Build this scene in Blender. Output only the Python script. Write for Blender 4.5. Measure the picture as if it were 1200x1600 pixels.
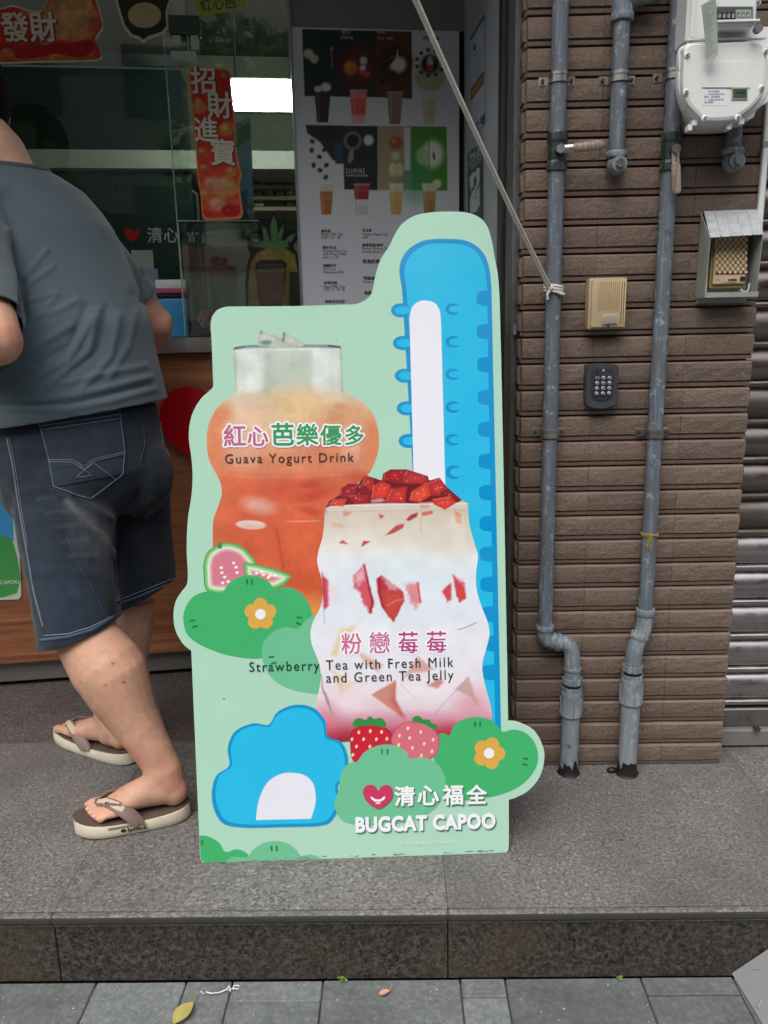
import bpy, bmesh, math, random
import numpy as np
from mathutils import Vector, Matrix
from mathutils.bvhtree import BVHTree
from mathutils import geometry as mgeo

for _o in list(bpy.data.objects):
    bpy.data.objects.remove(_o, do_unlink=True)
scene = bpy.context.scene
COL = scene.collection
R = math.radians

# ------------------------------------------------------------------ camera, sky, sun, exposure
HC = 1.06                                     # camera height above the step
PITCH, YAW, ROLL, FPX = R(12.7827), R(-0.955), R(-1.21656), 1250.0
def _cam():
    cp, sp, cy, sy = math.cos(PITCH), math.sin(PITCH), math.cos(YAW), math.sin(YAW)
    f = np.array([sy*cp, cy*cp, -sp]); rt = np.array([cy, -sy, 0.0]); up = np.cross(rt, f)
    c, s = math.cos(ROLL), math.sin(ROLL)
    return np.array([rt*c+up*s, -(-rt*s+up*c), f])
MC = _cam()
CAMO = np.array([0, 0, HC])
cd = bpy.data.cameras.new('camera'); cam = bpy.data.objects.new('camera', cd); COL.objects.link(cam)
cd.sensor_fit = 'VERTICAL'; cd.sensor_height = 36.0; cd.lens = FPX/1600*36.0
cd.clip_start = 0.02; cd.clip_end = 500
cam.matrix_world = Matrix([[MC[0][i], -MC[1][i], -MC[2][i], CAMO[i]] for i in range(3)] + [[0, 0, 0, 1]])
scene.camera = cam

SUN_EL, SUN_AZ = R(56), R(200)                # high soft light from the street side
world = bpy.data.worlds.new('World'); scene.world = world; world.use_nodes = True
wn = world.node_tree; wn.nodes.clear()
_out = wn.nodes.new('ShaderNodeOutputWorld'); _bg = wn.nodes.new('ShaderNodeBackground')
_sky = wn.nodes.new('ShaderNodeTexSky'); _sky.sky_type = 'NISHITA'; _sky.sun_disc = False
_sky.sun_elevation = SUN_EL; _sky.sun_rotation = SUN_AZ
_sky.air_density = 1.2; _sky.dust_density = 4.0; _sky.ozone_density = 1.0
_hs = wn.nodes.new('ShaderNodeHueSaturation'); _hs.inputs['Saturation'].default_value = 0.35
wn.links.new(_sky.outputs[0], _hs.inputs['Color']); wn.links.new(_hs.outputs[0], _bg.inputs[0])
_bg.inputs[1].default_value = 0.15
wn.links.new(_bg.outputs[0], _out.inputs[0])
sd = bpy.data.lights.new('sun', 'SUN'); sun = bpy.data.objects.new('sun', sd); COL.objects.link(sun)
sd.energy = 0.8; sd.angle = R(50); sd.color = (1.0, 0.965, 0.92)
_d = Vector((math.sin(SUN_AZ)*math.cos(SUN_EL), math.cos(SUN_AZ)*math.cos(SUN_EL), math.sin(SUN_EL)))
sun.rotation_euler = _d.to_track_quat('Z', 'Y').to_euler()
sun.location = (0, -4, 8)
scene.view_settings.view_transform = 'Standard'; scene.view_settings.look = 'None'
scene.view_settings.exposure = 0.70; scene.view_settings.gamma = 1.0
scene.view_settings.use_curve_mapping = False
scene.cycles.max_bounces = 8; scene.cycles.transparent_max_bounces = 12

# ------------------------------------------------------------------ photograph pixel -> plane
def ray(x, y):
    return MC.T @ np.array([(x-600)/FPX, (y-800)/FPX, 1.0])
def onz(x, y, z=0.0):
    d = ray(x, y); return Vector(d*((z-HC)/d[2])+CAMO)
def ony(x, y, Y):
    d = ray(x, y); return Vector(d*(Y/d[1])+CAMO)
def pix(P):
    q = (np.asarray(P, float).reshape(-1, 3)-CAMO) @ MC.T
    z = np.where(np.abs(q[:, 2]) < 1e-6, 1e-6, q[:, 2])
    return 600+FPX*q[:, 0]/z, 800+FPX*q[:, 1]/z
def depth(P):
    return float(MC[2] @ (np.array(P)-CAMO))
class Pl:
    def __init__(s, o, u, n):
        s.o = Vector(o); s.u = Vector(u).normalized(); s.n = Vector(n).normalized(); s.v = s.n.cross(s.u).normalized()
    def to(s, u, v, h=0.0): return s.o+s.u*u+s.v*v+s.n*h
    def uv(s, x, y):
        d = Vector(ray(x, y)); o = Vector(CAMO)
        p = o+d*((s.o-o).dot(s.n)/d.dot(s.n))-s.o
        return p.dot(s.u), p.dot(s.v)
    def at(s, x, y, h=0.0):
        u, v = s.uv(x, y); return s.to(u, v, h)
    def off(s, h): return Pl(s.o+s.n*h, s.u, s.n)
YP, YC = 1.806, 1.295                          # pillar front, kerb front
PIL = Pl((0, YP, 0), (1, 0, 0), (0, -1, 0))
STORE = Pl((-.6657, 2.3765, 0), (.9894, .145, 0), (.145, -.9894, 0))
JAMB = Pl((.262, 1.872, 0), (-.0787, .9969, 0), (-.9969, -.0787, 0))
JAMB = Pl((.262, 1.872, 0), (.0787, -.9969, 0), (-.9969, -.0787, 0))
_A, _B = onz(315, 1348), onz(795, 1332)
_u = (_B-_A).normalized(); _th = R(9.8)
_v = Vector((-_u.y*math.sin(_th), _u.x*math.sin(_th), math.cos(_th)))
BOARD = Pl(_A+Vector((0, 0, .002)), _u, _u.cross(_v))
ZP = -.1515                                    # street pavement level

# ------------------------------------------------------------------ mesh helpers
def lin(c):
    c = np.asarray(c, float)/255.0
    return np.where(c <= 0.04045, c/12.92, ((c+0.055)/1.055)**2.4)
class MB:
    def __init__(s): s.v = []; s.f = []
    def add(s, vs, fs):
        o = len(s.v); s.v += [Vector(p) for p in vs]; s.f += [tuple(i+o for i in f) for f in fs]; return s
    def bm(s, b):
        b.verts.index_update(); s.add([v.co.copy() for v in b.verts], [[v.index for v in f.verts] for f in b.faces]); b.free(); return s
    def box(s, c, size, bev=0.0, rot=None, seg=1):
        b = bmesh.new(); bmesh.ops.create_cube(b, size=1.0)
        for v in b.verts: v.co = Vector((v.co.x*size[0], v.co.y*size[1], v.co.z*size[2]))
        if bev > 0: bmesh.ops.bevel(b, geom=list(b.edges), offset=bev, segments=seg, profile=.6, affect='EDGES')
        for v in b.verts: v.co = (rot @ v.co if rot is not None else v.co)+Vector(c)
        return s.bm(b)
    def pbox(s, pl, u0, u1, v0, v1, h0, h1, bev=0.0, seg=1):
        rot = Matrix((pl.u, pl.v, pl.n)).transposed()
        return s.box(pl.to((u0+u1)/2, (v0+v1)/2, (h0+h1)/2), (abs(u1-u0), abs(v1-v0), abs(h1-h0)), bev, rot, seg)
    def loft(s, rings, n=16, caps=True):
        """rings: (centre, axis_a, axis_b)"""
        vs, fs = [], []
        for c, a, b in rings:
            for k in range(n):
                t = 2*math.pi*k/n; vs.append(Vector(c)+Vector(a)*math.cos(t)+Vector(b)*math.sin(t))
        for i in range(len(rings)-1):
            for k in range(n):
                fs.append((i*n+k, i*n+(k+1) % n, (i+1)*n+(k+1) % n, (i+1)*n+k))
        if caps:
            fs.append(tuple(reversed(range(n)))); m = (len(rings)-1)*n; fs.append(tuple(range(m, m+n)))
        return s.add(vs, fs)
    def tube(s, pts, r, n=12, caps=True, flat=1.0, up=None):
        pts = [Vector(p) for p in pts]; m = len(pts); rr = r if isinstance(r, (list, tuple)) else [r]*m
        T = [(pts[min(i+1, m-1)]-pts[max(i-1, 0)]).normalized() for i in range(m)]
        u = Vector(up) if up is not None else (Vector((0, 0, 1)) if abs(T[0].z) < .9 else Vector((0, 1, 0)))
        rings = []
        for i in range(m):
            a = u-T[i]*u.dot(T[i])
            if a.length < 1e-6: a = T[i].orthogonal()
            a.normalize(); b = T[i].cross(a).normalized()
            if up is None: u = a
            rings.append((pts[i], a*rr[i]*flat, b*rr[i]))
        return s.loft(rings, n, caps)
    def cyl(s, p0, p1, r, n=16, r1=None):
        return s.tube([p0, p1], [r, r if r1 is None else r1], n)
    def prism(s, pl, uv, h0, h1):
        n = len(uv); vs = [pl.to(u, v, h1) for u, v in uv]+[pl.to(u, v, h0) for u, v in uv]
        ar = sum(uv[i][0]*uv[(i+1) % n][1]-uv[(i+1) % n][0]*uv[i][1] for i in range(n))
        tri = mgeo.tessellate_polygon([[Vector((u, v, 0)) for u, v in uv]])
        fs = []
        for t in tri:
            a, b, c = [uv[i] for i in t]
            if (b[0]-a[0])*(c[1]-a[1])-(b[1]-a[1])*(c[0]-a[0]) < 0: t = (t[0], t[2], t[1])
            fs.append(tuple(t)); fs.append(tuple(i+n for i in reversed(t)))
        for i in range(n):
            j = (i+1) % n; fs.append((i, i+n, j+n, j) if ar > 0 else (j, j+n, i+n, i))
        return s.add(vs, fs)
    def flat(s, pl, uv, h):
        vs = [pl.to(u, v, h) for u, v in uv]; fs = []
        for t in mgeo.tessellate_polygon([[Vector((u, v, 0)) for u, v in uv]]):
            a, b, c = [uv[i] for i in t]
            fs.append(tuple(t) if (b[0]-a[0])*(c[1]-a[1])-(b[1]-a[1])*(c[0]-a[0]) > 0 else (t[0], t[2], t[1]))
        return s.add(vs, fs)
    def sph(s, c, r, n=12, sc=(1, 1, 1), rot=None):
        b = bmesh.new(); bmesh.ops.create_uvsphere(b, u_segments=n, v_segments=max(6, n*2//3), radius=1.0)
        for v in b.verts:
            p = Vector((v.co.x*r*sc[0], v.co.y*r*sc[1], v.co.z*r*sc[2])); v.co = (rot @ p if rot is not None else p)+Vector(c)
        return s.bm(b)
    def mesh(s, name, mat, base=(0, 0, 0), smooth=False, angle=35):
        me = bpy.data.meshes.new(name); b = Vector(base)
        me.from_pydata([v-b for v in s.v], [], s.f); me.update()
        if mat: me.materials.append(mat)
        if smooth:
            me.polygons.foreach_set('use_smooth', [True]*len(me.polygons))
            if angle: me.set_sharp_from_angle(angle=R(angle))
        return me
    def build(s, name, mat, parent=None, smooth=False, angle=35, base=None):
        b = base if base is not None else (wloc(parent) if parent else (0, 0, 0))
        return link(name, s.mesh(name, mat, b, smooth, angle), parent, Vector(b)-(wloc(parent) if parent else Vector()))
WL = {}
def wloc(o): return WL.get(o, Vector())
def link(name, data, parent=None, loc=(0, 0, 0)):
    o = bpy.data.objects.new(name, data); COL.objects.link(o); o.location = loc
    if parent: o.parent = parent
    WL[o] = Vector(loc)+(wloc(parent) if parent else Vector()); return o
def tag(o, label=None, cat=None, group=None, kind=None):
    if label: o['label'] = label
    if cat: o['category'] = cat
    if group: o['group'] = group
    if kind: o['kind'] = kind
    return o
def thing(name, loc, label, cat, group=None):
    return tag(link(name, None, None, loc), label, cat, group)
def dup(o, parent, loc):
    c = o.copy(); COL.objects.link(c); c.parent = parent; c.location = loc
    WL[c] = Vector(loc)+(wloc(parent) if parent else Vector()); return c
def spline(P, seg=6, closed=True):
    P = [Vector((p[0], p[1])) for p in P]; n = len(P); out = []
    for i in range(n if closed else n-1):
        g = (lambda k: P[k % n]) if closed else (lambda k: P[min(max(k, 0), n-1)])
        a, b, c, d = g(i-1), g(i), g(i+1), g(i+2)
        for k in range(seg):
            t = k/seg
            out.append(tuple(.5*((2*b)+(c-a)*t+(2*a-5*b+4*c-d)*t*t+(3*b-a-3*c+d)*t**3)))
    if not closed: out.append(tuple(P[-1]))
    return out
def ellpts(cx, cy, rx, ry, rot=0, n=24):
    c, s = math.cos(rot), math.sin(rot)
    return [(cx+rx*math.cos(t)*c-ry*math.sin(t)*s, cy+rx*math.cos(t)*s+ry*math.sin(t)*c) for t in [2*math.pi*k/n for k in range(n)]]
def shape(name, pl, pts, mat, h, parent, thick=0.0):
    """flat print traced on plane pl (pixel outline)"""
    uv = [pl.uv(*p) for p in pts]; m = MB()
    if thick: m.prism(pl, uv, h, h+thick)
    else: m.flat(pl, uv, h)
    return m.build(name, mat, parent)
def rrect(x0, y0, x1, y1, r, n=4):
    o = []
    for cx, cy, a in ((x1-r, y1-r, 0), (x0+r, y1-r, 90), (x0+r, y0+r, 180), (x1-r, y0+r, 270)):
        for k in range(n+1):
            t = R(a+90*k/n); o.append((cx+r*math.cos(t), cy+r*math.sin(t)))
    return o
# ---- lettering (the built-in font, CJK by its fallback)
TX = {}
SPACING = 1.0
def text_raw(s, off=0.0):
    off = (off, SPACING)
    if (s, off) in TX: return TX[s, off]
    c = bpy.data.curves.new('lettering', 'FONT'); c.body = s; c.space_character = SPACING; c.size = 1; c.resolution_u = 3
    o = bpy.data.objects.new('lettering', c); COL.objects.link(o); bpy.context.view_layer.update()
    me = bpy.data.meshes.new_from_object(o.evaluated_get(bpy.context.evaluated_depsgraph_get()))
    v = [(p.co.x, p.co.y) for p in me.vertices]; f = [tuple(p.vertices) for p in me.polygons]
    bpy.data.objects.remove(o); bpy.data.curves.remove(c); bpy.data.meshes.remove(me)
    TX[s, off] = (v, f); return v, f
def stroke_raw(s, w):
    """glyphs grown by w on every side: union of the faces, a band along each outline edge and a disc at each corner"""
    w0 = w; key = (s, 'w', w, SPACING)
    if key in TX: return TX[key]
    v, f = text_raw(s); cnt = {}
    for q in f:
        for a, b in zip(q, q[1:]+q[:1]): cnt[min(a, b), max(a, b)] = cnt.get((min(a, b), max(a, b)), 0)+1
    P = [Vector(p) for p in v]; F = [list(q) for q in f]
    def ar(q): return sum(P[q[i]].x*P[q[(i+1) % len(q)]].y-P[q[(i+1) % len(q)]].x*P[q[i]].y for i in range(len(q)))
    rim = set()
    for (a, b), n in cnt.items():
        if n != 1: continue
        A, Bb = P[a], P[b]; e = Bb-A
        if e.length < 1e-6: continue
        nn = Vector((-e.y, e.x)).normalized()*w; o = len(P); P += [A+nn, A-nn, Bb-nn, Bb+nn]; F.append([o, o+1, o+2, o+3]); rim |= {a, b}
    for a in rim:
        o = len(P); P += [P[a]+Vector((math.cos(.3+k*math.pi/4), math.sin(.3+k*math.pi/4)))*w for k in range(8)]; F.append(list(range(o, o+8)))
    F = [q if ar(q) > 0 else q[::-1] for q in F if abs(ar(q)) > 1e-10]
    r = mgeo.delaunay_2d_cdt(P, [], F, 1, 1e-6); TX[key] = ([(p.x, p.y) for p in r[0]], [tuple(q) for q, o in zip(r[2], r[5]) if o]); return TX[key]
def make_mei():
    v, f = text_raw('每'); V = [(x, y*.74-.035) for x, y in v]; F = list(f)
    for x0, x1, y0, y1 in ((.05, .95, .715, .785), (.275, .345, .64, .86), (.655, .725, .64, .86)):
        if y1-y0 > .1:
            for a, b in ((y0, .714), (.786, y1)): o = len(V); V += [(x0, a), (x1, a), (x1, b), (x0, b)]; F.append((o, o+1, o+2, o+3))
        else: o = len(V); V += [(x0, y0), (x1, y0), (x1, y1), (x0, y1)]; F.append((o, o+1, o+2, o+3))
    TX['莓', (0.0, 1.0)] = (V, F)
make_mei()
def text(name, s, pl, pL, pR, mat, h, parent, off=0.0, ys=1.0, fit=None, dx=0, dy=0, slant=0.0):
    """baseline from pixel pL to pixel pR on the plane"""
    v0, f = text_raw(s); v = v0
    if off > 0: v, f = stroke_raw(s, off)
    xs = [p[0] for p in v0]; x0, x1 = min(xs), max(xs)
    a = Vector(pl.uv(pL[0]+dx, pL[1]+dy)); b = Vector(pl.uv(pR[0]+dx, pR[1]+dy)); e = (b-a); k = e.length/(x1-x0); e.normalize(); nn = Vector((-e.y, e.x))
    m = MB(); vs = []
    for x, y in v:
        q = a+e*((x-x0+slant*y)*k)+nn*(y*k*ys); vs.append(pl.to(q.x, q.y, h))
    m.add(vs, f); return m.build(name, mat, parent)

# ---- painting flat print and cloth colour into a mesh colour attribute
def sdf_poly(px, py, pts):
    P = np.array(pts, float); Q = np.roll(P, -1, 0); d = np.full(px.shape, 1e9); ins = np.zeros(px.shape, bool)
    for (x0, y0), (x1, y1) in zip(P, Q):
        ex, ey = x1-x0, y1-y0; L = ex*ex+ey*ey+1e-12
        t = np.clip(((px-x0)*ex+(py-y0)*ey)/L, 0, 1)
        d = np.minimum(d, np.hypot(px-x0-ex*t, py-y0-ey*t))
        if y0 != y1:
            c = ((y0 > py) != (y1 > py)) & (px < (x1-x0)*(py-y0)/(y1-y0)+x0); ins ^= c
    return np.where(ins, d, -d)
def dist_line(px, py, pts):
    d = np.full(px.shape, 1e9)
    for (x0, y0), (x1, y1) in zip(pts[:-1], pts[1:]):
        ex, ey = x1-x0, y1-y0; L = ex*ex+ey*ey+1e-12
        t = np.clip(((px-x0)*ex+(py-y0)*ey)/L, 0, 1); d = np.minimum(d, np.hypot(px-x0-ex*t, py-y0-ey*t))
    return d
def vnoise(x, y, seed=0):
    xi, yi = np.floor(x).astype(np.int64), np.floor(y).astype(np.int64); xf, yf = x-xi, y-yi
    def h(a, b):
        n = (a*374761393+b*668265263+seed*974634777) & 0x7fffffff; n = ((n ^ (n >> 13))*1274126177) & 0x7fffffff
        return ((n ^ (n >> 16)) & 0xffff)/65535.0
    u, v = xf*xf*(3-2*xf), yf*yf*(3-2*yf)
    return (h(xi, yi)*(1-u)+h(xi+1, yi)*u)*(1-v)+(h(xi, yi+1)*(1-u)+h(xi+1, yi+1)*u)*v
def fbm(x, y, seed=0, o=4):
    s = 0; a = .5
    for i in range(o): s = s+a*vnoise(x*2**i, y*2**i, seed+i); a *= .5
    return s
class Can:
    def __init__(s, px, py): s.x = px; s.y = py; s.c = np.zeros((len(px), 3))
    def mix(s, col, a):
        a = np.clip(a, 0, 1)[:, None]; s.c = s.c*(1-a)+np.array(col, float)*a; return s
    def fill(s, col): s.c[:] = col; return s
    def vgrad(s, st):
        ys = [q[0] for q in st]
        for k in range(3): s.c[:, k] = np.interp(s.y, ys, [q[1][k] for q in st])
        return s
    def ell(s, cx, cy, rx, ry, col, a=1.0, soft=.5, rot=0):
        c, q = math.cos(rot), math.sin(rot); X, Y = s.x-cx, s.y-cy
        r = np.hypot((X*c+Y*q)/rx, (-X*q+Y*c)/ry); return s.mix(col, a*np.clip((1+soft/2-r)/max(soft, 1e-3), 0, 1))
    def poly(s, pts, col, a=1.0, f=1.0, amp=0.0, ns=6):
        d = sdf_poly(s.x, s.y, pts)
        if amp: d = d+(fbm(s.x/ns, s.y/ns, 7)-.47)*amp
        return s.mix(col, a*np.clip(.5+d/(2*f), 0, 1))
    def line(s, pts, w, col, a=1.0, f=.8):
        return s.mix(col, a*np.clip((w/2+f/2-dist_line(s.x, s.y, pts))/f, 0, 1))
    def noise(s, sc, amp, seed=1, sy=None):
        n = (fbm(s.x/sc, s.y/(sy or sc), seed)-.47)*2*amp; s.c = np.clip(s.c*(1+n[:, None]), 0, 255); return s
def set_col(me, c, srgb=True):
    at = me.color_attributes.new('Col', 'FLOAT_COLOR', 'POINT'); c = lin(np.clip(c, 0, 255)) if srgb else c
    at.data.foreach_set('color', np.c_[c, np.ones(len(c))].astype(np.float32).ravel())
def painted(name, pl, outline, cell, fn, mat, h, parent):
    uv = np.array([pl.uv(*p) for p in outline]); lo, hi = uv.min(0)-cell, uv.max(0)+cell
    nx, ny = int((hi[0]-lo[0])/cell)+2, int((hi[1]-lo[1])/cell)+2
    gx, gy = np.meshgrid(lo[0]+np.arange(nx)*cell, lo[1]+np.arange(ny)*cell); X, Y = gx.ravel().copy(), gy.ravel().copy()
    d = sdf_poly(X, Y, uv); ins = d > 0
    i = (np.arange(ny-1)[:, None]*nx+np.arange(nx-1)[None, :]).ravel(); Q = np.stack([i, i+1, i+nx+1, i+nx], 1)
    Q = Q[ins[Q].any(1)]; used = np.unique(Q); out = used[~ins[used]]
    # snap the outer rim on to the outline
    bx = X[out].copy(); by = Y[out].copy(); best = np.full(len(out), 1e9); sx = bx.copy(); sy = by.copy()
    for (x0, y0), (x1, y1) in zip(uv, np.roll(uv, -1, 0)):
        ex, ey = x1-x0, y1-y0; L = ex*ex+ey*ey+1e-15; t = np.clip(((bx-x0)*ex+(by-y0)*ey)/L, 0, 1)
        qx, qy = x0+ex*t, y0+ey*t; dd = np.hypot(bx-qx, by-qy); m = dd < best; best[m] = dd[m]; sx[m] = qx[m]; sy[m] = qy[m]
    X[out] = sx; Y[out] = sy
    mp = np.full(nx*ny, -1); mp[used] = np.arange(len(used)); Q = mp[Q]; X, Y = X[used], Y[used]
    W = np.array(pl.o)+np.outer(X, pl.u)+np.outer(Y, pl.v)+np.array(pl.n)*h
    px, py = pix(W); cv = Can(px, py); fn(cv)
    b = np.array(wloc(parent)); me = bpy.data.meshes.new(name); me.from_pydata((W-b).tolist(), [], Q.tolist()); me.update()
    me.materials.append(mat); set_col(me, cv.c); return link(name, me, parent)
# ------------------------------------------------------------------ materials
MATS = {}
class NT:
    def __init__(s, name):
        s.m = bpy.data.materials.new(name); s.m.use_nodes = True; s.t = s.m.node_tree; s.t.nodes.clear()
        s.out = s.n('ShaderNodeOutputMaterial'); s.b = s.n('ShaderNodeBsdfPrincipled'); s.l(s.b.outputs[0], s.out.inputs[0])
        tc = s.n('ShaderNodeTexCoord'); oi = s.n('ShaderNodeObjectInfo'); vm = s.n('ShaderNodeVectorMath'); vm.operation = 'SCALE'
        cx = s.n('ShaderNodeCombineXYZ'); [s.l(oi.outputs['Random'], cx.inputs[i]) for i in range(3)]
        s.l(cx.outputs[0], vm.inputs[0]); vm.inputs['Scale'].default_value = 37.0
        va = s.n('ShaderNodeVectorMath'); s.l(tc.outputs['Object'], va.inputs[0]); s.l(vm.outputs[0], va.inputs[1])
        s.co = va.outputs[0]; s.rnd = oi.outputs['Random']
    def n(s, t): return s.t.nodes.new(t)
    def l(s, a, b): s.t.links.new(a, b)
    def scl(s, v):
        m = s.n('ShaderNodeMapping'); s.l(s.co, m.inputs[0]); m.inputs['Scale'].default_value = v; return m.outputs[0]
    def noise(s, sc, det=4, rough=.6, st=None, dist=0):
        q = s.n('ShaderNodeTexNoise'); s.l(s.scl(st) if st else s.co, q.inputs['Vector']); q.inputs['Scale'].default_value = sc
        q.inputs['Detail'].default_value = det; q.inputs['Roughness'].default_value = rough; q.inputs['Distortion'].default_value = dist; return q.outputs[0]
    def vor(s, sc, out='Color', st=None):
        q = s.n('ShaderNodeTexVoronoi'); s.l(s.scl(st) if st else s.co, q.inputs['Vector']); q.inputs['Scale'].default_value = sc
        if out != 'Color': return q.outputs['Distance']
        if out == 'Color':
            x = s.n('ShaderNodeSeparateColor'); s.l(q.outputs['Color'], x.inputs[0]); return x.outputs[0]
        return q.outputs['Distance']
    def ramp(s, fac, st, interp='LINEAR'):
        q = s.n('ShaderNodeValToRGB'); s.l(fac, q.inputs[0]); e = q.color_ramp; e.interpolation = interp
        while len(e.elements) < len(st): e.elements.new(.5)
        for el, (p, c) in zip(e.elements, st):
            el.position = p; el.color = (*(c if hasattr(c, '__len__') else (c, c, c)), 1)
        return q.outputs[0]
    def mixc(s, f, a, b, mode='MIX'):
        q = s.n('ShaderNodeMix'); q.data_type = 'RGBA'; q.blend_type = mode
        for v, i in ((f, 0), (a, 6), (b, 7)):
            if hasattr(v, 'is_linked'): s.l(v, q.inputs[i])
            else: q.inputs[i].default_value = v if i == 0 else (*v, 1)
        return q.outputs[2]
    def bump(s, h, strength=.3, dist=.002):
        q = s.n('ShaderNodeBump'); q.inputs['Strength'].default_value = strength; q.inputs['Distance'].default_value = dist
        s.l(h, q.inputs['Height'])
        if s.b.inputs['Normal'].is_linked: s.l(s.b.inputs['Normal'].links[0].from_socket, q.inputs['Normal'])
        s.l(q.outputs[0], s.b.inputs['Normal'])
    def col(s, c):
        if hasattr(c, 'is_linked'): s.l(c, s.b.inputs['Base Color'])
        else: s.b.inputs['Base Color'].default_value = (*c, 1)
    def set(s, **k):
        for a, v in k.items(): s.b.inputs[a.replace('_', ' ')].default_value = v
    def rgh(s, lo, hi, sc=20):
        q = s.n('ShaderNodeMapRange'); s.l(s.noise(sc), q.inputs[0]); q.inputs[1].default_value = .3; q.inputs[2].default_value = .7
        q.inputs[3].default_value = lo; q.inputs[4].default_value = hi; s.l(q.outputs[0], s.b.inputs['Roughness'])
def L(*c): return tuple(float(v) for v in lin(c))
def mat(name, c, rough=.5, metal=0.0, var=.12, vs=12, bump=0.0, bs=120, spec=.5, dirt=0.0, dirtc=(40, 36, 30), rand=0.0, coat=0.0):
    """c: sRGB 0..255 of the surface itself"""
    if name in MATS: return MATS[name]
    t = NT(name); a = np.array(L(*c))
    k = t.mixc(t.noise(vs, 5), tuple(a*(1-var)), tuple(np.minimum(a*(1+var), .95)))
    if rand:
        q = t.n('ShaderNodeMapRange'); t.l(t.rnd, q.inputs[0]); q.inputs[3].default_value = 1-rand; q.inputs[4].default_value = 1+rand
        h = t.n('ShaderNodeHueSaturation'); t.l(k, h.inputs['Color']); t.l(q.outputs[0], h.inputs['Value']); k = h.outputs[0]
    if dirt:
        k = t.mixc(t.ramp(t.noise(vs*.7, 6, .7), [(.5, 0.0), (.75, dirt)]), k, L(*dirtc))
    t.col(k); t.set(Roughness=rough, Metallic=metal, Specular_IOR_Level=spec, Coat_Weight=coat)
    if rough > .12: t.rgh(max(rough-.1, .05), min(rough+.1, 1), vs*2)
    if bump: t.bump(t.noise(bs, 5), bump)
    MATS[name] = t.m; return t.m
def flatmat(c, rough=.42):
    return mat('print_%d_%d_%d' % tuple(c), c, rough, var=.02, vs=5)
def m_print(rough=.4, spec=.5, name='printed_picture'):
    if name in MATS: return MATS[name]
    t = NT(name); a = t.n('ShaderNodeAttribute'); a.attribute_name = 'Col'; t.col(a.outputs[0]); t.set(Roughness=rough, Specular_IOR_Level=spec)
    MATS[name] = t.m; return t.m
def m_tile():
    t = NT('rough_brown_tile'); f = t.noise(75, 7, .8, (1.3, 1, 1)); g = t.noise(5, 4)
    k = t.mixc(f, L(94, 80, 71), L(134, 116, 103)); k = t.mixc(t.ramp(g, [(.35, 0.0), (.7, .45)]), k, L(98, 86, 74))
    q = t.n('ShaderNodeMapRange'); t.l(t.rnd, q.inputs[0]); q.inputs[3].default_value = .88; q.inputs[4].default_value = 1.12
    h = t.n('ShaderNodeHueSaturation'); t.l(k, h.inputs['Color']); t.l(q.outputs[0], h.inputs['Value'])
    k3 = t.mixc(t.ramp(t.noise(130, 4, .75, (1.4, 1, 1)), [(.54, 0.0), (.64, .4)]), h.outputs[0], L(66, 54, 47)); t.col(k3); t.set(Roughness=.75, Specular_IOR_Level=.35)  # dark flecks paint the shade of chipped hollows into the tile colour
    t.bump(t.noise(85, 5, .7, (1.3, 1, 1)), .7, .005); t.bump(t.vor(150, 'D', (1.2, 1, 1)), .3, .003); t.bump(t.noise(260, 4, .7), .6, .0016); return t.m
def m_tile_smooth():
    t = NT('smooth_tile_edge'); t.col(t.mixc(t.noise(30, 5), L(100, 82, 74), L(130, 110, 100))); t.set(Roughness=.55); t.bump(t.noise(200), .1, .001); return t.m
def m_terrazzo(name, dk, md, lt, sc=260, stain=.5):
    t = NT(name); v = t.noise(sc*.85, 3, .75); v2 = t.vor(sc*1.1)
    k = t.ramp(v, [(.33, tuple(.5*q for q in L(*dk))), (.43, L(*dk)), (.52, L(*md)), (.60, L(*md)), (.70, L(*lt))])
    k2 = t.ramp(v2, [(0, L(*dk)), (.5, L(*md)), (.9, L(*md)), (1, L(*lt))]); k = t.mixc(.35, k, k2)
    k = t.mixc(t.ramp(t.noise(3.2, 6, .65), [(.36, stain), (.62, 0.0)]), k, tuple(np.array(L(*dk))*.9), 'MIX')
    k = t.mixc(t.ramp(t.noise(1.7, 4, .6), [(.45, 0.0), (.75, .3)]), k, L(126, 112, 102))
    t.col(k); t.rgh(.5, .8, 15); t.bump(v, .5, .002); return t.m
def m_granite():
    t = NT('brown_granite'); v = t.noise(95, 5, .8); w = t.noise(130, 3, .7)
    k = t.ramp(v, [(.34, L(22, 20, 18)), (.46, L(52, 48, 44)), (.58, L(78, 73, 67)), (.72, L(104, 98, 90))])
    k = t.mixc(t.ramp(w, [(.38, 1.0), (.46, 0.0)]), k, L(14, 13, 12))
    k = t.mixc(t.ramp(t.noise(4, 6, .7), [(.5, 0.0), (.72, .55)]), k, L(84, 70, 50))
    t.col(k); t.rgh(.35, .7, 12); t.bump(w, .2, .001); return t.m
def m_paving():
    t = NT('grey_paving_stone'); k = t.mixc(t.noise(14, 8, .75), L(72, 77, 77), L(126, 131, 129))
    k = t.mixc(t.ramp(t.noise(90, 4, .7), [(.45, 0.0), (.75, .6)]), k, L(150, 154, 152)); k = t.mixc(t.ramp(t.noise(3, 6, .7), [(.45, 0.0), (.7, .6)]), k, L(62, 64, 62))
    q = t.n('ShaderNodeMapRange'); t.l(t.rnd, q.inputs[0]); q.inputs[3].default_value = .82; q.inputs[4].default_value = 1.1
    h = t.n('ShaderNodeHueSaturation'); t.l(k, h.inputs['Color']); t.l(q.outputs[0], h.inputs['Value']); t.col(h.outputs[0])
    t.set(Roughness=.8); t.bump(t.noise(60, 6, .7), .4, .003); return t.m
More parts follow.
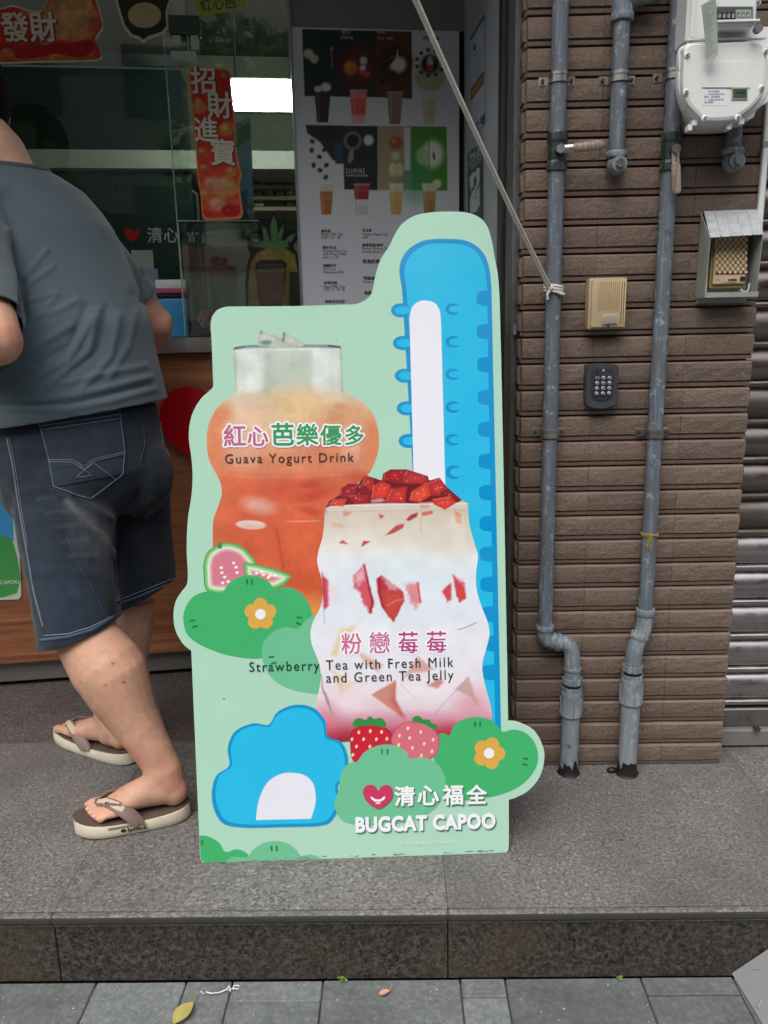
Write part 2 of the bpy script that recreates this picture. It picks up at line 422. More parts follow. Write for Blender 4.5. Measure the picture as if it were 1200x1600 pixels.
def m_metal(name, c, rough=.3, grime=.5, st=(1, 1, 1), gc=(34, 28, 22)):
    t = NT(name); k = t.mixc(t.noise(18, 6, .7, st), L(*[v*.82 for v in c]), L(*c)); g = t.ramp(t.noise(7, 7, .72, st), [(.47, 0.0), (.66, grime)])
    k = t.mixc(g, k, L(*gc)); t.col(k)
    mm = t.n('ShaderNodeMapRange'); t.l(g, mm.inputs[0]); mm.inputs[3].default_value = 1.0; mm.inputs[4].default_value = .15; t.l(mm.outputs[0], t.b.inputs['Metallic'])
    t.rgh(rough-.06, rough+.16, 25); return t.m
def m_pipe(name, c, c2, sc=1.0):
    t = NT(name); k = t.mixc(t.noise(26, 5, .65, (1, 1, .25)), L(*[v*.86 for v in c]), L(*[v*1.1 for v in c]))
    s = t.ramp(t.noise(120, 6, .8, (1, 1, .06)), [(.52, 0.0), (.6, .6*sc)]); k = t.mixc(s, k, L(*c2))
    k = t.mixc(t.ramp(t.noise(45, 6, .8), [(.575, 0.0), (.62, .7*sc)]), k, L(172, 175, 176))
    k = t.mixc(t.ramp(t.noise(30, 6, .8), [(.60, 0.0), (.65, .7*sc)]), k, L(50, 44, 40))
    t.col(k); t.set(Roughness=.5, Specular_IOR_Level=.45); t.bump(t.noise(160, 4), .18, .001); return t.m
def m_wood():
    t = NT('wood_veneer'); w = t.noise(5.5, 6, .65, (.35, .35, 9), .6)
    t.col(t.ramp(w, [(.3, L(104, 62, 40)), (.5, L(142, 90, 58)), (.7, L(166, 110, 74))])); t.rgh(.4, .55); t.bump(w, .06, .001); return t.m
def m_glass(name, tint=(.93, .97, .95), refl=1.6):
    t = NT(name); t.t.nodes.remove(t.b); tr = t.n('ShaderNodeBsdfTransparent'); tr.inputs[0].default_value = (*tint, 1)
    gl = t.n('ShaderNodeBsdfGlossy'); gl.inputs['Roughness'].default_value = .02; fr = t.n('ShaderNodeFresnel'); fr.inputs[0].default_value = 1.5
    mu = t.n('ShaderNodeMath'); mu.operation = 'MULTIPLY'; t.l(fr.outputs[0], mu.inputs[0]); mu.inputs[1].default_value = refl; mu.use_clamp = True
    mx = t.n('ShaderNodeMixShader'); t.l(mu.outputs[0], mx.inputs[0]); t.l(tr.outputs[0], mx.inputs[1]); t.l(gl.outputs[0], mx.inputs[2]); t.l(mx.outputs[0], t.out.inputs[0]); return t.m
def m_emit(name, c, s):
    t = NT(name); t.set(Emission_Strength=s); t.b.inputs['Emission Color'].default_value = (*c, 1); t.col(c); return t.m
def m_cloth(name, c, bs=900, fold=0.0):
    t = NT(name); k = t.mixc(t.noise(9, 5), L(*[v*.93 for v in c]), L(*[v*1.05 for v in c])); k = t.mixc(t.ramp(t.noise(700, 2), [(.4, 0.0), (.7, .16)]), k, L(*[min(v*1.35, 255) for v in c]))
    t.col(k); t.set(Roughness=.9, Specular_IOR_Level=.2, Sheen_Weight=.25, Sheen_Roughness=.5); t.bump(t.noise(bs, 2), .2, .0006)
    if fold: t.bump(t.noise(11, 3, .5, (1, 1, .6), .4), fold, .012)
    return t.m
def m_denim():
    t = NT('dark_denim'); a = t.n('ShaderNodeAttribute'); a.attribute_name = 'Col'
    tw = t.noise(900, 2, .6, (1, 1, .4)); k = t.mixc(t.ramp(tw, [(.35, 0.0), (.75, .35)]), a.outputs[0], L(70, 82, 98)); k = t.mixc(t.ramp(t.noise(22, 6, .7), [(.4, 0.0), (.75, .4)]), k, L(34, 44, 58))
    t.col(k); t.set(Roughness=.92, Specular_IOR_Level=.2, Sheen_Weight=.15); t.bump(tw, .3, .0008); t.bump(t.noise(14, 5, .6), .45, .008); return t.m
def m_skin():
    t = NT('skin'); a = t.n('ShaderNodeAttribute'); a.attribute_name = 'Col'
    k = t.mixc(t.ramp(t.noise(60, 5, .7), [(.35, 0.0), (.75, .35)]), a.outputs[0], L(178, 112, 88)); k = t.mixc(t.ramp(t.noise(12, 4), [(.4, 0.0), (.75, .35)]), k, L(196, 142, 112))
    t.col(k); t.set(Roughness=.6, Specular_IOR_Level=.35, Subsurface_Weight=.05, Subsurface_Scale=.01); t.b.inputs['Subsurface Radius'].default_value = (1, .35, .2)
    t.bump(t.noise(300, 5, .7), .35, .0016); t.bump(t.noise(45, 4, .6), .2, .006); return t.m
T_TILE, T_TILES = m_tile(), m_tile_smooth()
T_GROUT = mat('mauve_grout', (112, 84, 80), .85, var=.25, vs=30, bump=.3)
T_FLOOR = m_terrazzo('washed_grey_terrazzo', (70, 67, 66), (123, 120, 118), (188, 185, 182), 185)
T_FLOOR2 = m_terrazzo('dark_red_grey_terrazzo', (56, 50, 50), (96, 89, 88), (164, 152, 150), 170, .4)
T_NOSE = m_terrazzo('pale_worn_nosing', (76, 74, 72), (126, 124, 121), (182, 180, 176), 170, .35)
T_GRAN, T_PAVE = m_granite(), m_paving()
T_DARKGAP = mat('dark_joint', (26, 24, 23), .95, var=.3, vs=40)
T_SHUT = m_metal('shutter_aluminium', (146, 136, 130), .3, .85, (.12, 1, 1.0), (52, 42, 34))
T_SHUTC = m_metal('clean_shutter_aluminium', (192, 186, 186), .26, .3, (.3, 1, 2))
T_PIPE = m_pipe('grey_painted_pipe', (94, 101, 109), (126, 142, 158))
T_PIPE2 = m_pipe('light_grey_painted_pipe', (124, 132, 140), (150, 158, 164), .9)
T_FIT = m_pipe('worn_grey_fitting', (110, 120, 128), (168, 176, 180), 1.0)
T_STEEL = m_metal('brushed_steel', (190, 188, 185), .34, .15, (.1, .1, 2))
T_GALV = m_metal('galvanised_sheet', (178, 184, 190), .42, .35)
T_DKMET = mat('dark_bronze_frame', (52, 54, 54), .45, .3, var=.25, vs=25, dirt=.6, dirtc=(24, 22, 20))
T_WOOD = m_wood()
T_WHITE = mat('white_enamel', (222, 224, 222), .4, var=.04, dirt=.12, dirtc=(150, 146, 138))
T_BEIGE = mat('beige_plastic', (178, 158, 126), .45, var=.06, dirt=.2, dirtc=(120, 100, 74))
T_BLACK = mat('black_plastic', (36, 37, 41), .5, var=.1)
T_INK = flatmat((28, 34, 34), .5)
T_WPRINT = flatmat((226, 228, 236))
T_PRINT = m_print()
T_GLASS = m_glass('window_glass', (.93, .97, .95), 2.5); T_GLASSD = m_glass('dull_window_glass', (.93, .97, .95), .8); T_ACRYL = m_glass('clear_acrylic', (.93, .96, .95), 2.4)
T_CREAM = mat('cream_wall_paint', (196, 196, 188), .6, var=.08, vs=4, dirt=.15)
T_ROPE = mat('white_cotton_rope', (206, 200, 190), .9, var=.15, vs=200, bump=.6, bs=500)
# ------------------------------------------------------------------ ground, step, pavement
root = tag(link('ground', None), kind='structure')
MB().box((0, 40, -.30), (260, 260, .1)).build('base_slab', mat('asphalt', (62, 62, 62), .9, var=.3, vs=30, bump=.4), root)
MB().box((0, -8.2, -.235), (120, 9, .03)).build('road_surface', mat('road_asphalt', (66, 66, 68), .9, var=.25, vs=40, bump=.5, bs=300), root)
m = MB()
for k in range(-9, 10): m.box((k*6, -8.2, -.2175), (3, .12, .004))
m.build('lane_marking', mat('road_paint', (214, 212, 204), .7), root)

pav = tag(link('pavement', None, None, (0, 1.0, ZP)), kind='structure')
MB().box((0, -1.1, ZP-.034), (60, 4.77, .06)).build('bedding', mat('grey_sandy_joint', (60, 60, 58), .95, var=.3, vs=60), pav)
rnd = random.Random(5)
stones = {}
def stone(x0, x1, y0, y1):
    g = .0013; w, d = round(x1-x0-2*g, 3), round(y1-y0-2*g, 3)
    key = (w, d)
    if key not in stones: stones[key] = MB().box((0, 0, -.02), (w, d, .04), .002).mesh('paving_stone', T_PAVE)
    link('paving_stone', stones[key], pav, (((x0+x1)/2), (y0+y1)/2-1.0, rnd.uniform(-.0012, .0008)))
xs = [-2.36, -2.07, -1.81, -1.52, -1.26, -.97, -.594, -.42, -.331, -.157, .105, .19, .448, .622]
split = {-.331: 1.247, .105: 1.252, .448: 1.254, -1.26: 1.25}
for a, b in zip(xs[:-1], xs[1:]):
    ys = 1.2962
    if a in split: stone(a, b, split[a], ys); ys = split[a]
    yy = ys
    while yy > -.6:
        h = .30; stone(a, b, yy-h, yy); yy -= h
xx = .622
while xx < 2.2:
    yy = 1.2962
    while yy > -.6: stone(xx, xx+.3, yy-.3, yy); yy -= .3
    xx += .3

step = tag(link('step_platform', None, None, (0, 1.295, 0)), kind='structure')
MB().box((0, 4.0, -.09), (8, 5.30, .13)).build('core', T_DARKGAP, step)
T_NOSED = mat('dark_stone_edge', (58, 56, 54), .7, var=.3, vs=60, bump=.3)
JX = [-2.153, -1.408, -.663, .082, .827, 1.572, 2.317]
for a, b in zip(JX[:-1], JX[1:]):
    g = .0002
    link('slab', MB().box(((a+b)/2, (YC+.0078+1.945)/2, -.0125), (b-a-2*g, 1.945-YC-.0078, .025), .0008).mesh('slab', T_FLOOR, ((a+b)/2, 1.6, 0)), step, ((a+b)/2, 1.6-1.295, 0))
    nm = MB().box(((a+b)/2, YC-.0015, -.0088), (b-a-2*g, .017, .0165), .0048, None, 2).mesh('nosing', T_NOSE, ((a+b)/2, 1.3, 0)); nm.materials.append(T_NOSED)
    for p in nm.polygons:
        if p.normal.y < -.8: p.material_index = 1
    link('nosing', nm, step, ((a+b)/2, .005, 0))
    for y0, y1 in ((1.949, 2.6), (2.603, 3.3), (3.303, 4.0), (4.003, 4.7), (4.703, 5.4)):
        link('slab', MB().box(((a+b)/2, (y0+y1)/2, -.0125), (b-a-2*g, y1-y0, .025), .0008).mesh('slab', T_FLOOR2, ((a+b)/2, y0, 0)), step, ((a+b)/2, y0-1.295, 0))
for a, b in zip(JX[:-1], JX[1:]):
    link('riser_panel', MB().box(((a+b)/2, YC+.012, -.0895), (b-a-.0022, .02, .124), .001).mesh('riser_panel', T_GRAN, ((a+b)/2, 1.3, -.09)), step, ((a+b)/2, .005, -.09))
    link('riser_cap', MB().box(((a+b)/2, YC+.0105, -.0252), (b-a-.0022, .023, .0022)).mesh('riser_cap', T_NOSE, ((a+b)/2, 1.3, -.0275)), step, ((a+b)/2, .005, -.0275))

# white chequered ramp leaning on the step at the right
A0, B0, C0 = onz(1143, 1525, ZP), onz(1197, 1600, ZP), ony(1200, 1487, 1.294)
ramp = thing('metal_ramp', (A0.x+.2, A0.y-.1, ZP), 'pale grey metal ramp plate with raised grip marks leaning on the step', 'ramp')
ru = (C0-A0).normalized(); rv = (B0-A0); rv = (rv-ru*rv.dot(ru)).normalized(); rn = ru.cross(rv); rn = -rn if rn.z < 0 else rn
rpl = Pl(A0+Vector((0, 0, .006)), ru, rn)
T_RAMP = mat('pale_ramp_paint', (132, 134, 134), .55, var=.1, vs=18, dirt=.4, dirtc=(120, 116, 110), bump=.15)
sgn = 1 if rpl.v.dot(rv) > 0 else -1
m = MB(); m.prism(rpl, [(0, 0), (.9, 0), (.9, .42*sgn), (.03, .42*sgn)] if sgn > 0 else [(0, 0), (.03, -.42), (.9, -.42), (.9, 0)], -.005, 0); m.build('plate', T_RAMP, ramp)
for i in range(12):
    for j in range(6):
        u, v = .022+.05*i+(.0 if j % 2 else .025), .02+.055*j
        a = .6 if (i+j) % 2 else -.6
        mm = MB().box((0, 0, 0), (.022, .005, .003), .001, Matrix((rpl.u, rpl.v, rpl.n)).transposed() @ Matrix.Rotation(a, 3, 'Z'))
        link('grip_mark', mm.mesh('grip_mark', T_RAMP), ramp, rpl.to(u, v*sgn, .001)-wloc(ramp))

# ------------------------------------------------------------------ the tiled pillar
PX0, PX1 = .281, .785
PITCHZ = .0577
pil = thing('tiled_pillar', (.533, YP, 0), 'pillar clad in rough brown split face tiles with stacked joints', 'pillar')
MB().box(((PX0+PX1)/2, YP+.16, 1.35), (PX1-PX0-.012, .308, 2.7)).build('core', T_GROUT, pil)
MB().box(((PX0+PX1)/2, YP+.003, .004), (PX1-PX0+.004, .01, .008)).build('base_joint', T_DARKGAP, pil)
def tile_mesh(w, seed):
    """profile across the course (z, outwards): lower lip, groove, rough face with uneven surface, top bevel"""
    rn = random.Random(seed); m = MB()
    prof = [(.0022, -.003), (.0022, .0065), (.0095, .0085), (.0104, .0045), (.0130, .0045), (.0137, .0108), (.0275, .0125), (.041, .0125), (.0512, .0115), (.0545, .0060), (.0562, -.003)]
    n = 5; vs = []
    for i in range(n+1):
        x = w*i/n
        for j, (z, y) in enumerate(prof):
            o = y+(rn.uniform(-.0009, .0009) if 6 <= j <= 7 else (rn.uniform(-.0006, .0006) if j in (5, 8) else 0))
            ed = -.0008 if (i in (0, n) and y > .006) else 0
            vs.append((x, -(o+ed)+.003, z))
    q = len(prof); fs = []
    for i in range(n):
        for j in range(q-1): fs.append((i*q+j, (i+1)*q+j, (i+1)*q+j+1, i*q+j+1))
    fs.append(tuple(range(q-1, -1, -1))); fs.append(tuple(n*q+j for j in range(q)))
    m.add(vs, fs); me = m.mesh('tile', T_TILE); me.materials.append(T_TILES)
    for p in me.polygons:
        z = p.center.z
        if z < .0134 or z > .0512: p.material_index = 1
    return me
COLS = [(PX0, .4365), (.4365, .637), (.637, PX1)]
tm = [[tile_mesh(b-a-.0007, 10*k+j) for j in range(3)] for k, (a, b) in enumerate(COLS)]
tside = [tile_mesh(.17, 90+j) for j in range(2)]
NC = 44
for c in range(NC):
    for k, (a, b) in enumerate(COLS):
        link('tile', rnd.choice(tm[k]), pil, (a+.00035-.533, rnd.uniform(-.0008, .0008)-.003, c*PITCHZ))
    s = link('tile', rnd.choice(tside), pil, (PX0-.533+.001, .174, c*PITCHZ)); s.rotation_euler = (0, 0, -math.pi/2)
    s = link('tile', rnd.choice(tside), pil, (PX1-.533-.001, .004, c*PITCHZ)); s.rotation_euler = (0, 0, math.pi/2)

# ------------------------------------------------------------------ roller shutter at the right
SHY = 1.90
sh = thing('roller_shutter', (1.5, SHY, 0), 'stained aluminium roller shutter beside the brown tiled pillar', 'shutter')
def slat_mesh(w):
    prof = []
    for i in range(9):
        t = i/8; prof.append((.020+.066*t, -.014*math.sin(math.pi*t)**.8))
    prof += [(.0880, .004), (.0895, .004)]
    prof = [(0.0, .004), (.0015, -.002), (.0050, -.0075), (.0100, -.0085), (.0150, -.0070), (.0180, -.001), (.0190, .004)]+prof
    m = MB(); q = len(prof); vs = [(x, y, z) for x in (0, w) for z, y in prof]
    m.add(vs, [(j, q+j, q+j+1, j+1) for j in range(q-1)]); return m.mesh('slat', T_SHUT, (0, 0, 0), True, 50)
slm = slat_mesh(1.9)
zb = .105
slc = slm.copy(); slc.materials.clear(); slc.materials.append(T_SHUTC)
for i in range(27): link('slat', slc if i < 5 else slm, sh, (.80-1.5, 0, zb+.0895*i))
MB().box((1.75, SHY-.003, .076), (1.9, .02, .050), .003).build('lower_rail', m_metal('dull_rail', (150, 148, 146), .45, .4), sh)
MB().box((1.75, SHY-.012, .028), (1.9, .035, .046), .004).build('bottom_bar', mat('grey_bar_paint', (112, 110, 108), .55, var=.15, dirt=.4), sh)
MB().box((.800, SHY-.02, .012), (.03, .05, .022), .006).build('bracket', T_GALV, sh)
MB().cyl((.90, SHY-.028, .060), (.90, SHY-.045, .060), .0065, 12).build('bolt', m_metal('rusty_bolt', (110, 96, 84), .6, .6), sh, True)
MB().box((.787, SHY+.03, 1.3), (.02, .10, 2.6)).build('guide_rail', T_DKMET, sh)
MB().box((1.75, SHY+.05, 1.3), (1.95, .02, 2.6)).build('backing', T_DARKGAP, sh)

# ------------------------------------------------------------------ the building over and around the shop
bld = thing('shop_building', (0, 3.5, 0), 'drinks shop building with cream interior walls behind the open front', 'building')
T_DGREEN = mat('dark_green_panel', (30, 56, 44), .35, var=.1, vs=4)
def sbox(name, s0, s1, z0, z1, d0, d1, mt, par, bev=0.0):
    return MB().pbox(STORE, s0, s1, z0, z1, d0, d1, bev).build(name, mt, par)
sbox('back_wall', -2.6, 1.6, 0, 2.6, -2.3, -2.4, mat('sage_wall_paint', (150, 166, 140), .6, var=.08, vs=4), bld)
sbox('ceiling', -2.6, 3.2, 2.5, 2.6, 1.2, -2.35, mat('ceiling_board', (70, 78, 64), .8), bld)
sbox('side_wall', -2.62, -2.52, 0, 2.6, .05, -2.35, T_CREAM, bld)
sbox('side_wall', .93, 1.03, 0, 2.6, -.02, -2.35, T_CREAM, bld)
sbox('upper_wall', -4.5, 4.5, 2.62, 6.0, .55, -.2, mat('facade_tile', (150, 146, 138), .7), bld)
def ibox(name, x0, y0, x1, y1, d, dep, mt, ext=None):
    p = STORE.off(d); u0, v0 = p.uv(x0, y1); u1, v1 = p.uv(x1, y0)
    if ext: u0 = ext.get('u0', u0); v0 = ext.get('v0', v0)
    return MB().pbox(STORE, u0, u1, v0, v1, d, d-dep).build(name, mt, bld)
ibox('green_cabinet', 0, 104, 281, 233, -1.75, .3, T_DGREEN, dict(u0=-2.3))
T_SHELF = mat('pale_green_shelf', (196, 208, 186), .5)
ibox('shelf', 0, 236, 462, 262, -1.55, .7, T_SHELF, dict(u0=-2.3))
ibox('green_panel', 0, 268, 298, 528, -1.62, .5, T_DGREEN, dict(u0=-2.3, v0=0))
T_RACK = mat('cream_rack', (176, 164, 138), .6)
for k in range(4): ibox('rack_board', 376, 272+17*k, 470, 278+17*k, -1.9, .3, T_RACK)
rg = random.Random(17)
T_GOODS = [mat('brown_goods', (92, 76, 60), .7, var=.4), mat('dark_goods', (44, 42, 38), .7, var=.4), mat('pale_goods', (186, 180, 160), .6, var=.2)]
def goods(name, x0, y0, x1, y1, d, dep, mt, lb_, cat, grp):
    p = STORE.off(d); u0, v0 = p.uv(x0, y1); u1, v1 = p.uv(x1, y0)
    tag(MB().pbox(STORE, u0, u1, v0, v1, d, d-dep, .003).build(name, mt, None, base=STORE.to(u0, v0, d)), lb_, cat, grp)
for k in range(4):
    for j in range(5): x = 380+17*j; q = rg.randrange(3); goods('packet', x, 272+17*k-rg.uniform(5, 10), x+rg.uniform(9, 15), 271.5+17*k, -1.95, .1, T_GOODS[q], '%s packet on the %s cream rack board, %s from its left end' % (('brown', 'dark', 'pale')[q], ('top', 'second', 'third', 'lowest')[k], ('first', 'second', 'third', 'fourth', 'last')[j]), 'packet', 'packets on the cream rack')
# lit lamp panel in the shop
lb = thing('lit_lamp_panel', tuple(STORE.at(410, 150, -2.05)), 'bright white lit lamp panel inside the shop', 'lamp')
u0, v0 = STORE.off(-.9).uv(363, 170); u1, v1 = STORE.off(-.9).uv(462, 126); GLOW = m_emit('lamp_glow', (1, 1, .97), 18)
MB().pbox(STORE, u0, u1, v0, v1, -.9, -.905).build('diffuser', GLOW, lb); MB().pbox(STORE, u0, u1, v0, v1, -.94, -.945).build('diffuser', GLOW, lb)  # rear glowing face added to brighten the cabinets and wall behind
MB().pbox(STORE, u0-.008, u1+.008, v0-.008, v1+.008, -.9055, -.9395).build('housing', T_WHITE, lb)
m = MB(); m.cyl(STORE.to(u0+.02, v1+.008, -.92), STORE.to(u0+.02, 2.5, -.92), .004, 8); m.build('hanger', T_GALV, lb); m = MB(); m.cyl(STORE.to(u1-.02, v1+.008, -.92), STORE.to(u1-.02, 2.5, -.92), .004, 8); m.build('hanger', T_GALV, lb)
bc = STORE.off(-1.617)
for k, (s_, a, b) in enumerate([('清心福全', (231, 377), (330, 377))]):
    text('lettering', s_, bc, a, b, flatmat((170, 180, 176)), .002, bld, .01)
shape('heart_emblem', bc, spline([(212, 363), (217, 357), (219, 364), (213, 373), (206, 377), (198, 371), (193, 362), (198, 356), (206, 359)], 4), flatmat((180, 30, 34)), .002, bld)

# ------------------------------------------------------------------ counter
ct = thing('shop_counter', tuple(STORE.to(-.3, 0, 0)), 'wood fronted serving counter with steel top and grey kick plate', 'counter')
sbox('front_panel', -2.2, .88, .088, 1.005, .022, -.02, T_WOOD, ct)
sbox('kick_plate', -2.2, .88, .018, .0875, -.005, -.04, mat('grey_kick_plate', (116, 114, 110), .45, .4, var=.12, dirt=.3), ct)
sbox('plinth', -2.2, .88, .0005, .0178, -.04, -.08, T_DARKGAP, ct)
sbox('countertop', -2.2, .88, 1.008, 1.052, .055, -.55, T_STEEL, ct, .003)
sbox('carcass', -2.2, .88, .09, 1.005, -.022, -.5, mat('cabinet_board', (120, 116, 108), .7), ct)
# ------------------------------------------------------------------ glass panes and shop front fittings
def S(x, y, d=0.0): return STORE.off(d).uv(x, y)
G0 = .0                                           # glass plane
def pane(name, x0, x1, y0, y1, d, label, cat='glass pane', ext=None):
    u0, v0 = S(x0, y1, d); u1, v1 = S(x1, y0, d)
    if ext: u0 = ext.get('u0', u0); v1 = ext.get('v1', v1); v0 = ext.get('v0', v0); u1 = ext.get('u1', u1)
    o = MB().pbox(STORE, u0, u1, v0, v1, d-.003, d+.003).build(name, T_GLASSD if name.startswith('sliding') else T_GLASS, None, base=STORE.to(u0, v0, d))
    return tag(o, label, cat), u0, u1, v0, v1
_lg = pane('sliding_glass_pane', 0, 286, 104, 335, -.03, 'lower sliding glass pane below the hinged pane with the red banner', ext=dict(u0=-2.0))
T_EDGE = mat('polished_glass_edge', (150, 176, 168), .2, var=.05)
gu, gu0, gu1, gv0, gv1 = pane('hinged_glass_pane', 0, 288, 0, 101, G0, 'upper hinged glass pane carrying the red banner with gold trim', ext=dict(u0=-2.0, v1=2.5))
MB().pbox(STORE, gu0, gu1, gv0-.004, gv0-.0002, G0-.003, G0+.003).build('pane_edge', T_EDGE, gu)
MB().pbox(STORE, gu1+.0002, gu1+.0032, gv0, gv1, G0-.003, G0+.003).build('pane_edge', T_EDGE, gu)
gr_, ru0, ru1, rv0, rv1 = pane('fixed_glass_pane', 291, 458, 0, 525, G0-.012, 'fixed glass pane between the red vertical banner and the white menu board', ext=dict(v1=2.5, v0=1.055))
MB().pbox(STORE, ru0-.0032, ru0-.0002, rv0, rv1, G0-.015, G0-.009).build('pane_edge', T_EDGE, gr_)
T_CLP = mat('grey_green_fitting', (74, 86, 76), .4, .2)
pf = thing('patch_fitting', tuple(STORE.at(287, 42)), 'dark metal patch fitting clamping two glass panes at the top', 'glass fitting')
u0, v0 = S(265, 54); u1, v1 = S(312, 27)
MB().pbox(STORE, u0, u1, v0, v1, .004, .014, .002).build('clamp_plate', T_CLP, pf); MB().pbox(STORE, u0, u1, v0, v1, -.03, -.016, .002).build('clamp_plate', T_CLP, pf)
for k, (x0, y0, x1, y1, lb_) in enumerate([(271, 56, 282, 70, 'small white tape strip left of the glass edge, under the dark fitting'), (299, 56, 310, 78, 'small white tape strip right of the glass edge, under the dark fitting'), (268, 81, 306, 93, 'wide white tape strip across the glass joint below two short strips')]):
    u0, v0 = S(x0, y1); u1, v1 = S(x1, y0)
    tag(MB().pbox(STORE, u0, u1, v0, v1, .0034, .0040).build('tape_strip', flatmat((196, 202, 198)), None, base=STORE.to(u0, v0, .003)), lb_, 'tape', 'white tape strips on the glass')

# ---- stickers and banners on the glass
T_FOIL = mat('red_foil', (186, 26, 30), .25, .3, var=.5, vs=160, bump=.9, bs=160)
T_CREAMP = flatmat((206, 212, 178)); T_GOLD = flatmat((214, 150, 70)); T_GOLD2 = flatmat((216, 146, 54)); T_RED = flatmat((190, 30, 28))
def ingots(c, pts):
    for (x, y, r, col, a) in pts: c.ell(x, y, r, r*.8, col, a, .5); c.ell(x-r*.25, y-r*.25, r*.4, r*.3, (240, 200, 140), a*.6, 1)
b1 = thing('red_fortune_banner', tuple(STORE.at(60, 50)), 'red fortune banner with gold clouds and a sparkling foil band on the upper glass', 'banner', 'new year banners on the glass')
P1 = STORE.off(.0034)
out1 = spline([(-200, 20), (-60, 8), (0, 12), (20, 8), (60, 18), (72, 4), (90, -12), (140, -14), (158, 20), (161, 45), (150, 64), (158, 82), (150, 96), (60, 98), (10, 100), (-100, 98), (-200, 96)], 4)
shape('border', P1, out1, T_CREAMP, 0.0, b1, .0006)
def f1(c):
    c.fill((212, 34, 30)); c.poly([(60, 110), (66, 10), (95, -10), (138, -10), (152, 20), (155, 46), (140, 62), (110, 66), (80, 60)], (206, 140, 84), 1, 3, 8, 9)
    c.ell(118, 20, 34, 22, (214, 160, 110), .7, .8); c.ell(146, 40, 8, 14, (196, 60, 40), .7, .6)
    for k in range(9): c.ell(-60+k*24, 88, 18, 9, (206, 110, 40), .8, .7)
    for k in range(7): c.ell(8+k*20, 76+3*math.sin(k*2), 12, 5, (170, 20, 26), .9, .6)
    ingots(c, [(10, 82, 9, (208, 140, 60), .9), (88, 86, 9, (208, 150, 60), .9), (-30, 40, 12, (208, 140, 60), .9), (45, 18, 10, (190, 120, 70), .9)]); c.noise(10, .25, 3)
cy1 = np.mean([p[1] for p in out1])
painted('banner_print', P1, [(x*.985+.6, y+(3 if y < cy1 else -3)) for x, y in out1], .003, f1, T_PRINT, .0008, b1)
text('lettering', '發財', P1, (5, 62), (91, 62), flatmat((150, 60, 40)), .0012, b1, .045, 1.05, dx=1.5, dy=1.5)
text('lettering', '發財', P1, (5, 61), (90, 61), flatmat((232, 226, 210)), .0016, b1, .02, 1.05)
shape('foil_band', P1, spline([(25, 84), (60, 76), (85, 68), (110, 68), (142, 63), (143, 82), (120, 90), (90, 84), (60, 90), (30, 92)], 4), T_FOIL, .0014, b1)
b2 = thing('vertical_fortune_banner', tuple(STORE.at(335, 220)), 'tall red vertical banner with four pale characters hanging on the glass', 'banner', 'new year banners on the glass')
P2 = STORE.off(-.0085)
out2 = spline([(296, 106), (318, 104), (345, 107), (359, 110), (361, 130), (364, 160), (366, 175), (368, 200), (370, 235), (374, 262), (378, 272), (374, 290), (378, 318), (377, 340), (345, 343), (318, 341), (314, 310), (309, 280), (306, 240), (302, 190), (297, 150)], 4)
shape('border', P2, out2, T_GOLD2, 0.0, b2, .0006)
def f2(c):
    c.fill((196, 26, 26)); c.vgrad([(100, (214, 28, 32)), (240, (216, 34, 28)), (300, (220, 90, 44)), (345, (214, 50, 34))])
    ingots(c, [(311, 168, 13, (208, 130, 60), .95), (310, 158, 6, (220, 180, 60), .9), (355, 202, 14, (206, 140, 50), .95), (317, 238, 12, (206, 90, 50), .9), (340, 252, 6, (208, 100, 60), .8), (318, 262, 7, (208, 130, 60), .8), (350, 118, 6, (150, 130, 30), .8), (352, 292, 20, (206, 150, 90), .9), (332, 286, 14, (210, 150, 140), .7), (322, 305, 14, (206, 110, 40), .9), (340, 318, 14, (214, 150, 120), .9), (362, 268, 10, (206, 130, 50), .9)])
    c.ell(360, 328, 14, 9, (168, 18, 26), 1, .4); c.ell(322, 334, 10, 6, (186, 30, 26), .9, .5); c.noise(7, .2, 5)
painted('banner_print', P2, [(336+(x-336)*.92, 224+(y-224)*.975) for x, y in out2], .0025, f2, T_PRINT, .0008, b2)
for ch, x0, y0, x1 in (('招', 300, 142, 337), ('財', 325, 181, 363), ('進', 305, 218, 341), ('寶', 331, 254, 367)):
    text('lettering', ch, P2, (x0+1, y0+1.2), (x1+1, y0+1.7), flatmat((120, 70, 40)), .0012, b2, .05, 1.0)
    text('lettering', ch, P2, (x0, y0), (x1, y0+.5), flatmat((232, 226, 208)), .0016, b2, .018, 1.0)
shape('foil_band', P2, spline([(348, 330), (356, 322), (366, 326), (374, 320), (373, 335), (360, 337), (350, 336)], 4), T_FOIL, .0014, b2)
s1 = thing('dark_glass_sticker', tuple(STORE.at(225, 30)), 'dark brown pointed sticker with pale outline and round cream disc', 'sticker')
o3 = [(170, -40), (182, 10), (192, 42), (204, 58), (216, 62), (224, 68), (232, 62), (256, 54), (264, 44), (262, 20), (268, 0), (275, -40)]
shape('border', P1, o3, T_CREAMP, 0, s1, .0006)
shape('sticker_print', P1, [(225+(x-225)*.9, 10+(y-10)*.9) for x, y in o3], flatmat((52, 44, 42)), .0008, s1)
shape('disc', P1, ellpts(226, 24, 26, 20), flatmat((200, 178, 130)), .0012, s1)
s2 = thing('yellow_cloud_sticker', tuple(STORE.at(340, 8)), 'yellow green cloud shaped sticker with dark characters at the top edge', 'sticker')
shape('sticker_print', P2, spline([(304, 0), (306, -14), (340, -30), (386, -20), (388, -2), (378, 10), (362, 14), (350, 20), (336, 20), (324, 27), (312, 24), (306, 14)], 4), flatmat((178, 186, 84)), 0, s2, .0006)
text('lettering', '紅心芭', P2, (315, 17), (369, 10), flatmat((60, 74, 40)), .0010, s2, .01)

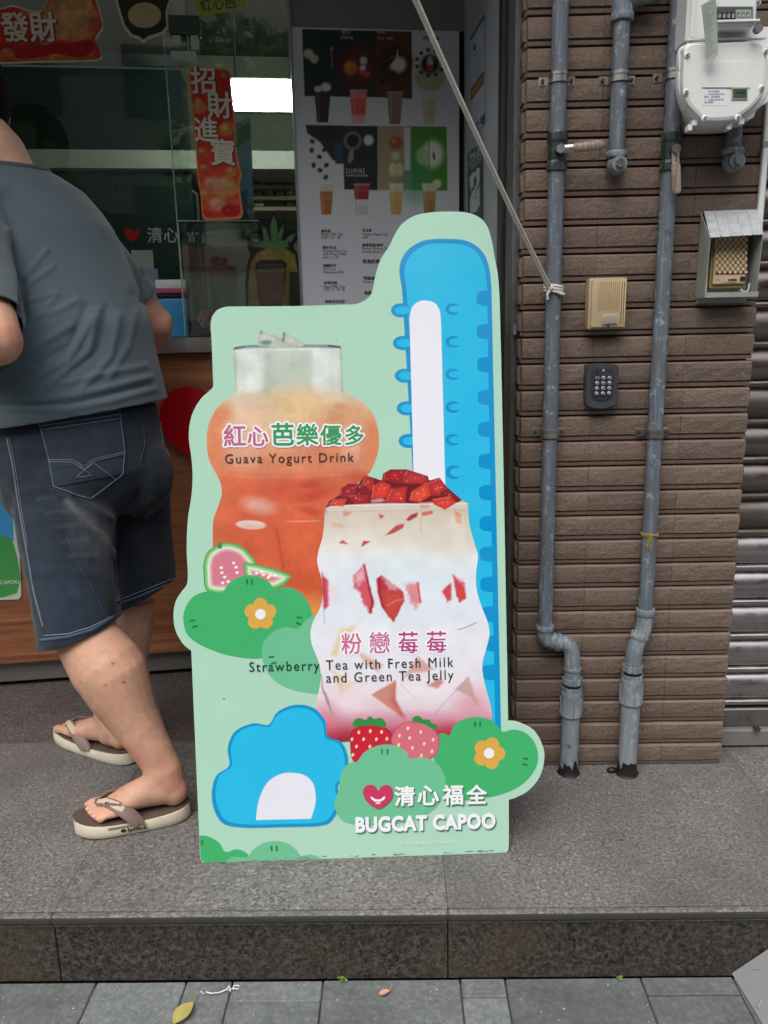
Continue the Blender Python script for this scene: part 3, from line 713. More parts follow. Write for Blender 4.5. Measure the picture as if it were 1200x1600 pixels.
# ---- menu board
mn = thing('menu_board', tuple(STORE.at(585, 260)), 'white wall menu board with eight drink pictures and small dark text', 'menu')
MP = STORE.off(.012)
mu0, mv1 = S(455, 44); mu1, _ = S(716, 50); mv0 = 1.06
MB().pbox(STORE, mu0, mu1, mv0, mv1, -.012, .012, .001).build('panel', mat('menu_white', (208, 214, 220), .35, var=.02, vs=3), mn)
MB().pbox(STORE, mu0-.006, mu0-.0004, mv0, 2.5, -.014, .016).build('frame_edge', T_GALV, mn)
MB().pbox(STORE, mu0, mu1+.03, mv1+.001, 2.5, -.012, .008).build('upper_panel', mat('grey_upper_panel', (128, 132, 132), .5, var=.05, vs=3), mn)
def cup(c, x, y0, y1, w, cols, top=None):
    h = w/2; y = np.linspace(y0, y1, len(cols)+1)
    c.poly([(x-h, y0), (x+h, y0), (x+h*.68, y1), (x-h*.68, y1)], cols[0], 1, .7)
    n = len(cols)
    for i in range(n):
        f0, f1_ = 1-.32*i/n, 1-.32*(i+1)/n
        c.poly([(x-h*f0, y[i]), (x+h*f0, y[i]), (x+h*f1_, y[i+1]), (x-h*f1_, y[i+1])], cols[i], 1, .8)
    c.line([(x-h*.6, y0+3), (x-h*.42, y1-3)], 2, (255, 255, 255), .25, 1.5); c.line([(x-h, y0), (x+h, y0)], 1.6, (220, 215, 210), .8)
def fm(c):
    c.fill((208, 214, 220)); q = lambda pts, col, a=1, f=.7: c.poly(pts, col, a, f)
    q([(472, 45), (533, 47), (533, 151), (476, 150)], (22, 44, 52)); q([(531, 47), (588, 48), (589, 152), (533, 151)], (24, 46, 36)); q([(587, 48), (643, 49), (644, 154), (589, 152)], (92, 52, 34))
    c.ell(560, 105, 30, 34, (130, 26, 24), .8, .9); c.ell(617, 98, 26, 26, (50, 34, 26), .9, .5)
    c.ell(482, 84, 8, 8, (206, 206, 176)); c.ell(491, 92, 7, 7, (196, 200, 170)); c.line([(518, 78), (519, 106)], 2.5, (150, 100, 60)); c.ell(518, 76, 3, 4, (160, 110, 66))
    c.ell(548, 106, 11, 11, (206, 130, 50)); c.ell(544, 102, 4, 4, (230, 170, 90), .7, 1); c.ell(568, 95, 6, 7, (206, 206, 206)); c.poly([(559, 107), (580, 112), (574, 121), (564, 118)], (206, 80, 70)); c.ell(567, 106, 5, 4, (220, 220, 220))
    c.ell(622, 101, 14, 14, (120, 120, 110)); c.ell(622, 101, 12, 12, (216, 220, 214)); c.line([(621, 78), (621, 88)], 2, (190, 190, 180))
    for k in range(22): c.ell(592+(k*37 % 25), 90+(k*53 % 42), 2.4, 2.4, (40, 26, 20), .9)
    c.ell(672, 120, 24, 22, (170, 176, 130), .9, .3); c.ell(672, 100, 14, 14, (40, 34, 34)); c.ell(672, 97, 5, 9, (206, 190, 180)); c.ell(672, 106, 5, 5, (190, 60, 70))
    for k in range(11):
        t = 2*math.pi*k/11; c.ell(672+21*math.cos(t), 98+20*math.sin(t), 3.2, 3, (56, 60, 48))
    cup(c, 504, 139, 191, 25, [(64, 40, 34), (56, 34, 30), (52, 32, 28)]); c.ell(497, 139, 6, 5, (222, 222, 210)); c.ell(509, 136, 8, 7, (226, 226, 216))
    cup(c, 560, 141, 193, 27, [(226, 130, 126), (226, 92, 90), (222, 84, 78), (214, 170, 160)]); cup(c, 617, 144, 194, 24, [(150, 128, 116), (140, 116, 102), (132, 106, 92)]); cup(c, 671, 145, 194, 24, [(206, 206, 196), (196, 190, 150), (190, 182, 130), (196, 188, 140)])
    q([(478, 196), (590, 197), (590, 297), (538, 296), (537, 256), (520, 250), (500, 222), (480, 208)], (30, 40, 46)); q([(478, 196), (536, 197), (536, 216), (520, 220), (500, 218), (482, 206)], (40, 34, 30), 1, 2)
    q([(590, 197), (642, 197), (643, 297), (590, 297)], (164, 148, 118)); q([(642, 197), (698, 198), (699, 298), (643, 297)], (76, 140, 46)); c.ell(650, 270, 26, 40, (60, 150, 110), .6, 1)
    q([(522, 224), (536, 224), (536, 256), (524, 256)], (30, 70, 90)); q([(631, 199), (641, 199), (641, 266), (632, 266)], (206, 204, 196))
    for k, (x, y) in enumerate([(488, 221), (487, 235), (507, 234), (499, 245), (490, 258), (510, 258), (500, 266), (519, 238), (509, 277)]): c.ell(x, y, 4.2, 3.4, (72, 52, 46), 1, .4, .6+k)
    c.ell(551, 220, 12.5, 13, (206, 206, 206)); c.ell(551, 220, 10.5, 11, (30, 26, 24)); c.ell(576, 219, 8, 8.5, (214, 214, 208)); c.poly([(546, 236), (553, 234), (552, 250), (545, 256), (543, 250)], (170, 130, 110))
    c.ell(618, 223, 10.5, 10, (176, 84, 44)); c.ell(615, 220, 4, 4, (206, 130, 80), .7, 1); c.ell(618, 244, 7, 6.5, (206, 196, 150)); c.ell(614, 265, 6.5, 11, (214, 206, 160)); c.ell(624, 265, 6.5, 11, (206, 196, 150))
    c.ell(676, 241, 17, 22, (196, 214, 180)); c.ell(676, 241, 13, 18, (216, 226, 206)); c.line([(670, 219), (670, 263)], 1.6, (70, 120, 60)); c.ell(660, 244, 10, 14, (170, 196, 130), .9); c.line([(677, 240), (679, 248)], 3, (40, 50, 40))
    cup(c, 510, 287, 335, 22, [(206, 200, 190), (178, 112, 56), (170, 104, 50), (164, 100, 50)]); cup(c, 565, 288, 335, 24, [(170, 60, 66), (150, 40, 50), (206, 206, 210), (190, 194, 200)])
    cup(c, 619, 287, 335, 22, [(206, 200, 180), (206, 170, 90), (200, 160, 80), (196, 156, 76)]); cup(c, 671, 287, 334, 23, [(196, 210, 176), (186, 150, 96), (176, 130, 76), (170, 122, 70)]); c.ell(683, 287, 7, 7, (206, 220, 180))
m0 = [MP.uv(x, y) for x, y in ((470, 44), (700, 46), (700, 338), (474, 337))]
painted('drink_pictures', MP, [(470, 45.5), (714, 51), (714, 338), (473, 337)], .0024, fm, T_PRINT, .0006, mn)
T_MTX = flatmat((52, 58, 66)); T_MTW = flatmat((190, 194, 190))
for s_, x, y, w, o in (('鮮奶茶', 502, 363, 15, .02), ('Fresh Milk Tea', 502, 368, 34, 0), ('大杯 | 冷・熱', 502, 373, 30, 0), ('鮮奶冬瓜', 504, 389, 22, .02), ('Winter Melon Tea', 504, 394, 39, 0), ('with Fresh Milk', 504, 399, 37, 0), ('大杯 | 冷・熱', 504, 404, 24, 0),
    ('黑糖可可', 505, 417, 20, .02), ('Chocolate', 505, 422, 20, 0), ('Chocolate Milk', 505, 427, 33, 0), ('珍珠奶茶', 506, 444, 21, .02), ('Pearl Milk Tea', 506, 450, 33, 0), ('大杯 | 冷・熱・溫', 506, 454, 33, 0), ('粉角冬瓜奶茶', 508, 473, 31, .02),
    ('冬瓜茶', 566, 362, 15, .02), ('Winter Melon Tea', 566, 368, 40, 0), ('大杯', 566, 373, 9, 0), ('蜂蜜烏龍/綠茶', 566, 385, 33, .02), ('Honey Oolong Tea', 566, 390, 42, 0), ('Honey Green Tea', 566, 395, 40, 0), ('粉角奶茶', 567, 411, 26, .03), ('特級綠茶', 568, 437, 24, .02), ('Green Tea', 568, 442, 22, 0), ('烏龍綠茶', 569, 460, 24, .02)):
    k = text_raw(s_)[0]; text('menu_line', s_, MP, (x, y), (x+w, y+.1), T_MTX, .0010, mn, o)
for s_, x, y, w in (('暖冬', 534, 53, 14), ('桂圓紅棗', 532, 61, 20), ('鮮奶', 590, 53, 12), ('可可・奶茶', 590, 62, 24), ('【白桃烏】', 541, 270, 28), ('季節限定鮮果茶飲', 541, 276, 34)):
    text('menu_line', s_, MP, (x, y), (x+w, y+.2), T_MTW, .0010, mn)
text('menu_line', '珍珠奶綠', MP, (661, 62), (686, 62.5), T_MTX, .001, mn, .02)

# ---- jamb between the shop front and the pillar
jb = thing('door_jamb', (.24, 2.2, 0), 'grey white side jamb panel carrying posters between menu board and pillar', 'jamb')
JL = .637
T_JAMB = mat('jamb_white_sheet', (168, 174, 178), .45, var=.05, vs=5, dirt=.2)
MB().pbox(JAMB, -JL, -.13, 0, 2.5, -.05, -.001).build('side_panel', T_JAMB, jb)
MB().pbox(JAMB, -.128, -.085, 0, 2.5, -.05, .004, .002).build('frame_profile', T_DKMET, jb)
MB().pbox(JAMB, -.083, -.045, 0, 2.5, -.05, -.004, .002).build('frame_profile', mat('black_rubber_strip', (30, 30, 30), .7, var=.3), jb)
MB().pbox(JAMB, -.043, .03, 0, 2.5, -.046, .001, .003).build('frame_profile', mat('weathered_grey_frame', (92, 94, 92), .5, .2, var=.2, vs=15, dirt=.7, dirtc=(26, 24, 22)), jb)
MB().pbox(JAMB, -JL-.012, -JL, 0, 2.5, -.05, .012).build('corner_seal', T_DARKGAP, jb)
rn = random.Random(3); m = MB()
for k in range(90):
    z = rn.uniform(.9, 2.1); m.sph(JAMB.to(-.045+rn.uniform(-.004, .004), z, -.002), rn.uniform(.002, .0055), 6)
m.build('sealant_lumps', mat('dried_black_sealant', (22, 20, 18), .8), jb)
jp = thing('white_notice_poster', tuple(JAMB.at(745, 120)), 'white notice poster with an orange label strip on the jamb', 'poster')
def jq(name, pts, c, h, par): return shape(name, JAMB, pts, flatmat(c), h, par)
jq('sheet', [(735, 64), (757, 28), (758, 180), (738, 205)], (172, 182, 198), .0006, jp); jq('blue_edge', [(735, 58), (757, 22), (757, 30), (735, 66)], (50, 86, 120), .0009, jp)
jq('orange_label', [(736, 140), (756, 110), (756, 130), (736, 158)], (38, 30, 26), .0009, jp); jq('orange_label', [(737.5, 142), (754.5, 116), (754.5, 129), (737.5, 153)], (164, 112, 56), .0012, jp)
jq('blue_foot', [(739, 198), (758, 176), (758, 192), (739, 210)], (40, 80, 104), .0009, jp); jq('dark_seal', ellpts(742, 74, 2.2, 5), (30, 36, 50), .001, jp)
for k in range(5): jq('text_row', [(743, 86+k*9-1), (752, 78+k*9-4), (752, 80+k*9-4), (743, 88+k*9-1)], (130, 140, 158), .0009, jp)
jg = thing('green_recycling_sign', tuple(JAMB.at(742, 280)), 'dark green sign with a white recycling arrow symbol on the jamb', 'sign')
jq('plate', [(731, 240), (755, 216), (755, 352), (731, 366)], (22, 56, 46), .0006, jg)
for k, s_ in enumerate(('回收', '一起愛地球')): text('lettering', s_, JAMB, (735 if k == 0 else 733, 246+k*22), (753, 231+k*19), flatmat((180, 200, 192)), .001, jg, 0, 1)
for pts in ([(734, 278), (740, 268), (746, 270), (741, 280), (741, 292), (735, 296)], [(744, 264), (750, 262), (750, 282), (745, 290)], [(735, 312), (740, 304), (748, 320), (746, 330), (735, 334)], [(744, 300), (750, 290), (750, 322), (745, 326)], [(737, 296), (750, 306), (750, 312), (737, 304)], [(750, 284), (737, 316), (735, 310), (748, 280)]):
    jq('arrow', pts, (190, 206, 200), .001, jg)
MB().pbox(PIL, .266, .2725, 1.045, 1.068, -.03, -.02, 0).build('tag_plate', T_GALV, jb)

# ---- things on the counter
CT = 1.0525
def cpt(x, y, d): p = STORE.off(d).at(x, y); return Vector((p.x, p.y, CT))
def curb(name, x0, x1, y0, d, w, bev, mt, label, cat, par=None, z0=CT, ytop=None):
    u0, v1 = S(x0, y0, d); u1, _ = S(x1, y0, d)
    return u0, u1, v1
# wet wipe tub: white lid, pink band, blue body
u0, v1 = S(243, 437, -.08); u1, _ = S(289, 437, -.08); _, vb = S(250, 466, -.08); _, vc = S(250, 459, -.08)
tb = thing('blue_wipe_tub', tuple(STORE.to((u0+u1)/2, CT, -.13)), 'bright blue tub with white lid and pink band on the counter', 'tub')
MB().pbox(STORE, u0, u1, CT+.0005, vb, -.08, -.19, .008, 2).build('body', mat('blue_plastic', (52, 150, 206), .4, var=.06), tb, True)
MB().pbox(STORE, u0-.001, u1+.001, vb+.0005, vc, -.079, -.191, .003).build('dark_band', mat('dark_green_band', (26, 42, 40), .5), tb)
MB().pbox(STORE, u0-.003, u1+.003, vc+.0005, vc+.013, -.077, -.193, .003).build('pink_band', mat('pink_band', (196, 76, 116), .5), tb)
MB().pbox(STORE, u0-.002, u1+.002, vc+.0135, v1, -.078, -.192, .006, 2).build('lid', T_WHITE, tb, True)
for k, (x0, x1, y0, mt, lb_, dd) in enumerate([(205, 238, 391, flatmat((190, 202, 192)), 'upright pale paper card behind the blue tub on the counter', -.30), (222, 246, 420, flatmat((150, 172, 196)), 'small bluish paper slip leaning beside the blue tub', -.24)]):
    u0, v1 = S(x0, y0, dd); u1, _ = S(x1, y0, dd)
    o = MB().pbox(STORE, u0, u1, CT+.0005, v1, dd, dd-.004).build('paper_card', mt, None, base=STORE.to(u0, CT, dd)); tag(o, lb_, 'paper')
# clear acrylic cover with a model drink
ac = thing('acrylic_cover', tuple(STORE.to(-.45, CT, -.2)), 'clear acrylic display cover box standing on the counter', 'display box')
u0, v1 = S(279, 349, -.12); u1, _ = S(404, 349, -.12); q0 = CT+.048
T_AEDGE = mat('painted_edge_glint', (236, 240, 238), .15, var=.03)
MB().pbox(STORE, u0, u1, q0, v1, -.12, -.124).build('front_panel', T_ACRYL, ac); MB().pbox(STORE, u0, u1, q0, v1, -.32, -.324).build('rear_panel', T_ACRYL, ac)
MB().pbox(STORE, u0, u0+.004, q0, v1, -.1245, -.3195).build('side_panel', T_ACRYL, ac); MB().pbox(STORE, u1-.004, u1, q0, v1, -.1245, -.3195).build('side_panel', T_ACRYL, ac)
MB().pbox(STORE, u0, u1, v1+.0005, v1+.0045, -.12, -.324).build('top_panel', T_ACRYL, ac)
m = MB(); m.pbox(STORE, u0, u1, v1+.0048, v1+.0085, -.118, -.123); m.pbox(STORE, u0, u0+.004, v1+.0048, v1+.0085, -.123, -.324); m.pbox(STORE, u0-.003, u0-.0002, q0, v1, -.119, -.124); m.build('edge_highlight', T_AEDGE, ac)  # pale strips paint light glints along the cover edges
MB().pbox(STORE, u0-.01, u1+.01, CT+.0005, q0-.0005, -.11, -.335, .003).build('base', T_BLACK, ac)
cx = STORE.off(-.22).at(348, 430)
md = thing('model_drink', (cx.x, cx.y, q0), 'pale green model drink with a pink top inside the acrylic cover', 'drink model')
c0 = Vector((cx.x, cx.y, q0+.0005)); m = MB(); Z = Vector((0, 0, 1))
m.tube([c0, c0+Z*.13], [.030, .041], 20); m.build('cup', mat('pale_green_drink', (200, 216, 204), .4), md, True)
MB().tube([c0+Z*.1305, c0+Z*.165], [.0415, .044], 20).build('pink_layer', mat('pink_drink', (206, 160, 164), .5), md, True)
m = MB(); rn = random.Random(9)
for k in range(9): m.sph(c0+Vector((rn.uniform(-.022, .022), rn.uniform(-.022, .022), .172+rn.uniform(0, .016))), rn.uniform(.01, .016), 8)
m.build('fruit_topping', mat('red_fruit', (196, 110, 100), .5, var=.3, vs=40), md, True)
pc = STORE.off(-.05).at(327, 505)
pl_ = thing('pink_stand', (pc.x, pc.y, CT), 'pink flower shaped stand with a curved stem on the counter', 'ornament')
pb = Vector((pc.x, pc.y, CT)); m = MB()
for k in range(6): m.sph(pb+Vector((.017*math.cos(k*1.047)-.006, 0, .052+.017*math.sin(k*1.047))), .013, 8)
m.sph(pb+Vector((-.006, -.004, .052)), .014, 8); m.build('flower_head', mat('pink_rubber', (206, 156, 166), .6), pl_, True)
MB().tube([pb+Vector((.012, 0, .001)), pb+Vector((.006, 0, .02)), pb+Vector((-.002, 0, .04))], .008, 8).build('stem', MATS['pink_rubber'], pl_, True)
# pineapple board
pn = thing('pineapple_sign', tuple(STORE.to(-.32, CT, -.06)), 'pineapple shaped cut-out sign with a picture of red iced tea', 'sign')
PP = STORE.off(-.085)
o4 = [(384, 505), (384, 470), (383, 440), (386, 415), (391, 398), (387, 388), (386, 372), (396, 366), (406, 370), (404, 356), (410, 346), (418, 350), (425, 332), (431, 331), (436, 347), (446, 344), (448, 358), (462, 360), (465, 374), (458, 384), (464, 396), (468, 410), (471, 440), (472, 505)]
shape('backing', PP, o4, flatmat((28, 30, 26)), 0, pn, .004)
def fp(c):
    c.fill((28, 30, 26)); c.poly([(388, 500), (388, 440), (391, 412), (400, 396), (420, 386), (445, 387), (461, 398), (466, 430), (467, 500)], (206, 180, 84), 1, 1)
    c.noise(9, .18, 4)
    for pts in ([(394, 378), (392, 371), (402, 373), (412, 381)], [(409, 352), (416, 358), (421, 375), (412, 378)], [(428, 336), (433, 350), (434, 378), (424, 378), (422, 352)], [(443, 349), (443, 362), (438, 378), (432, 370)], [(462, 365), (452, 368), (440, 380), (456, 378)], [(396, 385), (412, 376), (448, 376), (452, 386), (424, 390)]):
        c.poly(pts, (140, 184, 134), 1, 1.2)
    c.poly([(452, 425), (468, 425), (468, 500), (452, 500)], (66, 62, 40), .9)
    c.poly([(399, 412), (407, 407), (440, 406), (448, 411), (447, 424), (400, 424)], (34, 34, 30))
    c.poly([(399, 421), (448, 420), (440, 500), (407, 500)], (150, 78, 52), 1, 1); c.ell(424, 455, 18, 22, (176, 88, 64), .6, .9); c.ell(416, 441, 6, 5, (190, 110, 90), .5, 1); c.ell(432, 462, 6, 4, (200, 130, 110), .5, 1); c.poly([(400, 420), (447, 419), (445, 425), (402, 426)], (190, 180, 170), .8)
    c.poly([(403, 420), (444, 419), (443, 412), (404, 412)], (180, 150, 130), .5)
painted('sign_print', PP, [(428+(x-428)*.97, y+(1 if y < 400 else 0)) for x, y in o4], .0016, fp, T_PRINT, .0045, pn)
# bluish poster hanging behind the vertical banner
bp = thing('blue_green_poster', tuple(STORE.at(380, 260, -.3)), 'blue and green landscape poster hanging behind the red vertical banner', 'poster')
BPp = STORE.off(-.25)
shape('sheet', BPp, [(350, 200), (392, 183), (397, 345), (352, 345)], flatmat((120, 160, 178)), 0, bp, .002)
for pts, c in (([(352, 215), (390, 190), (391, 215), (354, 245)], (90, 140, 100)), ([(376, 300), (386, 296), (388, 342), (378, 342)], (60, 120, 170)), ([(352, 330), (396, 322), (396, 344), (352, 344)], (70, 130, 96)), ([(354, 262), (372, 250), (374, 284), (354, 292)], (110, 170, 160))):
    shape('poster_print', BPp, pts, flatmat(c), .0025, bp)
# straw bundle
sb_ = STORE.off(-.16).at(320, 480)
MBs = MB().tube([sb_+Vector((0, 0, 0)), STORE.off(-.16).at(308, 305), STORE.off(-.16).at(300, 298)], .0045, 8)
tag(MBs.build('cream_ribbon_strip', mat('cream_plastic_strip', (184, 178, 140), .5), None, True, base=sb_), 'cream plastic strip standing behind the acrylic cover', 'strip')

# ---- heart sign and poster on the counter front
CF = STORE.off(.0225)
hs = thing('red_heart_sign', tuple(CF.at(335, 655)), 'glossy red heart sign on the wooden counter front, half hidden by standee', 'sign')
hp = spline([(335, 628), (318, 609), (290, 604), (264, 615), (251, 645), (258, 676), (285, 702), (335, 735), (385, 702), (412, 676), (419, 645), (406, 615), (380, 604), (352, 609)], 6)
m = MB(); m.prism(CF, [CF.uv(*p) for p in hp], .0005, .024); m.build('heart', mat('red_gloss_acrylic', (178, 16, 24), .18, var=.03, coat=.3), hs, True, 40)
shape('smile', CF, [(296, 664), (305, 672), (320, 678), (335, 680), (350, 678), (365, 672), (374, 664), (368, 680), (352, 690), (335, 692), (318, 690), (302, 680)], T_WPRINT, .0245, hs)
lp = thing('green_hill_poster', tuple(CF.at(0, 800)), 'green and blue poster with pale border on the counter behind the man', 'poster')
shape('border', CF, [(-160, 640), (10, 650), (22, 660), (34, 930), (30, 936), (-160, 942)], flatmat((190, 206, 190)), .0005, lp, .003)
shape('sky_print', CF, [(-155, 650), (8, 656), (16, 664), (22, 845), (-155, 850)], flatmat((60, 150, 206)), .0038, lp)
shape('violet_print', CF, spline([(-60, 650), (-20, 652), (14, 658), (16, 672), (4, 690), (-40, 700)], 4), flatmat((150, 130, 190)), .0041, lp)
shape('hill_print', CF, spline([(-155, 850), (-100, 832), (-40, 842), (0, 836), (22, 850), (27, 926), (-60, 930), (-155, 932)], 3), flatmat((66, 150, 76)), .0042, lp)
text('lettering', '© 2024 BUGCAT CAPOO', CF, (-66, 915), (31, 911), T_WPRINT, .0046, lp)
# ------------------------------------------------------------------ pipes on the pillar
PYC = YP-.034
def Q(x, y, Y=PYC): return ony(x, y, Y)
T_TAR = mat('black_tar', (20, 19, 18), .55, var=.3, bump=.6, bs=80)
T_CLAMP = m_metal('steel_clamp', (190, 188, 184), .32, .25)
T_BRASS = mat('dark_green_valve', (34, 46, 42), .5, var=.4, vs=90, dirt=.5, dirtc=(120, 150, 140), bump=.4)
T_LEVER = m_pipe('worn_valve_lever', (132, 110, 96), (180, 174, 166), .8)
def saddle(par, c, r, yw=YP-.009):
    m = MB()
    for dz in (-.0065, .0065): m.tube([c+Vector((0, 0, dz-.003)), c+Vector((0, 0, dz+.003))], r+.0035, 18)
    m.tube([c+Vector((0, 0, -.006)), c+Vector((0, 0, .006))], r+.0022, 18); b = m.build('clamp_band', T_CLAMP, par, True)
    for s in (-1, 1):
        g = MB().box((c.x+s*(r+.010), yw-.003, c.z), (.022, .003, .018), .0014); g.build('clamp_lug', T_CLAMP, b)
        MB().cyl((c.x+s*(r+.013), yw-.0045, c.z), (c.x+s*(r+.013), yw-.0095, c.z), .0035, 8).build('clamp_screw', T_DKMET, b)
def bend(p, r0=.03, n=6):
    """rounded polyline"""
    P = [Vector(q) for q in p]; out = [P[0]]
    for i in range(1, len(P)-1):
        a, b = (P[i-1]-P[i]), (P[i+1]-P[i]); r = min(r0, a.length*.48, b.length*.48)
        A, B = P[i]+a.normalized()*r, P[i]+b.normalized()*r
        for k in range(n+1):
            t = k/n; out.append(A*(1-t)**2+P[i]*2*t*(1-t)+B*t*t)
    out.append(P[-1]); return out
def collar(par, p, d, r, h=.012, name='collar', mt=None):
    d = Vector(d).normalized(); MB().tube([p-d*h/2, p-d*h*.3, p+d*h*.3, p+d*h/2], [r*.94, r, r, r*.94], 18).build(name, mt or T_FIT, par, True, 50)
def hexnut(par, p, d, r, h, mt): MB().tube([p-Vector(d)*h/2, p+Vector(d)*h/2], r, 6).build('nut', mt, par)
def valve(par, x, z, r, lever, yc=PYC):
    c = Vector((x, yc, z)); m = MB()
    m.tube([c+Vector((0, 0, -.036)), c+Vector((0, 0, -.022)), c+Vector((0, 0, -.016)), c+Vector((0, 0, .016)), c+Vector((0, 0, .022)), c+Vector((0, 0, .036))], [r*1.3, r*1.3, r*1.12, r*1.2, r*1.3, r*1.3], 8)
    par = m.build('valve_body', T_BRASS, par); MB().cyl(c+Vector((0, -r, 0)), c+Vector((0, -r-.014, 0)), .0085, 12).build('valve_stem', T_DKMET, par, True)
    hexnut(par, c+Vector((0, -r-.018, 0)), (0, 1, 0), .0095, .007, T_CLAMP)
    e = c+Vector((0, -r-.013, 0)); a = e+Vector(lever)*.3; b = e+Vector(lever)
    MB().tube([e, a], .0075, 8, flat=.35, up=(0, 1, 0)).build('lever_neck', T_CLAMP, par, True)
    MB().tube([a, a+(b-a)*.1, a+(b-a)*.9, b], [.007, .0095, .0095, .006], 10, flat=.6, up=(0, 1, 0)).build('lever_grip', T_LEVER, par, True)
def foot(par, top, bot, r, rn_):
    """wide lower sleeve with a ribbed coupling, standing in tar"""
    d = (bot-top).normalized(); L_ = (bot-top).length
    MB().tube([top, bot+d*.01], r, 20).build('lower_sleeve', T_PIPE2, par, True)
    c = top+d*.030
    cpl = MB().tube([top-d*.008, top+d*.002, top+d*.005, top+d*.05, top+d*.053, top+d*.058], [r*1.12, r*1.2, r*1.16, r*1.16, r*1.22, r*1.12], 20).build('coupling', T_PIPE2, par, True, 30)
    m = MB()
    for k in range(8):
        a = 2*math.pi*k/8; p = Vector((math.cos(a), math.sin(a), 0))*(r*1.18); m.tube([top+d*.006+p, top+d*.049+p], .0022, 6)
    m.build('coupling_rib', T_PIPE2, cpl, True)
    MB().tube([top-d*.018, top-d*.008], r*1.15, 8).build('nut', T_FIT, par); MB().tube([top-d*.026, top-d*.018], r*.98, 18).build('dark_gasket', T_TAR, par, True)
    MB().tube([top-d*.040, top-d*.026], r*1.1, 8).build('nut', T_FIT, par)
    rn = random.Random(rn_); m = MB()
    vs = []; n = 22
    for j, (h, f) in enumerate(((.0005, 1.28), (.004, 1.15), (.018, 1.03), (.034, 1.015))):
        for k in range(n):
            a = 2*math.pi*k/n; q = f*(1+rn.uniform(-.07, .07) if j == 0 else 1); hh = h*(rn.uniform(.3, 1.25) if j == 3 else 1)
            vs.append((bot.x+math.cos(a)*r*q, bot.y+math.sin(a)*r*q, hh))
    fs = [(j*n+k, j*n+(k+1) % n, (j+1)*n+(k+1) % n, (j+1)*n+k) for j in range(3) for k in range(n)]
    m.add(vs, fs).build('tar_collar', T_TAR, par, True)
# left pipe
x1 = Q(865, 450).x
z_el = Q(852, 985).z
p1 = thing('gas_pipe', (x1, PYC, 0), 'left grey gas pipe with the rope tied round it beside the intercom', 'pipe', 'gas pipes on the pillar')
rp = .0165; zt = 2.3; e1 = Q(893, 1022); f0 = onz(893, 1207); f0 = Vector((f0.x, f0.y, 0)); ft = Vector((e1.x+.003, (PYC+f0.y)/2, Q(897, 1082).z))
f0.x = ft.x-.002
MB().tube([(x1, PYC, zt), (x1, PYC, z_el+.01)], rp, 18).build('upper_run', T_PIPE, p1, True)
collar(p1, Vector((x1, PYC, z_el+.008)), (0, 0, 1), rp*1.32, .014)
el = bend([(x1, PYC, z_el+.01), (x1, PYC, z_el-.024), (e1.x, PYC, z_el-.036), tuple(ft+Vector((0, 0, .04)))], .026)
MB().tube(el, rp*1.14, 16).build('swan_neck', T_FIT, p1, True)
mid = Vector(((x1+e1.x)/2, PYC, z_el-.030)); collar(p1, mid, (1, 0, -.3), rp*1.32, .012); collar(p1, mid+Vector((-.014, 0, .004)), (1, 0, -.3), rp*1.28, .006); collar(p1, Vector((ft.x, (PYC+ft.y)/2, ft.z+.062)), (0, 0, 1), rp*1.3, .010)
foot(p1, ft, f0, .0215, 1)
saddle(p1, Vector((x1, PYC, Q(855, 677).z)), rp); saddle(p1, Vector((x1, PYC, Q(875, 122).z)), rp)
valve(p1, x1, Q(875, 238).z, rp, (.088, -.004, .006))
# right pipe
x2 = Q(1030, 560).x
p2 = thing('gas_pipe', (x2, PYC, 0), 'right grey gas pipe passing behind the white gas meter', 'pipe', 'gas pipes on the pillar')
z2 = Q(1008, 958).z; f2_ = onz(978, 1208); f2_ = Vector((f2_.x, f2_.y, 0)); t2 = Q(985, 1062); ft2 = Vector((t2.x+.002, (PYC+f2_.y)/2, t2.z))
f2_.x = ft2.x-.003
MB().tube([(x2, PYC, zt), (x2, PYC, z2)], rp, 18).build('upper_run', T_PIPE, p2, True)
collar(p2, Vector((x2, PYC, z2+.004)), (0, 0, 1), rp*1.34, .016)
MB().tube(bend([(x2, PYC, z2+.006), (x2, PYC, z2-.035), (ft2.x, PYC-.01, z2-.085), tuple(ft2+Vector((0, 0, .03)))], .03), rp*1.14, 16).build('swan_neck', T_FIT, p2, True)
collar(p2, Vector(((x2+ft2.x)/2, PYC-.004, z2-.056)), (.4, 0, 1), rp*1.32, .014)
foot(p2, ft2, f2_, .0222, 2)
MB().sph((f2_.x-.035, f2_.y+.004, .006), .011, 8, (1.2, .8, .7)).build('tar_lump', T_TAR, p2, True)
saddle(p2, Vector((x2, PYC, Q(1018, 677).z)), rp); saddle(p2, Vector((x2, PYC, Q(1040, 117).z)), rp)
valve(p2, x2, Q(1050, 238).z, rp, (.006, -.004, -.085))
yc_ = Vector((x2, PYC, Q(1012, 835).z)); rn = random.Random(4); m = MB()
for k in range(3): m.tube([yc_+Vector((math.cos(a)*(rp+.002), math.sin(a)*(rp+.002), .002*k+.0015*math.sin(3*a+k))) for a in [2*math.pi*j/16 for j in range(17)]], .0012, 5)
for k in range(3): m.tube([yc_+Vector((-.006+.003*k, -rp-.002, 0)), yc_+Vector((-.008+.004*k, -rp-.004, -.012)), yc_+Vector((-.010+.005*k, -rp-.003, -.026-.004*k))], .0012, 5)
tag(m.build('yellow_string', mat('yellow_string', (150, 136, 50), .9, var=.3, vs=200), None, True, base=yc_), 'short yellow string tied round the right gas pipe', 'string')
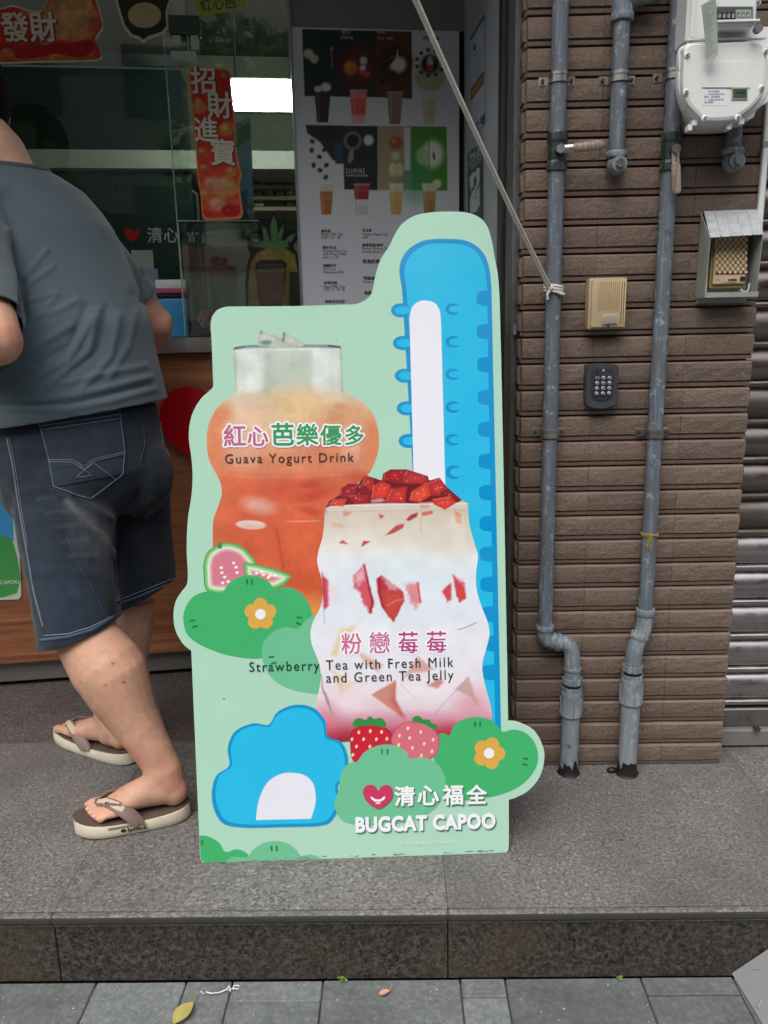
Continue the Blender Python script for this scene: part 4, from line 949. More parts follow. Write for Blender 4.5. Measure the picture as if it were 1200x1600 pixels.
# capped short pipes
x3 = Q(967, 150).x; z3 = Q(965, 245).z
p3 = thing('capped_pipe', (x3, PYC, z3), 'short capped grey pipe with an elbow at its top between two gas pipes', 'pipe', 'capped pipe stubs')
zt3 = Q(975, 8).z
MB().tube(bend([(x3, PYC, z3), (x3, PYC, zt3+.01), (x3+.06, PYC-.015, zt3+.022), (x3+.075, PYC-.02, zt3+.3)], .03), rp, 18).build('pipe_run', T_PIPE, p3, True)
MB().tube(bend([(x3, PYC, zt3-.02), (x3, PYC, zt3+.012), (x3+.062, PYC-.015, zt3+.022)], .03), rp*1.3, 18).build('elbow', T_FIT, p3, True)
collar(p3, Vector((x3, PYC, zt3-.022)), (0, 0, 1), rp*1.38, .014)
saddle(p3, Vector((x3, PYC, Q(968, 121).z)), rp)
x4 = Q(1145, 240).x
p4 = thing('capped_pipe', (x4, PYC, z3), 'short capped grey pipe under the right side of the white meter', 'pipe', 'capped pipe stubs')
MB().tube([(x4, PYC, z3), (x4, PYC, Q(1145, 190).z)], rp*.95, 18).build('pipe_run', T_PIPE, p4, True)
for par, xx in ((p3, x3), (p4, x4)):
    collar(par, Vector((xx, PYC, z3+.004)), (0, 0, 1), rp*1.34, .012); MB().sph((xx, PYC, z3-.016), rp*1.22, 16).build('cap', T_FIT, par, True)
    MB().cyl((xx, PYC-rp, z3-.018), (xx, PYC-rp-.012, z3-.018), rp*.95, 16).build('boss', T_FIT, par, True, 40); hexnut(par, Vector((xx, PYC-rp-.015, z3-.018)), (0, 1, 0), rp*.55, .010, T_CLAMP)
# white conduit at the right edge
cw = Q(1191, 260, YP-.012)
cdt = thing('white_conduit', (cw.x, YP-.012, 1.2), 'thin white square conduit on the pillar right edge above the hooded intercom', 'conduit')
MB().box((cw.x, YP-.019, 1.86), (.012, .012, 1.22), .002).build('duct', T_WHITE, cdt)
MB().box((cw.x, YP-.0235, Q(1192, 224).z), (.018, .005, .012), .001).build('strap', T_GALV, cdt)

# ------------------------------------------------------------------ rope
RP = thing('tied_rope', tuple(Q(866, 452)), 'white rope tied round the left gas pipe and running up left', 'rope')
kn = Vector((x1, PYC, Q(866, 453).z)); top = ony(653, 0, 1.40); dirn = (top-(kn+Vector((-.012, -rp-.006, 0))))
for s, sag in ((0, .012), (1, .017)):
    a = kn+Vector((-.014+.004*s, -rp-.004, .004*s)); b = top+dirn*.45+Vector((.007*s, .003*s, 0))
    pts = [a+(b-a)*t+Vector((0, 0, -sag*4*t*(1-t))) for t in [i/14 for i in range(15)]]
    MB().tube(pts, .0030, 8).build('strand', T_ROPE, RP, True)
m = MB()
for k in range(3):
    m.tube([kn+Vector((math.cos(a)*(rp+.003), math.sin(a)*(rp+.003), -.004+.006*k-.003*math.cos(a))) for a in [2*math.pi*j/20 for j in range(21)]], .003, 6)
m.sph(kn+Vector((-.012, -rp-.005, .003)), .0065, 8, (1.3, .8, .9)); m.tube([kn+Vector((-.012, -rp-.006, 0)), kn+Vector((-.018, -rp-.008, -.010)), kn+Vector((-.016, -rp-.006, -.020))], .003, 6)
m.tube([kn+Vector((.0, -rp-.006, -.004)), kn+Vector((.012, -rp-.004, -.009)), kn+Vector((.020, -rp+.002, -.010))], .003, 6)
m.build('knot', T_ROPE, RP, True)

# ------------------------------------------------------------------ gas meter
FY = YP-.135                                         # front cover plane
FP_ = Pl((0, FY, 0), (1, 0, 0), (0, -1, 0))
gm = thing('gas_meter', tuple(ony(1120, 120, YP-.07)), 'white gas meter with rounded lower body and counter window on the pillar', 'gas meter')
def mq(x, y, Y): p = ony(x, y, Y); return p.x, p.z
def mcover(name, pts, Y0, Y1, mt=T_WHITE, bev=.004, Ym=None):
    uv = [mq(x, y, Ym or min(Y0, Y1)) for x, y in pts]; pl = Pl((0, min(Y0, Y1), 0), (1, 0, 0), (0, -1, 0)); D = abs(Y1-Y0)
    c = np.mean(uv, 0); ins = [tuple(c+(np.array(p)-c)*(1-bev/.08)) for p in uv]; m = MB()
    n = len(uv); rings = [[pl.to(u, v, h) for u, v in q] for q, h in ((uv, -D), (uv, -bev), ([tuple(c+(np.array(p)-c)*(1-.3*bev/.08)) for p in uv], -bev*.3), (ins, 0))]
    vs = sum(rings, []); fs = [(j*n+k, j*n+(k+1) % n, (j+1)*n+(k+1) % n, (j+1)*n+k) for j in range(3) for k in range(n)]
    ar = sum(uv[i][0]*uv[(i+1) % n][1]-uv[(i+1) % n][0]*uv[i][1] for i in range(n))
    if ar < 0: fs = [tuple(reversed(f)) for f in fs]
    m.add(vs, fs)
    m.flat(pl, ins, 0)
    return m.build(name, mt, gm, True, 32)
low = spline([(1068, 84), (1068, 74), (1077, 66), (1100, 66), (1150, 64), (1188, 63), (1197, 68), (1200, 80), (1199, 110), (1196, 138), (1184, 160), (1160, 180), (1140, 188), (1104, 189), (1090, 180), (1074, 162), (1067, 140), (1067, 110)], 3)
body = spline([(1052, 80), (1060, 72), (1110, 70), (1190, 70), (1196, 90), (1194, 140), (1176, 172), (1152, 190), (1145, 203), (1130, 206), (1108, 207), (1085, 207), (1072, 205), (1066, 194), (1052, 170), (1047, 140), (1048, 110)], 3)
mcover('lower_body', body, FY+.02, YP-.005, bev=.002, Ym=YP-.02); mcover('front_cover', low, FY, FY+.024, bev=.007)
mcover('cover_flange', [(1070, 170)]+[(x, y) for x, y in low if y > 150][:0]+spline([(1060, 100), (1062, 78), (1072, 69), (1110, 68), (1196, 67), (1204, 90), (1202, 140), (1186, 168), (1160, 186), (1138, 194), (1104, 195), (1086, 186), (1068, 164), (1060, 136)], 3), FY+.016, FY+.030, bev=.003)
def fbox(name, x0, y0, x1, y1, h0, h1, mt, bev=.002, Y=FY):
    a = mq(x0, y1, Y); b = mq(x1, y0, Y); pl = Pl((0, Y, 0), (1, 0, 0), (0, -1, 0)); return MB().pbox(pl, a[0], b[0], a[1], b[1], h0, h1, bev).build(name, mt, gm)
fbox('upper_body', 1078, -60, 1196, 64, -.115, -.018, T_WHITE, .010)
fbox('upper_body_ridge', 1084, -60, 1091, 58, -.0175, -.010, T_WHITE, .003); fbox('joint_flange', 1072, 55, 1200, 62, -.0172, -.004, T_WHITE, .003)
fbox('index_box', 1112, -20, 1180, 48, -.0175, .018, T_WHITE, .005)
fbox('index_box_lip', 1112, 36, 1180, 42, .0182, .022, T_WHITE, .001)
IY = FY-.0185
IP = Pl((0, IY, 0), (1, 0, 0), (0, -1, 0))
shape('index_window', IP, rrect(1120, 11, 1176, 33, 1.5), flatmat((74, 84, 80)), .0002, gm); shape('index_frame', IP, rrect(1118.5, 9.5, 1177.5, 34.5, 1.5), flatmat((168, 172, 168)), .0001, gm)
shape('index_dial', IP, rrect(1121, 19.5, 1149, 31, .5), flatmat((18, 20, 22)), .0004, gm); shape('index_dial', IP, rrect(1149.5, 15, 1174, 32, .5), flatmat((150, 160, 154)), .0004, gm)
for k in range(4): text('digit', '0', IP, (1122.3+7*k, 28), (1126+7*k, 28), T_WPRINT, .0008, gm)
for k in range(3): shape('digit_wheel', IP, rrect(1151.5+7.3*k, 20, 1156+7.3*k, 28, .5), flatmat((26, 30, 30)), .0008, gm); text('digit', '8', IP, (1152.2+7.3*k, 27), (1155.2+7.3*k, 27), T_WPRINT, .0011, gm)
c = ony(1182, 47, FY-.012); MB().cyl(c, c+Vector((0, -.012, 0)), .0075, 14).build('seal_plug', mat('purple_grey_seal', (104, 98, 112), .5), gm, True)
for x, y in ((1074, 86), (1196, 81), (1072, 144), (1190, 138), (1101, 185), (1153, 184), (1184, 4)):
    c = ony(x, y, FY); MB().sph(c+Vector((0, .0004, 0)), .0065, 10, (1, .45, 1)).build('screw_boss', T_WHITE, gm, True); MB().cyl(c+Vector((0, -.002, 0)), c+Vector((0, -.0055, 0)), .0032, 6).build('screw', T_GALV, gm)
shape('raised_plate', FP_, rrect(1097, 97, 1171, 137, 1), mat('white_enamel_plate', (224, 226, 224), .4, var=.03), .0001, gm, .0022)
shape('notice_label', FP_, rrect(1097, 138.5, 1136, 165, 1), flatmat((224, 226, 232)), .0004, gm)
for k, (s_, w) in enumerate((('安全注意事項', 18), ('一、瓦斯表周圍請勿堆置', 32), ('雜物，保持通風。', 26), ('二、地震後請檢查瓦斯', 31), ('表並復歸', 14))): text('label_line', s_, FP_, (1106 if k == 0 else 1100, 144.5+4.3*k), ((1106 if k == 0 else 1100)+w, 144.2+4.3*k), flatmat((70, 76, 110)), .0006, gm)
shape('display_frame', FP_, rrect(1143, 137, 1167.5, 155.5, .6), flatmat((160, 172, 160)), .0004, gm, .002); shape('display', FP_, rrect(1144.5, 139, 1166, 154, .4), flatmat((58, 82, 58)), .0027, gm)
shape('display_text', FP_, rrect(1150, 143, 1164, 147, .4), flatmat((28, 48, 32)), .0030, gm)
for x0, x1, y0, y1 in ((1085, 1094, 184, 194), (1158, 1168, 182, 192), (1078, 1086, 192, 202), (1140, 1148, 190, 200)): fbox('bracket_tab', x0, y0, x1, y1, -.03, -.012, T_WHITE, .001)
hl = thing('paper_tag', tuple(ony(1104, 50, FY-.03)), 'folded pale paper tag with printed rows hanging on the white gas meter', 'tag')
a, b, c_, d_ = ony(1095, 8, FY-.022), ony(1118, -6, FY-.040), ony(1121, 84, FY-.034), ony(1104, 103, FY-.016)
nn = (b-a).cross(d_-a).normalized(); m = MB(); n = 10; vs = []; fs = []
for i in range(n+1):
    for j in range(4):
        t, s = i/n, j/3; p = (a*(1-s)+b*s)*(1-t)+(d_*(1-s)+c_*s)*t+nn*(.004*math.sin(t*3)+.003*math.sin(s*3.1)); vs.append(p)
fs = [(i*4+j, i*4+j+1, (i+1)*4+j+1, (i+1)*4+j) for i in range(n) for j in range(3)]
nv = len(vs); vs2 = [p+nn*.0004 for p in vs]
m.add(vs, fs); m.add(vs2, [tuple(reversed(f)) for f in fs]); m.build('sheet', flatmat((188, 196, 184)), hl, True)
m = MB(); rn = random.Random(8)
if nn.y > 0: nn = -nn
for i in range(24):
    t = .05+.037*i; s0, s1 = .12, rn.uniform(.55, .9)
    def g(t, s): return (a*(1-s)+b*s)*(1-t)+(d_*(1-s)+c_*s)*t+nn*(.0046*1)+nn*0
    q = [g(t, s0), g(t, s1), g(t+.012, s1), g(t+.012, s0)]; m.add(q, [(0, 1, 2, 3)])
m.build('printed_rows', flatmat((104, 114, 110)), hl)

# ------------------------------------------------------------------ intercom, keypad, hooded intercom
def face(Y): return Pl((0, Y, 0), (1, 0, 0), (0, -1, 0))
ic = thing('intercom', tuple(ony(951, 475, YP-.012)), 'beige ribbed door intercom panel above the black keypad', 'intercom')
Y1 = YP-.045; F1 = face(Y1)
def bx(par, name, x0, y0, x1, y1, Y, d0, d1, mt, bev=.002, seg=2, slant=0):
    f = face(Y); a = f.uv(x0, y1); b = f.uv(x1, y0); return MB().pbox(f, a[0], b[0], a[1], b[1], d0, d1, bev, seg).build(name, mt, par, True, 40)
bx(ic, 'housing', 918, 433, 981, 515, Y1, -.034, 0, T_BEIGE, .005)
bx(ic, 'face_plate', 922, 436, 979, 512, Y1, .0002, .005, T_BEIGE, .003)
T_BD = mat('dark_beige_groove', (104, 84, 58), .7); T_BL = mat('light_beige_plastic', (204, 182, 146), .45, var=.05)
for k in range(13):
    x = 932.5+3.35*k; bx(ic, 'groove', x, 440.5, x+1.5, 486 if k < 3 else (484 if k < 11 else 504), Y1, .0051, .0053, T_BD, 0)
    bx(ic, 'rib', x+1.7, 440, x+3.1, 486 if k < 2 else (485 if k < 10 else 505), Y1, .0051, .0066, T_BL, .0003, 1)
bx(ic, 'button_frame', 939, 490, 966, 508, Y1, .0054, .0070, T_BEIGE, .001); bx(ic, 'call_button', 941, 492.5, 962, 506, Y1, .0071, .0092, mat('silver_label', (170, 166, 158), .3, .3, var=.06), .001)
c = ony(950, 510, Y1-.005); MB().cyl(c, c+Vector((0, -.002, 0)), .0026, 10).build('screw', T_DKMET, ic)
kp = thing('keypad', tuple(ony(941, 604, YP-.01)), 'dark grey access keypad with round silver keys on the pillar', 'keypad')
Y2 = YP-.036; F2 = face(Y2)
T_KP = mat('dark_grey_keypad_plastic', (58, 60, 66), .5, var=.06); T_KEY = mat('silver_key', (166, 172, 178), .35, .4, var=.05)
kout = spline([(917, 573), (919, 571), (930, 569), (942, 568), (956, 569), (965, 571), (967, 574), (966, 600), (965, 626), (962, 634), (952, 638), (940, 640), (926, 639), (917, 634), (915, 626), (916, 600)], 3)
uv = [F2.uv(*p) for p in kout]; m = MB(); m.prism(F2, uv, -.026, -.003); cc = np.mean(uv, 0); m.prism(F2, [tuple(cc+(np.array(p)-cc)*.95) for p in uv], -.0029, 0); m.build('housing', T_KP, kp, True, 30)
shape('key_panel', F2, spline([(926, 578), (957, 578), (958, 600), (957, 616), (950, 624), (938, 626), (928, 623), (924, 614), (925, 596)], 4), mat('darker_keypad_panel', (48, 50, 56), .4, var=.05), .0001, kp, .0016)
ks = '123456789*0#'
for r in range(4):
    for c_ in range(3):
        x, y = 933+9.7*c_-.6*r*.6, 590.5+8.1*r-.15*c_; p = ony(x, y, Y2-.0018); ky = MB().tube([p, p+Vector((0, -.003, 0)), p+Vector((0, -.0038, 0))], [.0041, .0041, .003], 12).build('key', T_KEY, kp, True, 30)
        text('key_digit', ks[r*3+c_], face(Y2-.0058), (x-1.1, y+1.5), (x+1.1, y+1.5), T_INK, .0001, ky)
c = ony(943, 579, Y2-.0016); MB().sph(c, .0028, 8, (1, .5, 1)).build('indicator', T_KEY, kp, True)
hi = thing('hooded_intercom', tuple(ony(1140, 400, YP-.012)), 'cream intercom with diamond grille under a galvanised rain hood', 'intercom')
Y3 = YP-.043
def hv(x, y, Y): return ony(x, y, Y)
# hood: sloping roof, two sides, bottom ledge
rf = [hv(1100, 330, YP-.014), hv(1183, 327, YP-.014), hv(1193, 366, Y3-.035), hv(1110, 371, Y3-.035)]
nn = (rf[1]-rf[0]).cross(rf[3]-rf[0]).normalized(); nn = -nn if nn.z < 0 else nn
m = MB(); m.add(rf+[p-nn*.0012 for p in rf], [(0, 3, 2, 1), (4, 5, 6, 7), (0, 1, 5, 4), (1, 2, 6, 5), (2, 3, 7, 6), (3, 0, 4, 7)]); 
T_HOOD = mat('weathered_zinc', (176, 180, 184), .55, .1, var=.25, vs=70, dirt=.5, dirtc=(90, 92, 100), bump=.3, bs=90); m.build('rain_hood', T_HOOD, hi)
for k in range(1, 5):
    t = k/5; a = rf[0]*(1-t)+rf[1]*t; b = rf[3]*(1-t)+rf[2]*t; MB().tube([a+nn*.0002, b+nn*.0002], .0018, 6).build('hood_rib', T_HOOD, hi, True)
T_HSIDE = mat('grey_green_sheet', (150, 156, 146), .5, .1, var=.12, dirt=.4, dirtc=(96, 92, 76))
zb3, zt3_ = hv(1100, 462, Y3).z, rf[3].z
xl, xr = hv(1109, 420, Y3-.02).x, hv(1181, 420, Y3-.02).x
for x, nme in ((xl-.008, 'left'), (xr+.003, 'right')):
    sp = Pl((x, 0, 0), (0, 1, 0), (-1, 0, 0)) if False else None
    pts = [(YP-.013, zb3-.002), (YP-.013, rf[0].z-.002), (Y3-.033, zt3_-.002), (Y3-.022, zb3-.002)]
    m = MB(); vs = [(x, y, z) for y, z in pts]+[(x+.0012, y, z) for y, z in pts]; m.add(vs, [(3, 2, 1, 0), (4, 5, 6, 7), (0, 1, 5, 4), (1, 2, 6, 5), (2, 3, 7, 6), (3, 0, 4, 7)]); m.build('side_sheet', T_HSIDE, hi)
MB().box(((xl+xr)/2, (YP-.013+Y3-.022)/2, zb3-.004), (xr-xl+.016, .055, .0015)).build('bottom_sheet', T_HSIDE, hi)
MB().box(((xl+xr)/2, Y3-.0225, zb3+.001), (xr-xl+.016, .0015, .009)).build('front_lip', T_HSIDE, hi)
MB().box((xl-.0066, Y3-.0235, (zb3+zt3_)/2), (.0035, .0018, zt3_-zb3-.004)).build('front_lip', T_HSIDE, hi)
MB().box(((xl+xr)/2, YP-.0125, (zb3+zt3_)/2), (xr-xl+.012, .0015, zt3_-zb3+.03)).build('back_sheet', T_HSIDE, hi)
T_CR = mat('cream_plastic', (206, 182, 146), .45, var=.05, dirt=.15, dirtc=(150, 120, 84))
bx(hi, 'body', 1109, 368, 1170, 451, Y3, -.034, -.006, mat('tan_plastic', (150, 132, 94), .5, var=.08), .004); bx(hi, 'face_plate', 1113.5, 366, 1170, 444, Y3, -.0058, 0, T_CR, .002)
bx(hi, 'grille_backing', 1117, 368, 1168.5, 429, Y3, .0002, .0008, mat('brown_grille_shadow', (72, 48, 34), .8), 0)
fz = face(Y3-.0010)
for i in range(-1, 9):
    for j in range(0, 13):
        x, y = 1120.6+8.2*(i+.5*(j % 2))-.05*j, 369.5+5.05*j
        if 1115.5 < x < 1169 and y < 428.5:
            dm = [(max(min(x+dx*3.1, 1168), 1117.4), max(min(y+dy*3.95, 428.4), 366)) for dx, dy in ((0, -1), (1, 0), (0, 1), (-1, 0))]
            try: m = MB(); m.prism(fz, [fz.uv(*p) for p in dm], 0, .0016); m.build('grille_diamond', T_CR, hi)
            except Exception: pass
shape('name_slot', face(Y3-.0002), rrect(1131, 433, 1152, 441, .6), flatmat((196, 170, 150)), 0, hi, .0012)
text('lettering', '對講機', face(Y3-.0016), (1138, 439.6), (1151, 439.1), T_INK, .0001, hi, .03)
bx(hi, 'call_button', 1156, 432, 1164, 438.5, Y3, .0002, .003, T_BLACK, .0006); c = ony(1122, 437, Y3-.0003); MB().cyl(c, c+Vector((0, -.001, 0)), .0013, 8).build('hole', T_DKMET, hi)
a = ony(1157, 452, Y3+.01); MB().tube(bend([a, a+Vector((.004, -.004, -.006)), a+Vector((.014, -.006, -.005)), a+Vector((.018, 0, .012))], .008), .0022, 8).build('cable', mat('pale_cable', (170, 176, 170), .5), hi, True)
# ------------------------------------------------------------------ the standee
BASE = BOARD.to(.317, 0, 0)
st = thing('advertising_standee', (BASE.x, BASE.y, 0), 'pale green cut-out standee advertising guava yogurt and strawberry milk drinks', 'standee')
def B(px_, py_, ox, oy, k): return (ox+px_/k, oy+py_/k)
top_curve = spline([(555, 475.5), (566, 471.6), (576, 464.6), (582, 454), (585, 437.5), (589.7, 420), (595, 405), (602.7, 393), (609, 383), (616, 368), (628, 350), (648, 337), (672, 332), (700, 330.5), (728, 332), (748, 339), (761, 353), (768, 374), (772.5, 400), (779, 440), (782, 520), (787, 750), (794, 1126)], 4, False)
lobe = spline([(794.5, 1127.5), (812, 1130), (835.7, 1143), (848, 1165.5), (850.5, 1186), (843.6, 1213), (826, 1235), (806, 1246), (795, 1249.4)], 5, False)
bot = [(795, 1249.4), (795, 1324), (794, 1329), (790, 1332), (320, 1350), (315.5, 1347), (312.6, 1341), (311, 1300), (298.8, 1016.5)]
llobe = spline([(298.8, 1016.5), (286, 1006), (274.6, 986), (271, 962), (274.4, 940), (284, 924), (292, 913), (293.5, 895), (292, 868), (292, 838), (294, 807), (299, 776), (301, 745), (299, 715), (295, 684), (297, 660), (303, 641), (314, 623), (329, 609), (333, 603), (332.6, 586), (330.5, 531), (329, 507), (332, 494), (340, 484), (353.5, 479)], 4, False)
outline = top_curve+lobe[:-1]+bot[:-1]+llobe+[(464, 478.2)]
uv = [BOARD.uv(*p) for p in outline]; pts = []
for q in uv:
    if not pts or (Vector(q)-Vector(pts[-1])).length > .0008: pts.append(q)
if (Vector(pts[0])-Vector(pts[-1])).length < .0008: pts.pop()
T_GREEN = mat('mint_board_print', (170, 212, 190), .38, var=.018, vs=4)
T_BEDGE = mat('board_core_edge', (206, 210, 200), .7, var=.1, vs=60)
m = MB(); m.prism(BOARD, pts, -.0085, -.0003); m.build('board', T_BEDGE, st)
m = MB(); m.flat(BOARD, pts, 0); m.build('face_print', T_GREEN, st)
m = MB(); back = BOARD.to(.317, .95, -.010); m.tube([back, Vector((BASE.x+.02, BASE.y+.30, .012))], .012, 8, flat=.25, up=BOARD.u); m.build('easel_strut', mat('grey_card', (120, 118, 112), .8), st)
HH = .00006
def bs(name, pts_, c, layer, sp=0, rough=.38):
    return shape(name, BOARD, spline(pts_, sp) if sp else pts_, c if isinstance(c, bpy.types.Material) else flatmat(c, rough), HH*layer, st)
BLUE, DBLUE = (34, 184, 228), (0, 144, 204)
# plain blue height column with tick marks (no figure)
col_o = spline([(694, 373), (728, 376), (752, 391), (764, 416), (768, 450)], 5, False)+[(772, 640), (783, 1140), (700, 1140), (645, 740), (630, 480)]+spline([(628, 450), (624, 418), (636, 392), (662, 376), (694, 373)], 5, False)
bs('blue_column', col_o[:-1], DBLUE, 1)
cin = spline([(694, 380), (725, 383), (746, 396), (757, 419), (761, 450)], 5, False)+[(764, 640), (774, 1140), (700, 1140), (652, 740), (637, 480)]+spline([(635, 450), (632, 421), (642, 398), (665, 383), (694, 380)], 5, False)
bs('blue_column', cin[:-1], BLUE, 2)
for k in range(13):
    y = 466+52.5*k*(1-.006*k); xr = 765.5+(y-466)*.0135
    bs('tick_mark', [(xr+1, y-12)]+spline([(xr-8, y-12), (xr-19, y-9), (xr-21, y), (xr-19, y+9), (xr-8, y+12)], 4, False)+[(xr+1, y+12)], DBLUE, 3)
for k in range(5):
    y = 485+51*k; xl = 636+(y-485)*.058
    bs('tick_mark', ellpts(xl-10, y, 15, 11), DBLUE, 3); bs('tick_mark', ellpts(xl-7, y, 12, 6.5), BLUE, 4)
    if k: bs('tick_mark', ellpts(708, y-2, 12, 9), DBLUE, 3); bs('tick_mark', ellpts(713, y-2, 12, 5.5), BLUE, 4)
bs('tick_mark', ellpts(708, 483, 12, 9), DBLUE, 3); bs('tick_mark', ellpts(713, 483, 12, 5.5), BLUE, 4); bs('tick_mark', ellpts(709, 738, 12, 11), DBLUE, 3); bs('tick_mark', ellpts(715, 738, 12, 7), BLUE, 4)
bs('white_slot', [(640, 500)]+spline([(640, 496), (644, 480), (655, 471), (668, 470), (680, 474), (687, 485), (689, 500)], 4, False)+[(696, 770), (647, 770)], (232, 232, 242), 5)
# ---- guava drink bottle
bot_o = [(364, 546)]+spline([(364, 562), (368, 604), (366, 615), (341, 635), (327.4, 660), (323, 684), (325, 712), (333, 732), (343, 750), (346.7, 770), (341, 791), (334, 810), (332.5, 832), (333, 870), (338, 930), (350, 985)], 4, False)+[(500, 985), (515, 800)]+spline([(540, 770), (574, 742), (586, 721), (592, 696.5), (590.7, 672), (583, 647.5), (564.7, 626), (541, 612), (536, 600), (535, 570), (534, 545)], 4, False)+[(532, 541), (512, 538.2), (450, 537), (388, 539), (367, 542.5)]
def fbottle(c):
    c.vgrad([(538, (190, 206, 198)), (560, (194, 206, 194)), (600, (200, 206, 192)), (618, (206, 196, 174)), (650, (220, 190, 156)), (690, (218, 166, 134)), (735, (212, 138, 108)), (745, (212, 106, 72)), (800, (210, 98, 66)), (860, (206, 88, 56)), (930, (202, 84, 50)), (985, (206, 130, 60))])
    for x, w, a in ((398, 16, .75), (378, 6, .4), (502, 14, .7), (523, 6, .45)): c.poly([(x-w, 548), (x+w, 548), (x+w*.9, 612), (x-w*.9, 612)], (226, 232, 230), a, 4)
    c.poly([(410, 548), (480, 548), (480, 612), (410, 612)], (176, 188, 174), .5, 9)
    for s in (1, -1): c.line([(366 if s > 0 else 533, 545), (369 if s > 0 else 535, 612)], 3, (150, 168, 164), .6, 2)
    c.line([(364, 545), (390, 541), (440, 540), (534, 541)], 4.5, (96, 112, 112), .75, 2.5); c.line([(368, 548), (440, 546), (530, 546)], 2, (226, 230, 228), .7, 1.5); c.line([(366, 543), (380, 540)], 4, (50, 62, 64), .8, 2); c.line([(515, 540), (532, 542)], 4, (50, 62, 64), .8, 2)
    c.ell(465, 632, 50, 26, (226, 188, 136), .75, 1.1); c.ell(400, 650, 34, 24, (222, 186, 158), .6, 1.1); c.ell(345, 648, 20, 16, (206, 120, 76), .7, 1.0, -.7); c.ell(548, 650, 36, 20, (216, 150, 106), .6, 1.1); c.ell(531, 634, 10, 5, (206, 130, 90), .5, 1)
    c.ell(335, 690, 16, 40, (212, 120, 76), .8, 1.1); c.ell(584, 690, 16, 40, (214, 124, 80), .8, 1.1); c.ell(455, 725, 110, 26, (210, 120, 84), .5, 1.2); c.ell(520, 700, 40, 50, (206, 110, 78), .4, 1.2)
    c.poly(rrect(362, 664, 405, 730, 9), (226, 196, 176), .28, 2); c.poly(rrect(533, 664, 562, 724, 9), (230, 200, 184), .3, 2)
    c.line([(338, 742), (400, 746), (470, 746), (580, 738)], 3, (224, 140, 110), .5, 3)
    c.ell(350, 775, 10, 40, (206, 110, 70), .7, 1.1); c.ell(470, 765, 70, 16, (198, 78, 52), .6, 1.1); c.ell(482, 757, 14, 6, (170, 54, 40), .5, 1); c.ell(490, 775, 22, 7, (178, 56, 40), .5, 1, -.3); c.ell(484, 798, 16, 6, (176, 58, 40), .5, 1, .2); c.ell(560, 745, 20, 10, (196, 74, 50), .5, 1)
    c.ell(404, 790, 24, 12, (220, 176, 164), .75, 1.1, .2); c.ell(392, 820, 23.5, 7, (222, 208, 200), .95, .25, .05); c.ell(398, 823, 16, 4, (206, 150, 130), .4, .8)
    c.line([(446, 815), (500, 814)], 1.5, (232, 180, 160), .7, 1.2)
    c.poly([(390, 840), (425, 832), (442, 880), (440, 900), (400, 880)], (210, 100, 66), .6, 6); c.poly([(444, 830), (490, 834), (500, 870), (478, 905), (452, 890)], (214, 104, 66), .5, 8); c.line([(432, 826), (438, 860), (444, 890)], 3, (168, 58, 36), .55, 3); c.poly([(348, 850), (380, 838), (384, 860), (356, 884)], (206, 96, 60), .5, 6)
    c.ell(470, 920, 34, 20, (206, 92, 50), .6, 1.1); c.ell(492, 960, 24, 26, (216, 150, 70), .8, 1.2); c.ell(340, 880, 12, 60, (206, 120, 80), .5, 1.1)
    rn = random.Random(2)
    for k in range(70): c.ell(rn.uniform(335, 580), rn.uniform(660, 960), rn.uniform(.7, 1.6), rn.uniform(.7, 1.5), (232, 170, 140), rn.uniform(.2, .5), .8)
    c.noise(26, .09, 11); c.noise(6, .035, 12)
painted('drink_bottle', BOARD, bot_o, .00155, fbottle, T_PRINT, HH*6, st)
ice = [(402, 540), (404, 522), (408, 515), (413, 519), (428, 524), (437, 526), (441, 530), (442, 518), (445, 519), (458, 527), (476, 537), (474, 541), (440, 544)]
def fice(c):
    c.fill((178, 186, 176)); c.poly([(404, 532), (412, 524), (430, 528), (428, 540)], (204, 206, 196), .7, 2); c.ell(416, 535, 9, 3.5, (86, 130, 128), .8, .8); c.poly([(442, 518), (446, 520), (444, 535), (440, 534)], (112, 118, 106), .8, 1); c.poly([(405, 520), (409, 515), (409, 522)], (110, 112, 96), .8, 1); c.poly([(446, 522), (472, 537), (450, 538)], (196, 196, 182), .7, 2); c.noise(7, .1, 3)
painted('ice_cubes', BOARD, ice, .0012, fice, T_PRINT, HH*7, st)
# ---- guava halves and bushes
G1, G2, TK = (62, 174, 106), (108, 188, 146), (40, 120, 66)
def guava(outline, cuts, pink, seeds):
    def f(c):
        d = sdf_poly(c.x, c.y, outline); c.fill((86, 150, 84)); c.mix((116, 196, 116), np.clip((d-1.6)/.8, 0, 1)); c.mix((222, 232, 208), np.clip((d-4.5)/3, 0, 1)); c.mix(pink, np.clip((d-8)/7, 0, 1))
        for x, y in seeds: c.ell(x, y, 2.6, 2.0, (250, 244, 222), 1, .3)
    return f
go1 = spline([(318, 893), (319, 876), (324, 863), (335, 854), (347, 848.5), (360, 848), (378, 854), (391, 866), (400, 880), (398, 905), (380, 925), (326, 925)], 5)
painted('guava_half', BOARD, go1, .0013, guava(go1, None, (208, 122, 142), [B(x, y, 280, 470, 3.267) for x, y in ((215, 1362), (218, 1388), (232, 1410), (278, 1338), (290, 1360), (296, 1387), (250, 1433), (222, 1440))]), T_PRINT, HH*7, st)
bs('guava_stem', spline([(340, 852), (341, 847), (345, 847), (347, 852), (346, 857), (341, 857)], 3), (70, 130, 70), 8)
go2 = spline([(381, 881), (386, 879.5), (402.4, 881.7), (430, 889), (454.5, 898.5), (452, 905), (446, 912), (430, 920), (410, 920), (385, 905)], 4)
